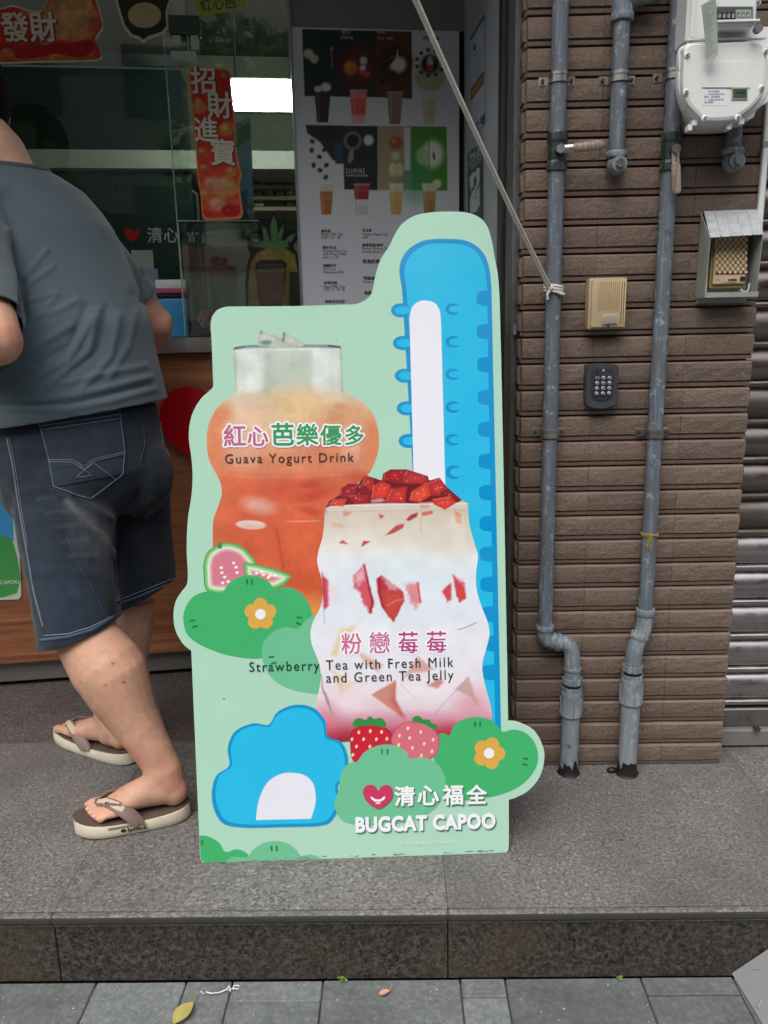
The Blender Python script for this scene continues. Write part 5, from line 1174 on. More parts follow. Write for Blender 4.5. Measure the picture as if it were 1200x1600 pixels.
painted('guava_slice', BOARD, go2, .0013, guava(go2, None, (210, 124, 140), [B(x, y, 280, 470, 3.267) for x, y in ((395, 1390), (420, 1384), (430, 1398), (465, 1402), (455, 1412), (488, 1402))]), T_PRINT, HH*8, st)
bs('green_bush', spline([(286.5, 969), (288, 955), (294, 942), (306, 929.5), (329, 923), (345, 927), (357.8, 911.5), (373, 902), (390, 898.6), (408, 902), (421, 910), (429.7, 919), (450, 917), (470, 926), (482, 941), (487.5, 960), (490, 990), (470, 1020), (409.6, 1028.5), (375, 1027), (340.5, 1019), (309, 1005), (292, 990)], 5), G1, 9)
bs('pale_bush', spline([(409.6, 1028), (411, 1006), (424, 989), (444, 980.5), (466, 982), (473, 974), (490, 962), (520, 965), (520, 1075), (499, 1083), (473, 1081), (444, 1072.5), (421, 1055)], 5), G2, 10)
def tick(x, y, dx, dy, layer=11): bs('bush_tick', [(x-dx-dy*.35, y-dy+dx*.35), (x+dx-dy*.35, y+dy+dx*.35), (x+dx+dy*.35, y+dy-dx*.35), (x-dx+dy*.35, y-dy-dx*.35)], TK, layer)
def flower(cx, cy, layer, tilt=0):
    for k in range(5): bs('flower_petal', ellpts(cx+14.2*math.sin(tilt+2*math.pi*k/5), cy-14.2*math.cos(tilt+2*math.pi*k/5), 11.3, 11.3, 0, 18), (216, 166, 72), layer+.2*k)
    bs('flower_petal', ellpts(cx, cy, 13, 13), (216, 166, 72), layer+1); bs('flower_centre', ellpts(cx, cy, 8.2, 8.2), (232, 234, 240), layer+2)
for a in ((386, 909, .3, 4.5), (393.5, 909, .3, 4.5), (301, 969.5, 4.5, -.5), (305, 979, 4.5, -1.4), (468, 965, 4.5, .8), (467, 974.5, 4.5, 1.8), (424, 1026.5, 4.5, -.5), (428, 1036, 4.5, -1.4)): tick(*a)
flower(407, 959.5, 12)
# ---- strawberry milk glass
gl_top = [B(x, y, 460, 700, 3.529) for x, y in ((168, 330), (180, 318), (195, 290), (248, 262), (255, 225), (300, 196), (352, 200), (390, 150), (440, 165), (482, 180), (490, 140), (530, 118), (620, 118), (737, 155), (742, 180), (800, 163), (840, 215), (922, 285), (958, 305))]
gr = spline([(731.5, 788.4), (731.8, 800), (733.4, 819), (740, 845), (746.8, 868), (744, 895), (744.8, 921), (752, 946.5), (762, 972), (764.8, 992), (759, 1016), (753.5, 1040), (758, 1071), (766, 1099.5), (769, 1125), (762, 1150)], 4, False)
gl = spline([(510, 1160), (498, 1120), (494.5, 1100), (498, 1080), (501.5, 1056), (497, 1031.5), (488, 1009), (485, 989), (490, 969), (500.5, 949), (504, 926.7), (502, 904), (496, 881), (497.5, 861.5), (504, 839), (506.8, 813), (507.5, 797)], 4, False)
gout = gl_top+gr+gl
def Z5(*p): return [B(x, y, 460, 700, 3.529) for x, y in p]
def fglass(c):
    c.vgrad([(730, (150, 40, 40)), (788, (200, 184, 172)), (800, (204, 192, 174)), (825, (214, 206, 192)), (848, (222, 216, 206)), (866, (226, 228, 228)), (900, (216, 226, 234)), (960, (218, 224, 234)), (1000, (224, 226, 234)), (1060, (226, 220, 228)), (1088, (226, 210, 220)), (1108, (220, 192, 204)), (1122, (208, 146, 164)), (1138, (182, 70, 90)), (1160, (150, 30, 50))])
    c.ell(535, 850, 36, 16, (226, 222, 214), .7, 1.2); c.ell(520, 885, 26, 26, (228, 232, 236), .8, 1.1); c.ell(620, 900, 90, 26, (214, 226, 234), .6, 1.2); c.ell(702, 835, 40, 30, (206, 200, 184), .5, 1.2); c.ell(560, 1000, 60, 40, (230, 232, 238), .6, 1.2); c.ell(700, 1000, 50, 50, (226, 228, 238), .5, 1.2)
    c.ell(660, 1075, 60, 26, (232, 226, 232), .7, 1.2); c.ell(540, 1090, 34, 26, (232, 214, 224), .6, 1.2); c.ell(740, 1105, 26, 28, (206, 140, 156), .6, 1.2); c.ell(508, 1125, 22, 22, (206, 120, 140), .6, 1.2); c.ell(600, 1130, 70, 12, (206, 150, 166), .5, 1.2)
    red, dk, org = (196, 44, 56), (150, 26, 44), (206, 84, 62)
    c.poly(Z5((150, 690), (185, 735), (190, 870), (165, 892), (152, 800)), (190, 40, 60), .9, 2, 3); c.poly(Z5((182, 745), (240, 760), (235, 850), (190, 860)), (232, 210, 220), .6, 5)
    c.poly(Z5((330, 700), (385, 645), (402, 720), (437, 860), (422, 912), (395, 880), (360, 800), (330, 770)), (206, 70, 84), .9, 2.2, 7, 4); c.line(Z5((385, 650), (405, 740), (432, 850), (418, 905)), 3.5, dk, .85, 2)
    c.poly(Z5((330, 700), (380, 660), (390, 720), (350, 760)), (236, 214, 222), .65, 4, 6, 3)
    c.poly(Z5((455, 720), (480, 703), (600, 790), (606, 840), (545, 962), (480, 870), (458, 790)), (176, 42, 50), .95, 1.3, 3); c.poly(Z5((490, 790), (590, 800), (596, 845), (540, 940), (495, 870)), org, .65, 5, 4); c.line(Z5((510, 870), (560, 840), (600, 835)), 1.6, (232, 170, 150), .6, 2); c.poly(Z5((480, 703), (560, 745), (590, 785), (520, 780)), (232, 212, 222), .6, 3, 10, 3); c.line(Z5((470, 720), (468, 800), (490, 880)), 3, dk, .7, 2)
    c.poly(Z5((610, 750), (680, 742), (697, 850), (672, 885), (640, 845)), (214, 120, 128), .85, 3, 9, 3); c.line(Z5((680, 745), (694, 850)), 3, (176, 46, 62), .7, 2)
    c.poly(Z5((815, 790), (866, 738), (868, 838), (842, 848)), (204, 64, 72), .95, 1.6, 4); c.poly(Z5((875, 700), (935, 740), (946, 830), (908, 852), (884, 780)), (200, 56, 64), .95, 1.6, 4); c.poly(Z5((880, 700), (935, 725), (930, 760)), (228, 180, 190), .6, 2, 8, 3); c.poly(Z5((900, 770), (930, 780), (925, 830)), org, .5, 3)
    for p, k, a in ((((500, 482), (560, 428), (605, 416), (600, 440), (545, 470)), (186, 60, 60), .9), (((368, 545), (380, 512), (420, 515)), (196, 50, 54), .95), (((245, 525), (265, 506), (297, 530)), (200, 60, 60), .85), (((615, 398), (640, 370), (682, 355), (675, 378), (632, 402)), (150, 40, 46), .9), (((885, 345), (920, 365), (922, 420), (888, 410)), (216, 140, 100), .9), (((465, 362), (496, 375), (474, 393)), (196, 70, 66), .9), (((205, 410), (270, 425), (268, 440), (210, 436)), (222, 170, 140), .7), (((270, 340), (320, 350), (300, 375), (270, 372)), (206, 90, 80), .7), (((700, 355), (760, 345), (765, 362), (705, 375)), (206, 80, 70), .8), (((690, 310), (745, 312), (750, 332), (694, 334)), (206, 80, 66), .7)): c.poly(Z5(*p), k, a, 1)
    c.line(Z5((697, 385), (697, 465)), 1, (150, 130, 120), .5, 1)
    br = (186, 116, 96)
    c.poly(Z5((425, 1360), (558, 1280), (556, 1385), (610, 1490), (562, 1462)), (194, 120, 100), .85, 1.6, 2); c.poly(Z5((556, 1300), (556, 1390), (608, 1488), (580, 1470), (530, 1390)), (186, 70, 80), .6, 4); c.poly(Z5((350, 1120), (440, 1170), (490, 1195), (462, 1235), (390, 1190)), (204, 160, 146), .75, 3); c.poly(Z5((605, 1265), (680, 1150), (772, 1220), (720, 1235), (650, 1240)), (202, 140, 130), .75, 2.5); c.poly(Z5((735, 1310), (800, 1270), (822, 1290), (790, 1325)), (190, 112, 104), .8, 2.5); c.poly(Z5((890, 1330), (960, 1262), (986, 1330), (1012, 1420), (972, 1372)), (184, 140, 130), .7, 2.5); c.poly(Z5((150, 1310), (186, 1380), (216, 1482), (176, 1400)), (156, 112, 108), .8, 1.5)
    c.line(Z5((960, 1265), (860, 1370), (770, 1470)), 1.6, (160, 140, 146), .5, 1.5); c.line(Z5((585, 1300), (680, 1400)), 1.2, (190, 180, 190), .6, 1.5); c.line(Z5((900, 1003), (945, 990), (1003, 963)), 1.2, (70, 62, 66), .6, 1); c.line(Z5((163, 890), (166, 965)), 1.2, (130, 120, 136), .6, 1.2); c.line(Z5((148, 1250), (158, 1350), (178, 1360)), 1.4, (120, 70, 84), .6, 1.4)
    for p in (((205, 1140), (250, 1000), (330, 978), (322, 1030), (252, 1080), (236, 1150)), ((205, 1225), (250, 1250), (282, 1270), (260, 1352)), ((300, 1290), (330, 1300), (290, 1330))): c.poly(Z5(*p), (216, 196, 140), .75, 4, 5, 5)
    # glass rim and highlights
    c.poly(Z5((168, 318), (958, 302), (960, 340), (168, 358)), (218, 208, 200), .5, 1.5); c.line(Z5((168, 322), (560, 312), (958, 306)), 1.6, (236, 232, 228), .8, 1.2); c.line(Z5((168, 352), (560, 345), (958, 338)), 1.3, (170, 156, 146), .5, 1.4); c.line(Z5((172, 320), (174, 355)), 2, (120, 100, 96), .6, 1.5); c.line(Z5((955, 306), (957, 340)), 2, (190, 180, 176), .7, 1.5)
    c.poly(Z5((860, 370), (930, 380), (950, 560), (880, 560)), (232, 226, 218), .35, 4); c.poly(Z5((285, 360), (420, 360), (420, 470), (285, 480)), (226, 216, 206), .4, 5)
    c.noise(20, .035, 21)
    # diced strawberries on top
    P = [((485, 180), (490, 140), (530, 118), (620, 118), (600, 150), (590, 195)), ((600, 150), (620, 118), (737, 155), (730, 198), (590, 195)), ((365, 212), (390, 150), (442, 165), (430, 240)), ((422, 280), (430, 205), (485, 182), (532, 205), (520, 275)), ((500, 297), (532, 222), (622, 213), (610, 302)), ((632, 290), (645, 240), (737, 182), (752, 262), (690, 300)), ((735, 190), (800, 163), (838, 215), (805, 262), (752, 262)), ((800, 232), (840, 214), (922, 286), (900, 296), (820, 278)), ((248, 262), (255, 225), (300, 196), (352, 205), (345, 262), (262, 275)), ((186, 316), (215, 280), (292, 278), (272, 322)), ((285, 262), (418, 258), (412, 302), (330, 308)), ((757, 282), (862, 264), (892, 302), (830, 340), (772, 312)), ((345, 205), (372, 200), (430, 240), (420, 262), (345, 262))]
    cl = [(146, 22, 30), (160, 40, 44), (156, 36, 38), (192, 48, 36), (176, 42, 40), (196, 62, 46), (172, 40, 42), (118, 18, 28), (136, 30, 36), (184, 60, 48), (146, 26, 34), (190, 52, 42), (120, 16, 26)]
    edge = Z5((168, 330), (195, 288), (248, 255), (260, 222), (300, 194), (352, 200), (390, 148), (442, 165), (488, 140), (530, 116), (620, 116), (740, 155), (800, 161), (842, 214), (924, 286), (900, 300), (830, 300), (690, 306), (520, 302), (330, 310), (200, 320))
    c.poly(edge, (104, 16, 24), 1, .8)
    rn = random.Random(6)
    for p, k in zip(P, cl):
        p5 = Z5(*p); c.poly(p5, k, 1, .8); q = np.array(p5); ctr = q.mean(0); c.poly([tuple(ctr+(v-ctr)*.62+np.array([1, 1])) for v in q], tuple(min(255, v*1.22+6) for v in k), .6, 3, 3)
        a, b_ = q[0], q[1]; c.line([tuple(a*.85+ctr*.15), tuple(b_*.85+ctr*.15)], 1.2, (236, 170, 160), .55, 1.5)
        for _ in range(4): t = rn.uniform(0, .8); v = q[rn.randrange(len(q))]; w = ctr*(1-t)+v*t; c.ell(w[0], w[1], rn.uniform(.6, 1.6), rn.uniform(.5, 1.1), (242, 206, 196), rn.uniform(.4, .8), .8)
    c.poly(Z5((420, 286), (480, 276), (505, 290), (470, 300), (425, 302)), (214, 176, 176), .8, 1.4); c.poly(Z5((690, 300), (760, 296), (765, 306), (690, 308)), (220, 190, 186), .7, 1.2)
painted('milk_glass', BOARD, gout, .0013, fglass, T_PRINT, HH*13, st)
# ---- plain blue cloud in place of the figure at the lower left
cl_o = spline([(352, 1288), (336, 1268), (331, 1240), (338, 1212), (358, 1196), (356, 1168), (368, 1142), (396, 1130), (420, 1132), (434, 1112), (462, 1101), (490, 1106), (508, 1126), (512, 1150), (534, 1160), (544, 1186), (540, 1214), (528, 1228), (531, 1254), (520, 1280), (500, 1290), (440, 1292), (390, 1293)], 5)
bs('blue_cloud', cl_o, DBLUE, 16); cm = np.mean(cl_o, 0); bs('blue_cloud', [tuple(cm+(np.array(p)-cm)*.948) for p in cl_o], BLUE, 17)
bs('white_patch', [(400, 1281)]+spline([(400, 1281), (404, 1252), (416, 1225), (434, 1211), (455, 1207), (478, 1212), (491, 1228), (493, 1255), (486, 1279)], 5, False), (226, 226, 236), 18)
# ---- lower right group
def berry(cx, pts, c, leaves, seeds, dark, layer):
    bs('strawberry', pts, dark, layer, 5); cc = np.mean(pts, 0); bs('strawberry', [tuple(cc+(np.array(p)-cc)*.95) for p in pts], c, layer+.5, 5)
    bs('strawberry_leaf', leaves, (44, 140, 66), layer+1, 4)
    for x, y in seeds: bs('seed', ellpts(x, y, 2.1, 3.0, .3, 10), (246, 208, 156), layer+1.5)
Z7 = lambda *p: [B(x, y, 500, 1080, 3.158) for x, y in p]
berry(0, Z7((150, 225), (165, 188), (210, 170), (270, 168), (325, 180), (352, 215), (345, 270), (250, 345), (180, 352), (155, 320)), (198, 28, 56), Z7((163, 172), (172, 140), (200, 132), (225, 142), (245, 122), (268, 136), (300, 130), (325, 155), (318, 178), (270, 168), (215, 170)), Z7((192, 202), (248, 196), (304, 200), (215, 236), (278, 236), (330, 234), (180, 272), (246, 272), (162, 313), (158, 236)), (150, 20, 46), 19)
berry(0, Z7((350, 255), (365, 195), (400, 160), (450, 148), (530, 165), (580, 210), (590, 262), (565, 322), (480, 345), (400, 305)), (208, 108, 126), Z7((458, 148), (462, 126), (490, 122), (510, 138), (540, 140), (552, 158), (575, 165), (574, 190), (545, 180), (505, 158)), Z7((434, 182), (392, 218), (442, 230), (497, 200), (558, 238), (514, 258), (456, 278), (552, 296), (500, 316), (388, 264)), (176, 84, 110), 21)
bs('green_bush', Z7((585, 216), (612, 208), (640, 216), (660, 170), (715, 136), (785, 127), (850, 145), (895, 192), (905, 200), (955, 189), (1010, 203), (1055, 248), (1075, 310), (1068, 365), (1028, 430), (960, 480), (880, 510), (800, 524), (620, 522), (560, 300)), G1, 18, 5)
bs('pale_bush', Z7((95, 480), (100, 420), (125, 370), (155, 350), (185, 344), (222, 298), (290, 266), (362, 265), (420, 294), (446, 330), (510, 325), (570, 350), (608, 398), (619, 460), (588, 552), (500, 620), (400, 647), (250, 657), (120, 640), (70, 560)), G2, 24, 5)
for x, y, a, b_ in ((765, 162, .5, 13), (790, 162, .5, 13), (1014, 332, 13, 2), (1010, 361, 13, 3), (306, 297, .5, 13), (333, 297, .8, 13)): p = B(x, y, 500, 1080, 3.158); tick(p[0], p[1], a/3.158, b_/3.158, 25)
flower(764, 1176.6, 19, .35)
bs('green_bush', [(311.5, 1306)]+spline([(312.3, 1305.5), (326, 1307), (343, 1317), (352, 1331), (368, 1327), (381, 1330), (388, 1337), (384, 1347)], 4, False)+[(322, 1349.2), (316.5, 1346.2), (313.4, 1341)], G1, 2)
bs('pale_bush', [(352, 1347.7), (362, 1338), (384, 1340)]+spline([(388, 1338), (396, 1327), (412, 1317), (432, 1314), (450, 1318), (464, 1329), (470, 1337), (485, 1335), (498, 1339), (509, 1346)], 4, False)[:-1]+[(508, 1342.5)], G2, 3)
tick(424.5, 1325.7, .2, 4.5, 4); tick(432.5, 1325.7, .3, 4.5, 4); tick(316, 1317, .2, 4, 4)
rn = random.Random(44)
for x, y, a, b_ in [(350, 1092, 2.2, 1.2), (345, 783, 1.4, 1), (600, 512, 1.2, .8), (458, 1330, 2, .9), (560, 505, .9, .8), (742, 1250, 1.1, .8)]+[(rn.uniform(330, 780), rn.uniform(500, 1330), rn.uniform(.5, 1.1), rn.uniform(.4, .8)) for _ in range(26)]: bs('scuff', ellpts(x, y, a, b_, rn.uniform(0, 3), 8), (112, 128, 118), 1.4)
for k in range(34):
    x = rn.uniform(330, 785); yb = 1348.8-(x-320)*.0375-1.5; bs('scuff', ellpts(x, yb-rn.uniform(0, 2.5), rn.uniform(1.5, 7), rn.uniform(.4, 1.2), -.035, 8), (122, 136, 124), 4.4+.02*k)
# ---- lettering on the standee
PINK, GRN, MAG = (186, 96, 134), (52, 148, 88), (172, 52, 122)
def stext(s, a, b, c, layer, off=.02, halo=None, hw=.09, ys=1.0, shadow=None, sp=1.0):
    global SPACING
    SPACING = sp
    if shadow: text('lettering', s, BOARD, a, b, flatmat(shadow), HH*(layer-1), st, hw, ys, dx=1.6, dy=2)
    if halo: text('lettering', s, BOARD, a, b, flatmat(halo), HH*layer, st, hw, ys)
    text('lettering', s, BOARD, a, b, flatmat(c), HH*(layer+1), st, off, ys); SPACING = 1.0
W_ = (236, 236, 242)
for ch, x0, x1, c, y0, y1 in (('紅', 350.5, 384, PINK, 696, 695.6), ('心', 388, 419, PINK, 695.5, 695), ('芭', 425.5, 459, GRN, 694.5, 694), ('樂', 464, 497, GRN, 694, 693.6), ('優', 501.5, 533, GRN, 693.6, 693.2), ('多', 540, 568, GRN, 693.5, 693)):
    stext(ch, (x0, y0-1), (x1, y1-1), c, 27, .022, W_, .10)
stext('Guava Yogurt Drink', (352, 724), (553, 721.5), (64, 44, 36), 27, .006, None, 0, 1.05, None, 1.22)
for ch, x0, x1, c in (('粉', 534, 565, (198, 106, 136)), ('戀', 578, 609, (190, 104, 144)), ('莓', 623, 653, MAG), ('莓', 667, 697, MAG)):
    stext(ch, (x0, 1019-(x0-534)*.02), (x1, 1019-(x1-534)*.02), c, 27, .013, (240, 238, 244), .09, 1.08)
DT = (26, 52, 50)
stext('Strawberry Tea with Fresh Milk', (390, 1049.5), (708.5, 1041.5), DT, 27, .006, None, 0, 1.12, None, 1.22); stext('and Green Tea Jelly', (510, 1066.5), (708.5, 1061.5), DT, 27, .006, None, 0, 1.12, None, 1.22)
hc_ = [B(x, y, 500, 1080, 3.158) for x, y in ((287, 490), (270, 466), (240, 460), (218, 476), (213, 505), (228, 540), (262, 568), (290, 578), (325, 560), (352, 530), (360, 495), (345, 466), (318, 462), (298, 474))]
bs('heart_emblem', [(x+1.2, y+1.4) for x, y in hc_], (60, 110, 86), 27, 4); bs('heart_emblem', hc_, (196, 54, 96), 28, 4)
bs('heart_emblem', Z7((248, 516), (258, 521), (275, 532), (298, 532), (312, 520), (323, 516), (318, 532), (300, 543), (270, 543), (254, 532)), (240, 238, 244), 29); bs('heart_emblem', Z7((274, 548), (298, 547), (298, 553), (275, 554)), (240, 238, 244), 29)
for ch, x0, x1 in (('清', 617, 647.5), ('心', 653, 685), ('福', 692, 723), ('全', 729.5, 760)):
    stext(ch, (x0, 1256-(x0-617)*.022), (x1, 1256-(x1-617)*.022), (236, 238, 242), 28, .026, None, .04, 1.0, (66, 116, 92))
stext('BUGCAT CAPOO', (557, 1299), (773, 1292.5), (236, 238, 244), 28, .05, None, .055, 1.2, (70, 116, 96), 1.08)
stext('© 2024 BUGCAT CAPOO', (625, 1321), (709.5, 1318), (222, 232, 228), 27, .004)
# ------------------------------------------------------------------ the man at the counter
def J(x, y, Y): return ony(x, y, Y)
def rpx(r, P): return r*depth(P)/FPX
FWD = Vector((-.78, .625, 0)).normalized(); RGT = FWD.cross(Vector((0, 0, 1))).normalized(); UP = Vector((0, 0, 1))
def remesh(mb, voxel, smooth=4, fac=.5):
    me = mb.mesh('tmp', None); o = bpy.data.objects.new('tmp', me); COL.objects.link(o)
    r = o.modifiers.new('r', 'REMESH'); r.mode = 'VOXEL'; r.voxel_size = voxel; r.use_smooth_shade = True
    if smooth: s = o.modifiers.new('s', 'SMOOTH'); s.iterations = smooth; s.factor = fac
    bpy.context.view_layer.update(); out = bpy.data.meshes.new_from_object(o.evaluated_get(bpy.context.evaluated_depsgraph_get()))
    bpy.data.objects.remove(o); bpy.data.meshes.remove(me); return out
def mco(me):
    a = np.zeros(len(me.vertices)*3, np.float32); me.vertices.foreach_get('co', a); return a.reshape(-1, 3).astype(float)
def mno(me):
    a = np.zeros(len(me.vertices)*3, np.float32); me.vertex_normals.foreach_get('vector', a); return a.reshape(-1, 3).astype(float)
def place(me, name, mt, parent):
    c = mco(me)-np.array(wloc(parent)); me.vertices.foreach_set('co', c.astype(np.float32).ravel()); me.update(); me.materials.clear(); me.materials.append(mt); me.name = name
    me.polygons.foreach_set('use_smooth', [True]*len(me.polygons)); return link(name, me, parent)
def tring(c, a, b, tilt=0.0, up=UP): # torso ring, lateral radius a, depth radius b
    return (c, RGT*a, (FWD*math.cos(tilt)+UP*math.sin(tilt))*b)
man = thing('person', (J(130, 700, 1.8).x, 1.75, 0), 'man seen from behind in grey blue t-shirt, dark denim shorts and flip-flops', 'person')
# torso ring centres (pixel, depth)
hem, waist, chest, upper, shld, neck = J(122, 648, 1.88), J(110, 560, 1.90), J(90, 450, 1.93), J(62, 355, 1.965), J(36, 294, 1.985), J(8, 259, 2.0)
LS = upper-RGT*.165+UP*.03; RS = upper+RGT*.105-UP*.012
LE, LH = J(-5, 532, 1.57), J(-170, 600, 1.95)
RE, RH = J(243, 506, 2.15), J(172, 625, 2.22)
headc = J(-47, 160, 2.09)
# legs
nh, nk = J(95, 735, 1.80), J(116, 955, 1.672)
fh, fk = J(185, 735, 1.97), J(200, 945, 1.99)
TO, HE = onz(116, 1291, .016), onz(298, 1263, .016); TO.z = HE.z = 0
TO2, HE2 = onz(93, 1141, .016), onz(210, 1185, .016); TO2.z = HE2.z = 0
def footframe(T, H): x = (T-H).normalized(); return H, x, UP.cross(x), (T-H).length
def leg(m, knee, pts, T, H, med):
    """shank through pixel stations, then the foot in its own frame; med: +1 when the big toe is on the frame's left"""
    o, x, y, L_ = footframe(T, H); loc = lambda s, t, z: o+x*(s*L_)+y*t+UP*z
    m.tube([p for p, r in pts], [r for p, r in pts], 20)
    ank = pts[-1][0]
    m.tube([ank, (ank+loc(.15, 0, .075))/2, loc(.15, 0, .072)], [pts[-1][1], pts[-1][1]*1.0, .032], 16)
    m.sph(loc(.135, 0, .067), .033, 14, (1.0, .92, 1.05)); m.sph(ank+y*.030+UP*-.012, .013, 10); m.sph(ank-y*.030+UP*-.006, .013, 10)
    def el(s, t, z, a, h): return (loc(s, t, z), y*a, UP*h)
    m.loft([el(.13, 0, .066, .028, .028), el(.24, 0, .074, .031, .034), el(.38, .004*med, .073, .034, .035), el(.52, .006*med, .064, .039, .027), el(.64, .006*med, .054, .043, .020), el(.74, .004*med, .048, .041, .014), el(.80, .0, .045, .036, .010)], 18)
    m.tube([ank, loc(.30, 0, .088), loc(.48, .004*med, .074)], [pts[-1][1]*.8, .028, .022], 12)
    for k, (t, s0, s1, r) in enumerate(((.031, .74, .955, .0118), (.0105, .76, .945, .0084), (-.007, .755, .915, .0080), (-.0225, .73, .875, .0076), (-.037, .69, .825, .0072))):
        t *= med; s0 *= .96; s1 *= .945; m.tube([loc(s0-.08, t*.8, .048), loc(s0, t*.95, .050), loc((s0+s1)/2, t, .051 if k else .048), loc(s1-.02, t*1.03, .043), loc(s1, t*1.04, .0405)], [r*1.0, r*1.05, r, r*1.05, r*.6], 10)
body = MB()
body.loft([tring(hem-UP*.10, .185, .140), tring(hem, .19, .14), tring(waist, .185, .13), tring(chest, .19, .115), tring(upper, .18, .105), tring(shld, .15, .08), tring(neck, .065, .065), tring(neck+UP*.03+FWD*.015, .060, .062)], 24)
body.tube([neck-UP*.03, neck+UP*.03+FWD*.02, headc-UP*.06-FWD*.02], [.064, .061, .060], 16)
rr = Matrix((RGT, FWD, UP)).transposed()
body.sph(headc, .1, 20, (.80, .98, 1.16), rr); body.sph(headc+FWD*.035-UP*.055, .07, 16, (.85, .85, 1.0), rr)
body.sph(headc+FWD*.098-UP*.012, .016, 8, (.8, 1, 1.3), rr); body.sph(headc+FWD*.092-UP*.062, .02, 8, (1.2, .5, .4), rr)
for s in (-1, 1):
    body.sph(headc+RGT*s*.083-FWD*.004-UP*.012, .026, 10, (.35, .8, 1.25), rr); body.sph(headc+FWD*.082+RGT*s*.03+UP*.012, .013, 8, (1.2, .6, .7), rr)
body.tube([LS, (LS+LE)/2+Vector((0, -.005, 0)), LE], [.062, .052, .047], 16); body.tube([LE, LE*.6+LH*.4, LH], [.048, .043, .028], 16)
body.sph(RE, .047, 14); body.sph(LE, .049, 14); body.tube([RS, (RS+RE)/2, RE], [.062, .052, .044], 16); body.tube([RE, RE*.6+RH*.4, RH], [.046, .043, .028], 16)
for h, e in ((LH, LE), (RH, RE)):
    d = (h-e).normalized(); sd_ = d.cross(UP).normalized(); dn = sd_.cross(d)
    body.loft([(h-d*.01, sd_*.026, dn*.019), (h+d*.03, sd_*.038, dn*.016), (h+d*.075, sd_*.04, dn*.014), (h+d*.095, sd_*.034, dn*.010)], 12)
    for k in range(4):
        b = h+d*.082+sd_*(-.030+.020*k); l = (.062, .072, .066, .05)[k]; body.tube([b-d*.01, b+d*l*.5-UP*.008, b+d*l-UP*.028], [.0092, .0085, .0068], 8)
    b = h+d*.025-sd_*.034; body.tube([b+sd_*.01, b+d*.03-sd_*.016, b+d*.055-sd_*.02-UP*.008], [.013, .0105, .008], 8)
body.tube([nh+Vector((.0, 0, .02)), (nh+nk)/2, nk], [.095, .072, .052], 18); body.tube([fh+Vector((0, 0, .02)), (fh+fk)/2, fk], [.095, .074, .056], 18)
st_ = []
for x, y, Y, r in ((116, 950, 1.672, 42), (128, 980, 1.665, 48), (141, 1006, 1.657, 49), (165, 1040, 1.644, 55.5), (177, 1056, 1.640, 55), (188, 1082, 1.635, 50), (209, 1122, 1.628, 40), (230, 1157, 1.622, 32.5), (247, 1186, 1.617, 29)):
    p = J(x, y, Y); st_.append((p, rpx(r, p)))
leg(body, nk, st_, TO, HE, -1)
st2 = []
for x, y, Y, r in ((196, 935, 1.985, 46), (192, 985, 1.975, 45), (186, 1030, 1.955, 43), (180, 1075, 1.925, 37), (176, 1115, 1.895, 29), (177, 1140, 1.875, 25)):
    p = J(x, y, Y); st2.append((p, rpx(r, p)))
leg(body, fk, st2, TO2, HE2, 1)
bm_ = remesh(body, .0046, 5)
c = mco(bm_); px_, py_ = pix(c); cv = Can(px_, py_); cv.fill((202, 160, 136))
cv.ell(282, 1222, 26, 24, (204, 134, 114), .45, 1); cv.ell(200, 1185, 26, 20, (196, 124, 106), .5, 1); cv.ell(160, 1285, 34, 20, (214, 158, 138), .6, 1); cv.ell(22, 520, 24, 20, (200, 132, 108), .5, 1); cv.ell(250, 505, 20, 24, (190, 124, 104), .5, 1); cv.ell(252, 1195, 10, 10, (190, 124, 102), .5, 1)
rn = random.Random(12)
for k in range(28): cv.ell(rn.uniform(100, 290), rn.uniform(990, 1240), rn.uniform(.8, 1.6), rn.uniform(.8, 1.5), (150, 96, 76), .55, .8)
for x, y in ((164, 1070), (193, 1066), (176, 1037)): cv.ell(x, y, 2.4, 1.6, (92, 52, 40), .9, .7)
cv.noise(40, .10, 5); cv.noise(9, .05, 6)
set_col(bm_, cv.c); place(bm_, 'body', m_skin(), man)
# toenails
o_, x_, y_, L_ = footframe(TO, HE)
for t, s, r in ((.031, .945, .0075), (.0105, .937, .0052), (-.007, .907, .005), (-.0225, .867, .0047), (-.037, .817, .0044)):
    p = o_+x_*(s*.945*L_)+y_*(-t*1.03)+UP*.0485
    MB().sph(p, r, 8, (1, .9, .3), Matrix((x_, y_, UP)).transposed() @ Matrix.Rotation(.5, 3, 'Y')).build('toenail', mat('toenail', (226, 180, 164), .35, var=.03), man, True)
# hair
hr = MB(); hr.sph(headc+UP*.018-FWD*.012, .1035, 24, (.83, .98, 1.12), rr); hr.sph(headc-FWD*.055-UP*.035, .062, 14, (1.0, .75, 1.0), rr)
hm = remesh(hr, .006, 3); cc_ = mco(hm)
bmh = bmesh.new(); bmh.from_mesh(hm); h_ = np.array(headc)
bmesh.ops.delete(bmh, geom=[v for v in bmh.verts if (Vector(v.co)-headc).dot(FWD) > .035 and (Vector(v.co)-headc).z < .055], context='VERTS'); bmh.to_mesh(hm); bmh.free()
th_ = NT('short_black_hair'); hn = th_.noise(260, 3, .7, (1, 1, .25)); th_.col(th_.mixc(hn, L(16, 13, 12), L(40, 34, 30))); th_.set(Roughness=.95, Specular_IOR_Level=.1); th_.bump(hn, .8, .004)
place(hm, 'hair', th_.m, man)
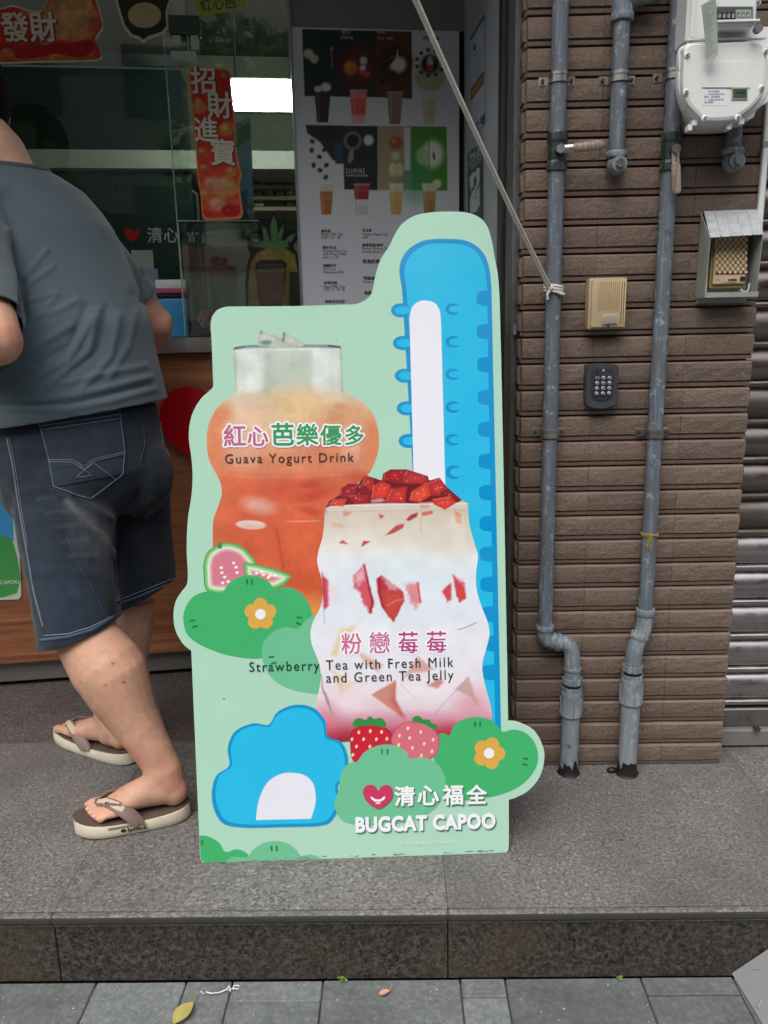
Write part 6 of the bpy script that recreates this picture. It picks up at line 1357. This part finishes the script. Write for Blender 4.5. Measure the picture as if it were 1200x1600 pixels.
# ---- t-shirt
shm = MB()
shm.loft([tring(hem+UP*-.010, .222, .162), tring(hem+UP*.02, .224, .168), tring(waist, .212, .158), tring((waist+chest)/2+FWD*-.01, .208, .147), tring(chest, .198, .132), tring((chest+upper)/2, .192, .122), tring(upper, .182, .115), tring((upper+shld)/2, .170, .104), tring(shld, .148, .086), tring((shld+neck)/2+UP*.004, .112, .076), tring(neck-UP*.002, .082, .074)], 32)
LE2 = LS+(LE-LS)*.86; RE2 = RS+(RE-RS)*.74
shm.tube([LS+RGT*.06-UP*.015, LS, (LS+LE2)/2+Vector((0, -.004, 0)), LE2, LE2+(LE2-LS)*.05], [.078, .076, .068, .062, .061], 22)
shm.tube([RS-RGT*.06-UP*.02, RS, (RS+RE2)/2, RE2, RE2+(RE2-RS)*.05], [.070, .070, .064, .060, .059], 22)
tm_ = remesh(shm, .0052, 9)
c = mco(tm_); n_ = mno(tm_); px_, py_ = pix(c)
view = ((c-CAMO)*n_).sum(1) < 0
folds = [([(35, 437), (73, 392)], 4.5, .0045), ([(38, 450), (83, 418)], 4, .004), ([(38, 472), (86, 459)], 4, .004), ([(40, 500), (92, 485), (120, 470)], 5, .004), ([(58, 494), (90, 462)], 4, .003), ([(20, 610), (105, 565), (143, 500)], 6, .006), ([(75, 603), (137, 552), (152, 485)], 6, .006), ([(127, 608), (172, 558), (184, 494)], 6, .005), ([(0, 585), (60, 540), (110, 510)], 6, .005), ([(55, 625), (75, 608)], 5, .004),
    ([(-5, 622), (60, 626), (120, 618), (180, 603), (232, 590)], 5, .006), ([(20, 638), (100, 640), (170, 628), (240, 608)], 5, .005), ([(100, 600), (160, 585), (225, 572)], 5, .004), ([(170, 590), (200, 540), (210, 490)], 6, .004), ([(10, 360), (30, 400), (34, 440)], 5, .004), ([(36, 440), (38, 500)], 6, -.012), ([(224, 400), (224, 470)], 6, -.008), ([(55, 570), (110, 540), (135, 480)], 6, -.004), ([(110, 580), (155, 545), (168, 480)], 6, -.004), ([(0, 632), (110, 633), (230, 600)], 4, -.004), ([(150, 345), (185, 395), (200, 450)], 10, .003)]
dsp = np.zeros(len(c))
for pl2, w, a in folds:
    d = dist_line(px_, py_, pl2); dsp += 1.05*a*np.exp(-(d/(w*.95))**2)
dsp = dsp*view+(fbm(c[:, 0]*16, c[:, 2]*11, 3)-.47)*.004*np.clip((1.42-c[:, 2])*4, 0, 1)
c = c+n_*dsp[:, None]
bmh = bmesh.new(); tm_.vertices.foreach_set('co', c.astype(np.float32).ravel()); bmh.from_mesh(tm_)
def cut(b, p, n):
    g = list(b.verts)+list(b.edges)+list(b.faces); bmesh.ops.bisect_plane(b, geom=g, plane_co=p, plane_no=n, clear_outer=True)
hp0, hp1 = J(0, 650, 1.7), J(243, 614, 1.95)
def cut_if(b, p, n, test):
    fs = [f for f in b.faces if all(test(v.co) for v in f.verts)]; g = list({v for f in fs for v in f.verts})+list({e for f in fs for e in f.edges})+fs
    bmesh.ops.bisect_plane(b, geom=g, plane_co=p, plane_no=n); bmesh.ops.delete(b, geom=[f for f in b.faces if test(f.calc_center_median()) and (f.calc_center_median()-p).dot(n) > 1e-6], context='FACES')
    bmesh.ops.delete(b, geom=[v for v in b.verts if not v.link_faces], context='VERTS')
hemn = Vector((.13, 0, -1)).normalized(); cut(bmh, hem+UP*.004, hemn)
nd = (neck-shld).normalized(); cut_if(bmh, neck-UP*.006+FWD*.0, Vector((.12*0, 0, 1))+FWD*-.1, lambda q: (q-neck).length < .14)
cut_if(bmh, LE2, (LE2-LS).normalized(), lambda q: (q-LE2).dot(RGT) < .048 and ((q-LE2)-(LE2-LS).normalized()*(q-LE2).dot((LE2-LS).normalized())).length < .072 and (q-LE2).length < .12); cut_if(bmh, RE2, (RE2-RS).normalized(), lambda q: (q-RE2).dot(RGT) > -.05 and ((q-RE2)-(RE2-RS).normalized()*(q-RE2).dot((RE2-RS).normalized())).length < .07 and (q-RE2).length < .12)
nb = [v.co.copy() for v in bmh.verts if v.is_boundary and (v.co-neck).length < .15 and v.co.z > neck.z-.08]
bmh.to_mesh(tm_); bmh.free()
shirt = place(tm_, 't_shirt', m_cloth('grey_blue_jersey', (79, 93, 101), 900, .0), man)
so = shirt.modifiers.new('solid', 'SOLIDIFY'); so.thickness = .0025; so.offset = 0
nb = sorted(nb, key=lambda q: math.atan2((q-neck).dot(FWD), (q-neck).dot(RGT)))[::3]
tc_ = nb+[nb[0]] if len(nb) > 8 else [neck-UP*.006+RGT*math.cos(a)*.0775+FWD*math.sin(a)*.071+UP*(.012*-math.sin(a)) for a in [2*math.pi*k/32 for k in range(33)]]
MB().tube(tc_, .0040, 8, flat=2.2, up=tuple(UP)).build('collar_band', m_cloth('grey_blue_rib', (73, 87, 96)), man, True)
# ---- denim shorts
sm = MB()
wst = hem+UP*.02
sm.loft([tring(wst, .192, .146), tring(wst-UP*.07, .200, .158), tring(wst-UP*.14-FWD*.006, .204, .168), tring(wst-UP*.20, .198, .158), tring(wst-UP*.25, .17, .13)], 28)
for s, h0, w in ((-1, nh, 1), (1, fh, 1)):
    sm.sph(wst-UP*.165-FWD*.085+RGT*s*.085, .095, 16, (1.0, .9, 1.1), rr)
def legloft(path):
    R_ = []
    for i, (x, y, Y, a, b) in enumerate(path):
        p = J(x, y, Y); nx = J(*path[min(i+1, len(path)-1)][:3])-J(*path[max(i-1, 0)][:3]); t = nx.normalized(); sx = Vector((1, 0, 0)); sx = (sx-t*sx.dot(t)).normalized(); sy = t.cross(sx)
        R_.append((p, sx*rpx(a, p), sy*rpx(b, p)))
    return R_
sm.loft(legloft([(98, 715, 1.815, 82, 82), (102, 780, 1.785, 78, 80), (106, 850, 1.745, 71, 76), (116, 920, 1.705, 66, 71), (125, 985, 1.675, 64, 69), (129, 1030, 1.668, 66, 70)]), 24)
sm.loft(legloft([(192, 715, 1.96, 68, 74), (204, 790, 1.975, 60, 70), (211, 860, 1.985, 58, 64), (219, 915, 1.99, 56, 60), (224, 975, 1.99, 55, 60)]), 24)
sh_ = remesh(sm, .0056, 6)
c = mco(sh_); n_ = mno(sh_); px_, py_ = pix(c); view = ((c-CAMO)*n_).sum(1) < 0
dsp = np.zeros(len(c))
for pl2, w, a in [([(105, 785), (130, 812), (160, 838), (178, 868)], 5, .007), ([(130, 780), (158, 800), (176, 812)], 5, .006), ([(60, 800), (110, 830), (140, 870)], 6, .004), ([(215, 775), (190, 800), (185, 850)], 9, -.008), ([(185, 870), (182, 920), (178, 960)], 7, -.008), ([(25, 770), (70, 760), (110, 775)], 6, .003), ([(40, 900), (90, 890), (150, 900)], 7, .003), ([(235, 780), (225, 810)], 5, .004), ([(95, 660), (150, 650), (230, 640)], 6, .003), ([(30, 700), (80, 705)], 6, .003)]:
    d = dist_line(px_, py_, pl2); dsp += a*np.exp(-(d/w)**2)
c = c+n_*(dsp*view+(fbm(c[:, 0]*22, c[:, 2]*14, 8)-.47)*.006)[:, None]
sh_.vertices.foreach_set('co', c.astype(np.float32).ravel())
bmh = bmesh.new(); bmh.from_mesh(sh_)
h1a, h1b = J(62, 1004, 1.675), J(180, 968, 1.675); h2a, h2b = J(178, 952, 1.99), J(273, 904, 1.99)
mid_x = (J(180, 960, 1.8).x)
for a_, b_, tst in ((h1a, h1b, lambda q: q.y < 1.84), (h2a, h2b, lambda q: q.y >= 1.84)):
    e = (b_-a_); e.y = 0; nrm = Vector((e.z, -.25*0, -e.x)).normalized(); cut_if(bmh, a_, nrm, lambda q, t=tst: t(q) and q.z < .75)
bmh.to_mesh(sh_); bmh.free()
c = mco(sh_); px_, py_ = pix(c); cv = Can(px_, py_); cv.fill((31, 38, 47))
cv.poly([(95, 770), (140, 778), (178, 830), (182, 870), (160, 890), (120, 850)], (92, 90, 87), .6, 18); cv.line([(108, 785), (135, 812), (165, 842)], 8, (150, 147, 142), .6, 16); cv.line([(135, 783), (160, 800), (172, 812)], 5, (120, 118, 116), .45, 14)
cv.poly([(180, 760), (262, 740), (262, 900), (186, 940)], (30, 35, 46), .6, 10); cv.poly([(75, 680), (180, 660), (185, 740), (90, 760)], (50, 60, 74), .45, 20); cv.ell(120, 940, 40, 50, (42, 54, 70), .5, 1); cv.poly([(20, 780), (60, 780), (100, 1000), (70, 1000)], (42, 52, 66), .5, 14)
for k in range(5): cv.line([(60+12*k, 780+22*k), (110+10*k, 770+24*k)], 4, (80, 92, 108), .55, 5)
cv.noise(16, .22, 9); cv.noise(5, .14, 10)
set_col(sh_, cv.c); place(sh_, 'denim_shorts', m_denim(), man); shorts = [o for o in man.children if o.name.startswith('denim_shorts')][0]
so = shorts.modifiers.new('solid', 'SOLIDIFY'); so.thickness = .003; so.offset = -1
# seams, pocket and hems follow the cloth
bvh = BVHTree.FromPolygons([Vector(v.co)+wloc(man) for v in sh_.vertices], [tuple(p.vertices) for p in sh_.polygons])
def cast(x, y, off=.0012):
    o = Vector(CAMO); d = Vector(ray(x, y)).normalized(); h, n, i, dist = bvh.ray_cast(o, d)
    if h is None: return None
    if n.dot(d) > 0: n = -n
    return h+n*off
T_ST = mat('pale_denim_thread', (112, 122, 136), .8, var=.25, vs=300); T_HEMM = mat('worn_denim_hem', (74, 92, 114), .9, var=.4, vs=120, bump=.5, bs=400)
def seam(name, pts_, r, mt=None, step_=4, dash=False, off=.0012):
    q = []
    for (x0, y0), (x1, y1) in zip(pts_[:-1], pts_[1:]):
        n = max(1, int(math.hypot(x1-x0, y1-y0)/step_)); q += [cast(x0+(x1-x0)*i/n, y0+(y1-y0)*i/n, off) for i in range(n)]
    q.append(cast(*pts_[-1], off)); q = [p for p in q if p is not None]
    if len(q) < 2: return
    m = MB()
    run = [q[0]]
    for a, b in zip(q[:-1], q[1:]):
        if (b-a).length > .03: 
            if len(run) > 1: m.tube(run, r, 5)
            run = []
        run.append(b)
    if len(run) > 1: m.tube(run, r, 5)
    if m.v: m.build(name, mt or T_ST, man, True)
def O2(*p): return [(x/3.556, 600+y/3.556) for x, y in p]
pk = O2((215, 212), (660, 148), (690, 380), (680, 500), (495, 640), (300, 570), (275, 430))
def quadpatch(name, A, Bq, Cq, D, n, mt, off):
    vs, fs = [], []
    for i in range(n+1):
        for j in range(n+1):
            s, t = j/n, i/n; x = (A[0]*(1-s)+Bq[0]*s)*(1-t)+(D[0]*(1-s)+Cq[0]*s)*t; y = (A[1]*(1-s)+Bq[1]*s)*(1-t)+(D[1]*(1-s)+Cq[1]*s)*t
            p = cast(x, y, off); 
            if p is None: return
            vs.append(p)
    fs = [(i*(n+1)+j, (i+1)*(n+1)+j, (i+1)*(n+1)+j+1, i*(n+1)+j+1) for i in range(n) for j in range(n)]
    MB().add(vs, fs).build(name, mt, man, True, 0)
T_PK = mat('dark_denim_patch', (42, 52, 66), .92, var=.45, vs=60, bump=.5, bs=700)
quadpatch('back_pocket', *O2((215, 212), (660, 148), (690, 400), (285, 480)), 14, T_PK, .0022); quadpatch('back_pocket', *O2((285, 482), (690, 402), (680, 500), (300, 572)), 10, T_PK, .0022)
seam('pocket_stitching', pk+[pk[0]], .0009, off=.0028); seam('pocket_stitching', O2((228, 255), (670, 190)), .0009, off=.0028); seam('pocket_stitching', O2((225, 232), (665, 168)), .0009, off=.0028)
seam('pocket_stitching', O2((278, 435), (400, 438), (465, 480), (515, 430), (690, 388)), .0010, off=.0030); seam('pocket_stitching', O2((278, 425), (405, 425), (465, 460), (515, 418), (688, 378)), .0009, off=.0030); seam('pocket_stitching', O2((425, 440), (505, 510), (418, 520), (520, 440), (640, 530)), .0009, off=.0030)
seam('side_seam', O2((40, 300), (75, 470), (100, 640), (145, 900), (190, 1160), (240, 1345)), .0016, T_ST, off=.0010); seam('side_seam', O2((52, 300), (88, 470), (112, 640), (156, 900)), .0007)
seam('yoke_seam', O2((740, 95), (790, 70), (850, 40)), .0011); seam('yoke_seam', O2((640, 90), (740, 105)), .0010); seam('centre_seam', O2((740, 100), (790, 240), (805, 330), (780, 430)), .0009, mat('dark_thread', (62, 72, 88), .8)); seam('side_pocket', O2((880, 125), (890, 230), (905, 330)), .0012); seam('side_pocket', O2((868, 120), (905, 118)), .0012)
seam('hem_stitching', O2((250, 1398), (380, 1388), (500, 1352), (628, 1290)), .0014, off=.002); seam('hem_edge', O2((225, 1424), (380, 1404), (510, 1366), (628, 1297)), .0034, T_HEMM, off=.0); seam('hem_stitching', O2((640, 1208), (760, 1160), (965, 1078)), .0012, off=.002); seam('hem_edge', O2((660, 1222), (770, 1180), (962, 1099)), .003, T_HEMM, off=.0); seam('inner_seam', O2((370, 850), (440, 1010), (520, 1150), (580, 1275)), .0008, mat('dark_thread', (62, 72, 88), .8))
# ---- flip-flops
T_SOLE = mat('cream_foam_sole', (206, 198, 176), .65, var=.06, vs=30, dirt=.25, dirtc=(140, 128, 108)); T_BED = mat('brown_footbed', (92, 74, 66), .75, var=.12, vs=60, bump=.4, bs=500); T_STRAP = mat('taupe_strap', (128, 106, 98), .55, var=.06); T_STRAPL = mat('cream_strap', (196, 178, 150), .55, var=.06)
def sandal(T, H, med, col2):
    o, x, y, L_ = footframe(T, H); loc = lambda s, t, z: o+x*(s*L_)+y*t+UP*z
    def hw(s): return .050*(max(0, 1-abs((s-.5)/.5)**3.2))**.5*(.80+.30*s-.10*math.sin(s*math.pi)) + .0005
    S_ = [.0, .01, .03, .06, .1, .16, .24, .33, .42, .5, .58, .66, .74, .82, .88, .93, .965, .985, 1.0]
    def sole(z0, z1, k, name, mt, bulge):
        vs, fs = [], []; prof = ((z0, .93), (z0+.003, 1.0), ((z0+z1)/2, 1+bulge), (z1-.003, 1.0), (z1, .95))
        for s in S_:
            lift = .010*max(0, (s-.70)/.30)**2+.005*max(0, (.2-s)/.2)**2; top = .005*(math.cos(s*6.28)*.5+.5)
            row = [(loc(.5+(s-.5)*(1+.0*f), sg*hw(s)*f*k, z+lift+(top if z > (z0+z1)/2 else 0))) for sg in (-1, 1) for z, f in (prof if sg < 0 else prof[::-1])]
            vs += row
        q = len(prof)*2
        for i in range(len(S_)-1): fs += [(i*q+j, i*q+(j+1) % q, (i+1)*q+(j+1) % q, (i+1)*q+j) for j in range(q)]
        fs += [tuple(range(q-1, -1, -1)), tuple((len(S_)-1)*q+j for j in range(q))]
        b = MB().add(vs, fs); me = b.mesh(name, mt, wloc(man), True, 50); bm2 = bmesh.new(); bm2.from_mesh(me); bmesh.ops.recalc_face_normals(bm2, faces=bm2.faces); bm2.to_mesh(me); bm2.free(); return link(name, me, man)
    so_ = sole(.001, .026, 1.0, 'sandal_sole', T_SOLE, .03); fb_ = sole(.0245, .0300, .86, 'footbed', T_BED, 0)
    post = loc(.80, .012*med, .036)
    for sg in (1, -1):
        e = loc(.44, sg*.043, .028); mid = loc(.60, sg*.036+.003*med, .066); f0 = loc(.79, .011*med+sg*.005, .062)
        P_ = [f0, loc(.72, sg*.018+.008*med, .071), mid, loc(.51, sg*.043, .050), e, e-UP*.004]
        MB().tube(P_, [.008, .0105, .0135, .015, .014, .013], 12, flat=.32, up=tuple(UP+y*sg*.7)).build('sandal_strap', T_STRAP, man, True)
        if (sg*1 > 0):
            up_ = UP+y*sg*.7; off_ = up_.normalized()*.0042
            MB().tube([P_[0]+off_, P_[1]+off_*1.1, P_[2]+off_*1.2, P_[2]*.5+P_[3]*.5+off_*1.3], [.004, .0065, .0085, .006], 10, flat=.2, up=tuple(up_)).build('strap_inlay', T_STRAPL, man, True)
    MB().tube([loc(.79, .011*med, .066), loc(.81, .012*med, .050), post], [.0055, .0045, .005], 8).build('toe_post', T_STRAP, man, True)
    if col2:
        pl3 = Pl(loc(.5, hw(.5)*1.035+.0022, .012), -x, y); 
        text_o = stroke_raw('lymnk', .03); xs_ = [p[0] for p in text_o[0]]; k = .042/(max(xs_)-min(xs_)); MB().add([pl3.to(a*k-.010, b*k*.8, 0) for a, b in text_o[0]], text_o[1]).build('lettering', T_INK, man)
        MB().flat(pl3, [(-.018+.006*math.cos(a), .004+.004*math.sin(a)) for a in [6.283*i/12 for i in range(12)]], 0).build('emblem', T_INK, man)
        MB().tube([loc(.38, hw(.38)*1.03, .022), loc(.5, hw(.5)*1.035, .0255), loc(.70, hw(.7)*1.03, .026)], .0022, 6).build('sole_groove', mat('tan_groove', (150, 130, 104), .7), man, True)
        d = (loc(.62, .04, .062)-loc(.72, .02, .071)).normalized(); up_ = (UP+y*.7).normalized(); pl4 = Pl(loc(.655, .029, .0725)+up_*.0022, -x*.9+y*.25-UP*.12, up_)
        MB().add([pl4.to(a*k*.72-.008, b*k*.55-.003, .0012) for a, b in text_o[0]], text_o[1]).build('lettering', T_INK, man); MB().flat(pl4, [(-.012+.0035*math.cos(a), .0035*math.sin(a)) for a in [6.283*i/12 for i in range(12)]], .0012).build('emblem', T_INK, man)
sandal(TO, HE, -1, True); sandal(TO2, HE2, 1, False)
# ------------------------------------------------------------------ small things on the pavement
def leafmesh(name, x, y, ang, ln, wd, c, label, cat='leaf', curl=.004, group=None):
    p = onz(x, y, ZP+.004); m = MB(); vs = []; n = 8; d = Vector((math.cos(ang), math.sin(ang), 0)); s = Vector((-d.y, d.x, 0))
    for i in range(n+1):
        t = i/n; w = wd*math.sin(math.pi*min(1, t*.97+.03))**.8*(1-.25*t)
        for j in (-1, -.5, 0, .5, 1): vs.append(p+d*(t-.5)*ln+s*w*j*.5+UP*(curl*(abs(j)*1.2+math.sin(t*3))+.001))
    fs = [(i*5+j, (i+1)*5+j, (i+1)*5+j+1, i*5+j+1) for i in range(n) for j in range(4)]
    m.add(vs, fs); m.add([v-UP*.0004 for v in vs], [tuple(reversed(f)) for f in fs])
    root_ = thing(name, tuple(p), label, cat, group); m.build('blade', mat('%s_tone' % name, c, .55, var=.18, vs=60, bump=.2), root_, True)
    m = MB(); m.tube([p+d*ln*.45+UP*.003, p+d*ln*.62+UP*.006+s*.003, p+d*ln*.85+UP*.008+s*.008], .0011, 5); m.build('stalk', mat('%s_stalk' % name, tuple(v*.8 for v in c), .6), root_, True)
leafmesh('yellow_leaf', 287, 1586, R(62), .052, .034, (176, 164, 92), 'curled yellow fallen leaf on the grey paving below the step')
leafmesh('pink_leaf', 601, 1553, R(25), .022, .014, (196, 150, 122), 'small dry pinkish leaf lying on the middle of the paving', curl=.002)
m = MB(); wp = [(314, 1549), (318, 1553), (322, 1550), (330, 1552), (342, 1551), (352, 1547), (357, 1541), (356, 1547), (364, 1544), (366, 1540), (374, 1540), (372, 1545), (364, 1545)]
m.tube([onz(x, y, ZP+.004+.003*(k % 2)) for k, (x, y) in enumerate(wp)], .0012, 6); m.tube([onz(x, y, ZP+.005) for x, y in ((354, 1547), (358, 1540), (360, 1549))], .0016, 6)
tag(m.build('white_wire', mat('white_wire', (220, 222, 226), .5), None, True, base=onz(345, 1548, ZP)), 'twisted bit of white wire lying across a paving joint', 'wire')
def sprig(x, y, lb_, sc):
    p = onz(x, y, ZP); r_ = thing('weed_sprig', (p.x, YC-.004, ZP), lb_, 'weed', 'weed sprigs at the kerb foot'); m = MB(); rn = random.Random(int(x))
    for k in range(9):
        b = Vector((p.x+rn.uniform(-.008, .008)*sc, YC-.007, ZP+.003)); e = b+Vector((rn.uniform(-.014, .014), rn.uniform(-.012, -.002), rn.uniform(.006, .022)))*sc
        m.sph(e, .0042*sc, 6, (1, .5, .7)); m.tube([b, e], .0007, 4)
    m.build('leaves', mat('weed_green', (110, 150, 60), .5, var=.3, vs=200), r_, True)
sprig(536, 1529, 'small green weed sprig at the step foot, left of the pink leaf', .55); sprig(964, 1525, 'small yellowish weed sprig at the step foot near the ramp', .5)
rn = random.Random(31); m = MB()
for k in range(260):
    x, y = rn.uniform(-1.2, 1.1), rn.uniform(.9, 1.285); s = rn.uniform(.0008, .0022); m.sph((x, y, ZP+.0022), s, 5)
for k in range(160):
    x, y = rn.uniform(-1.2, 1.2), rn.uniform(1.31, 2.1); s = rn.uniform(.0006, .0016); m.sph((x, y, .0004), s, 5)
tag(m.build('grit', mat('pale_grit', (176, 172, 164), .8, var=.4, vs=90)), kind='stuff')
# ------------------------------------------------------------------ canopy over the step
cp = thing('shop_canopy', (0, 1.6, 2.6), 'grey canopy over the step above the shop front', 'canopy')
MB().box((0, 1.83, 3.05), (9, 1.06, .10), .01).build('soffit', mat('canopy_soffit', (150, 150, 146), .7), cp)
MB().box((0, 1.27, 3.17), (9, .04, .40), .01).build('fascia', mat('green_fascia', (60, 96, 76), .5), cp)
# ------------------------------------------------------------------ street behind the viewer (seen in reflections)
T_LEAF = NT('street_tree_leaf'); T_LEAF.col(T_LEAF.mixc(T_LEAF.noise(2.2, 4), L(46, 66, 36), L(86, 110, 56))); T_LEAF.set(Roughness=.55); T_LEAF = T_LEAF.m
T_BARK = mat('grey_bark', (92, 84, 74), .9, var=.3, vs=14, bump=.7, bs=40)
def leaves(seed, n, blobs):
    rs = np.random.RandomState(seed); V, F = [], []
    for k in range(n):
        bx_, by_, bz_, br = blobs[rs.randint(len(blobs))]; d = rs.normal(size=3); d /= np.linalg.norm(d); r = br*rs.uniform(.45, 1)**.5; p = np.array([bx_, by_, bz_])+d*r*np.array([1, 1, .75])
        a = rs.normal(size=3); a /= np.linalg.norm(a); b = np.cross(a, rs.normal(size=3)); b /= np.linalg.norm(b); s = rs.uniform(.07, .14)
        o = len(V); V += [tuple(p-a*s), tuple(p+b*s*.5), tuple(p+a*s), tuple(p-b*s*.5)]; F.append((o, o+1, o+2, o+3))
    me = bpy.data.meshes.new('crown'); me.from_pydata(V, [], F); me.update(); me.materials.append(T_LEAF); return me
blobs = [(0, 0, 4.2, 1.3), (.9, .3, 3.8, 1.0), (-1.0, -.2, 4.0, 1.1), (.2, .8, 5.0, 1.0), (-.4, -.7, 5.2, .9), (1.2, -.6, 4.9, .8), (-1.3, .6, 4.8, .8), (.1, .1, 3.2, .9)]
crown = leaves(3, 5200, blobs)
mt_ = MB(); mt_.tube([(0, 0, 0), (.04, 0, 1.2), (-.02, .03, 2.4), (.0, 0, 3.6)], [.17, .13, .11, .06], 12)
for a, z in ((.3, 2.2), (2.3, 2.4), (4.2, 2.6), (5.3, 2.9)): mt_.tube([(0, 0, z), (math.cos(a)*.5, math.sin(a)*.5, z+.6), (math.cos(a)*1.0, math.sin(a)*1.0, z+1.4)], [.07, .05, .025], 8)
trk = mt_.mesh('trunk', T_BARK, (0, 0, 0), True)
for x, y, lb_ in ((-4.6, -7.0, 'leafy street tree behind the viewer on the left'), (1.6, -8.6, 'leafy street tree behind the viewer in the middle'), (6.2, -7.2, 'leafy street tree behind the viewer on the right'), (-10.5, -8.0, 'leafy street tree behind the viewer at far left')):
    t = thing('street_tree', (x, y, ZP), lb_, 'tree', 'street trees across the pavement'); a = link('crown', crown, t); a.rotation_euler = (0, 0, x*1.7); b = link('trunk', trk, t); b.rotation_euler = (0, 0, x)
ob = thing('apartment_block', (0, -16, ZP), 'beige apartment block across the street with shop windows', 'building')
MB().box((0, -19, 6.5), (60, 6, 13.3)).build('wall', mat('beige_block_wall', (176, 166, 152), .8, var=.1, vs=1), ob)
wm = MB().box((0, 0, 0), (1.6, .12, 1.5)).mesh('window', mat('dark_window', (40, 50, 56), .15))
for i in range(-9, 10):
    for j in range(4): link('window', wm, ob, (i*3.0, .02, 3.9+3*j))
MB().box((0, -15.94, 2.9), (56, .2, .5)).build('sign_band', mat('red_sign_band', (128, 74, 70), .5), ob)
bpy.context.view_layer.update()
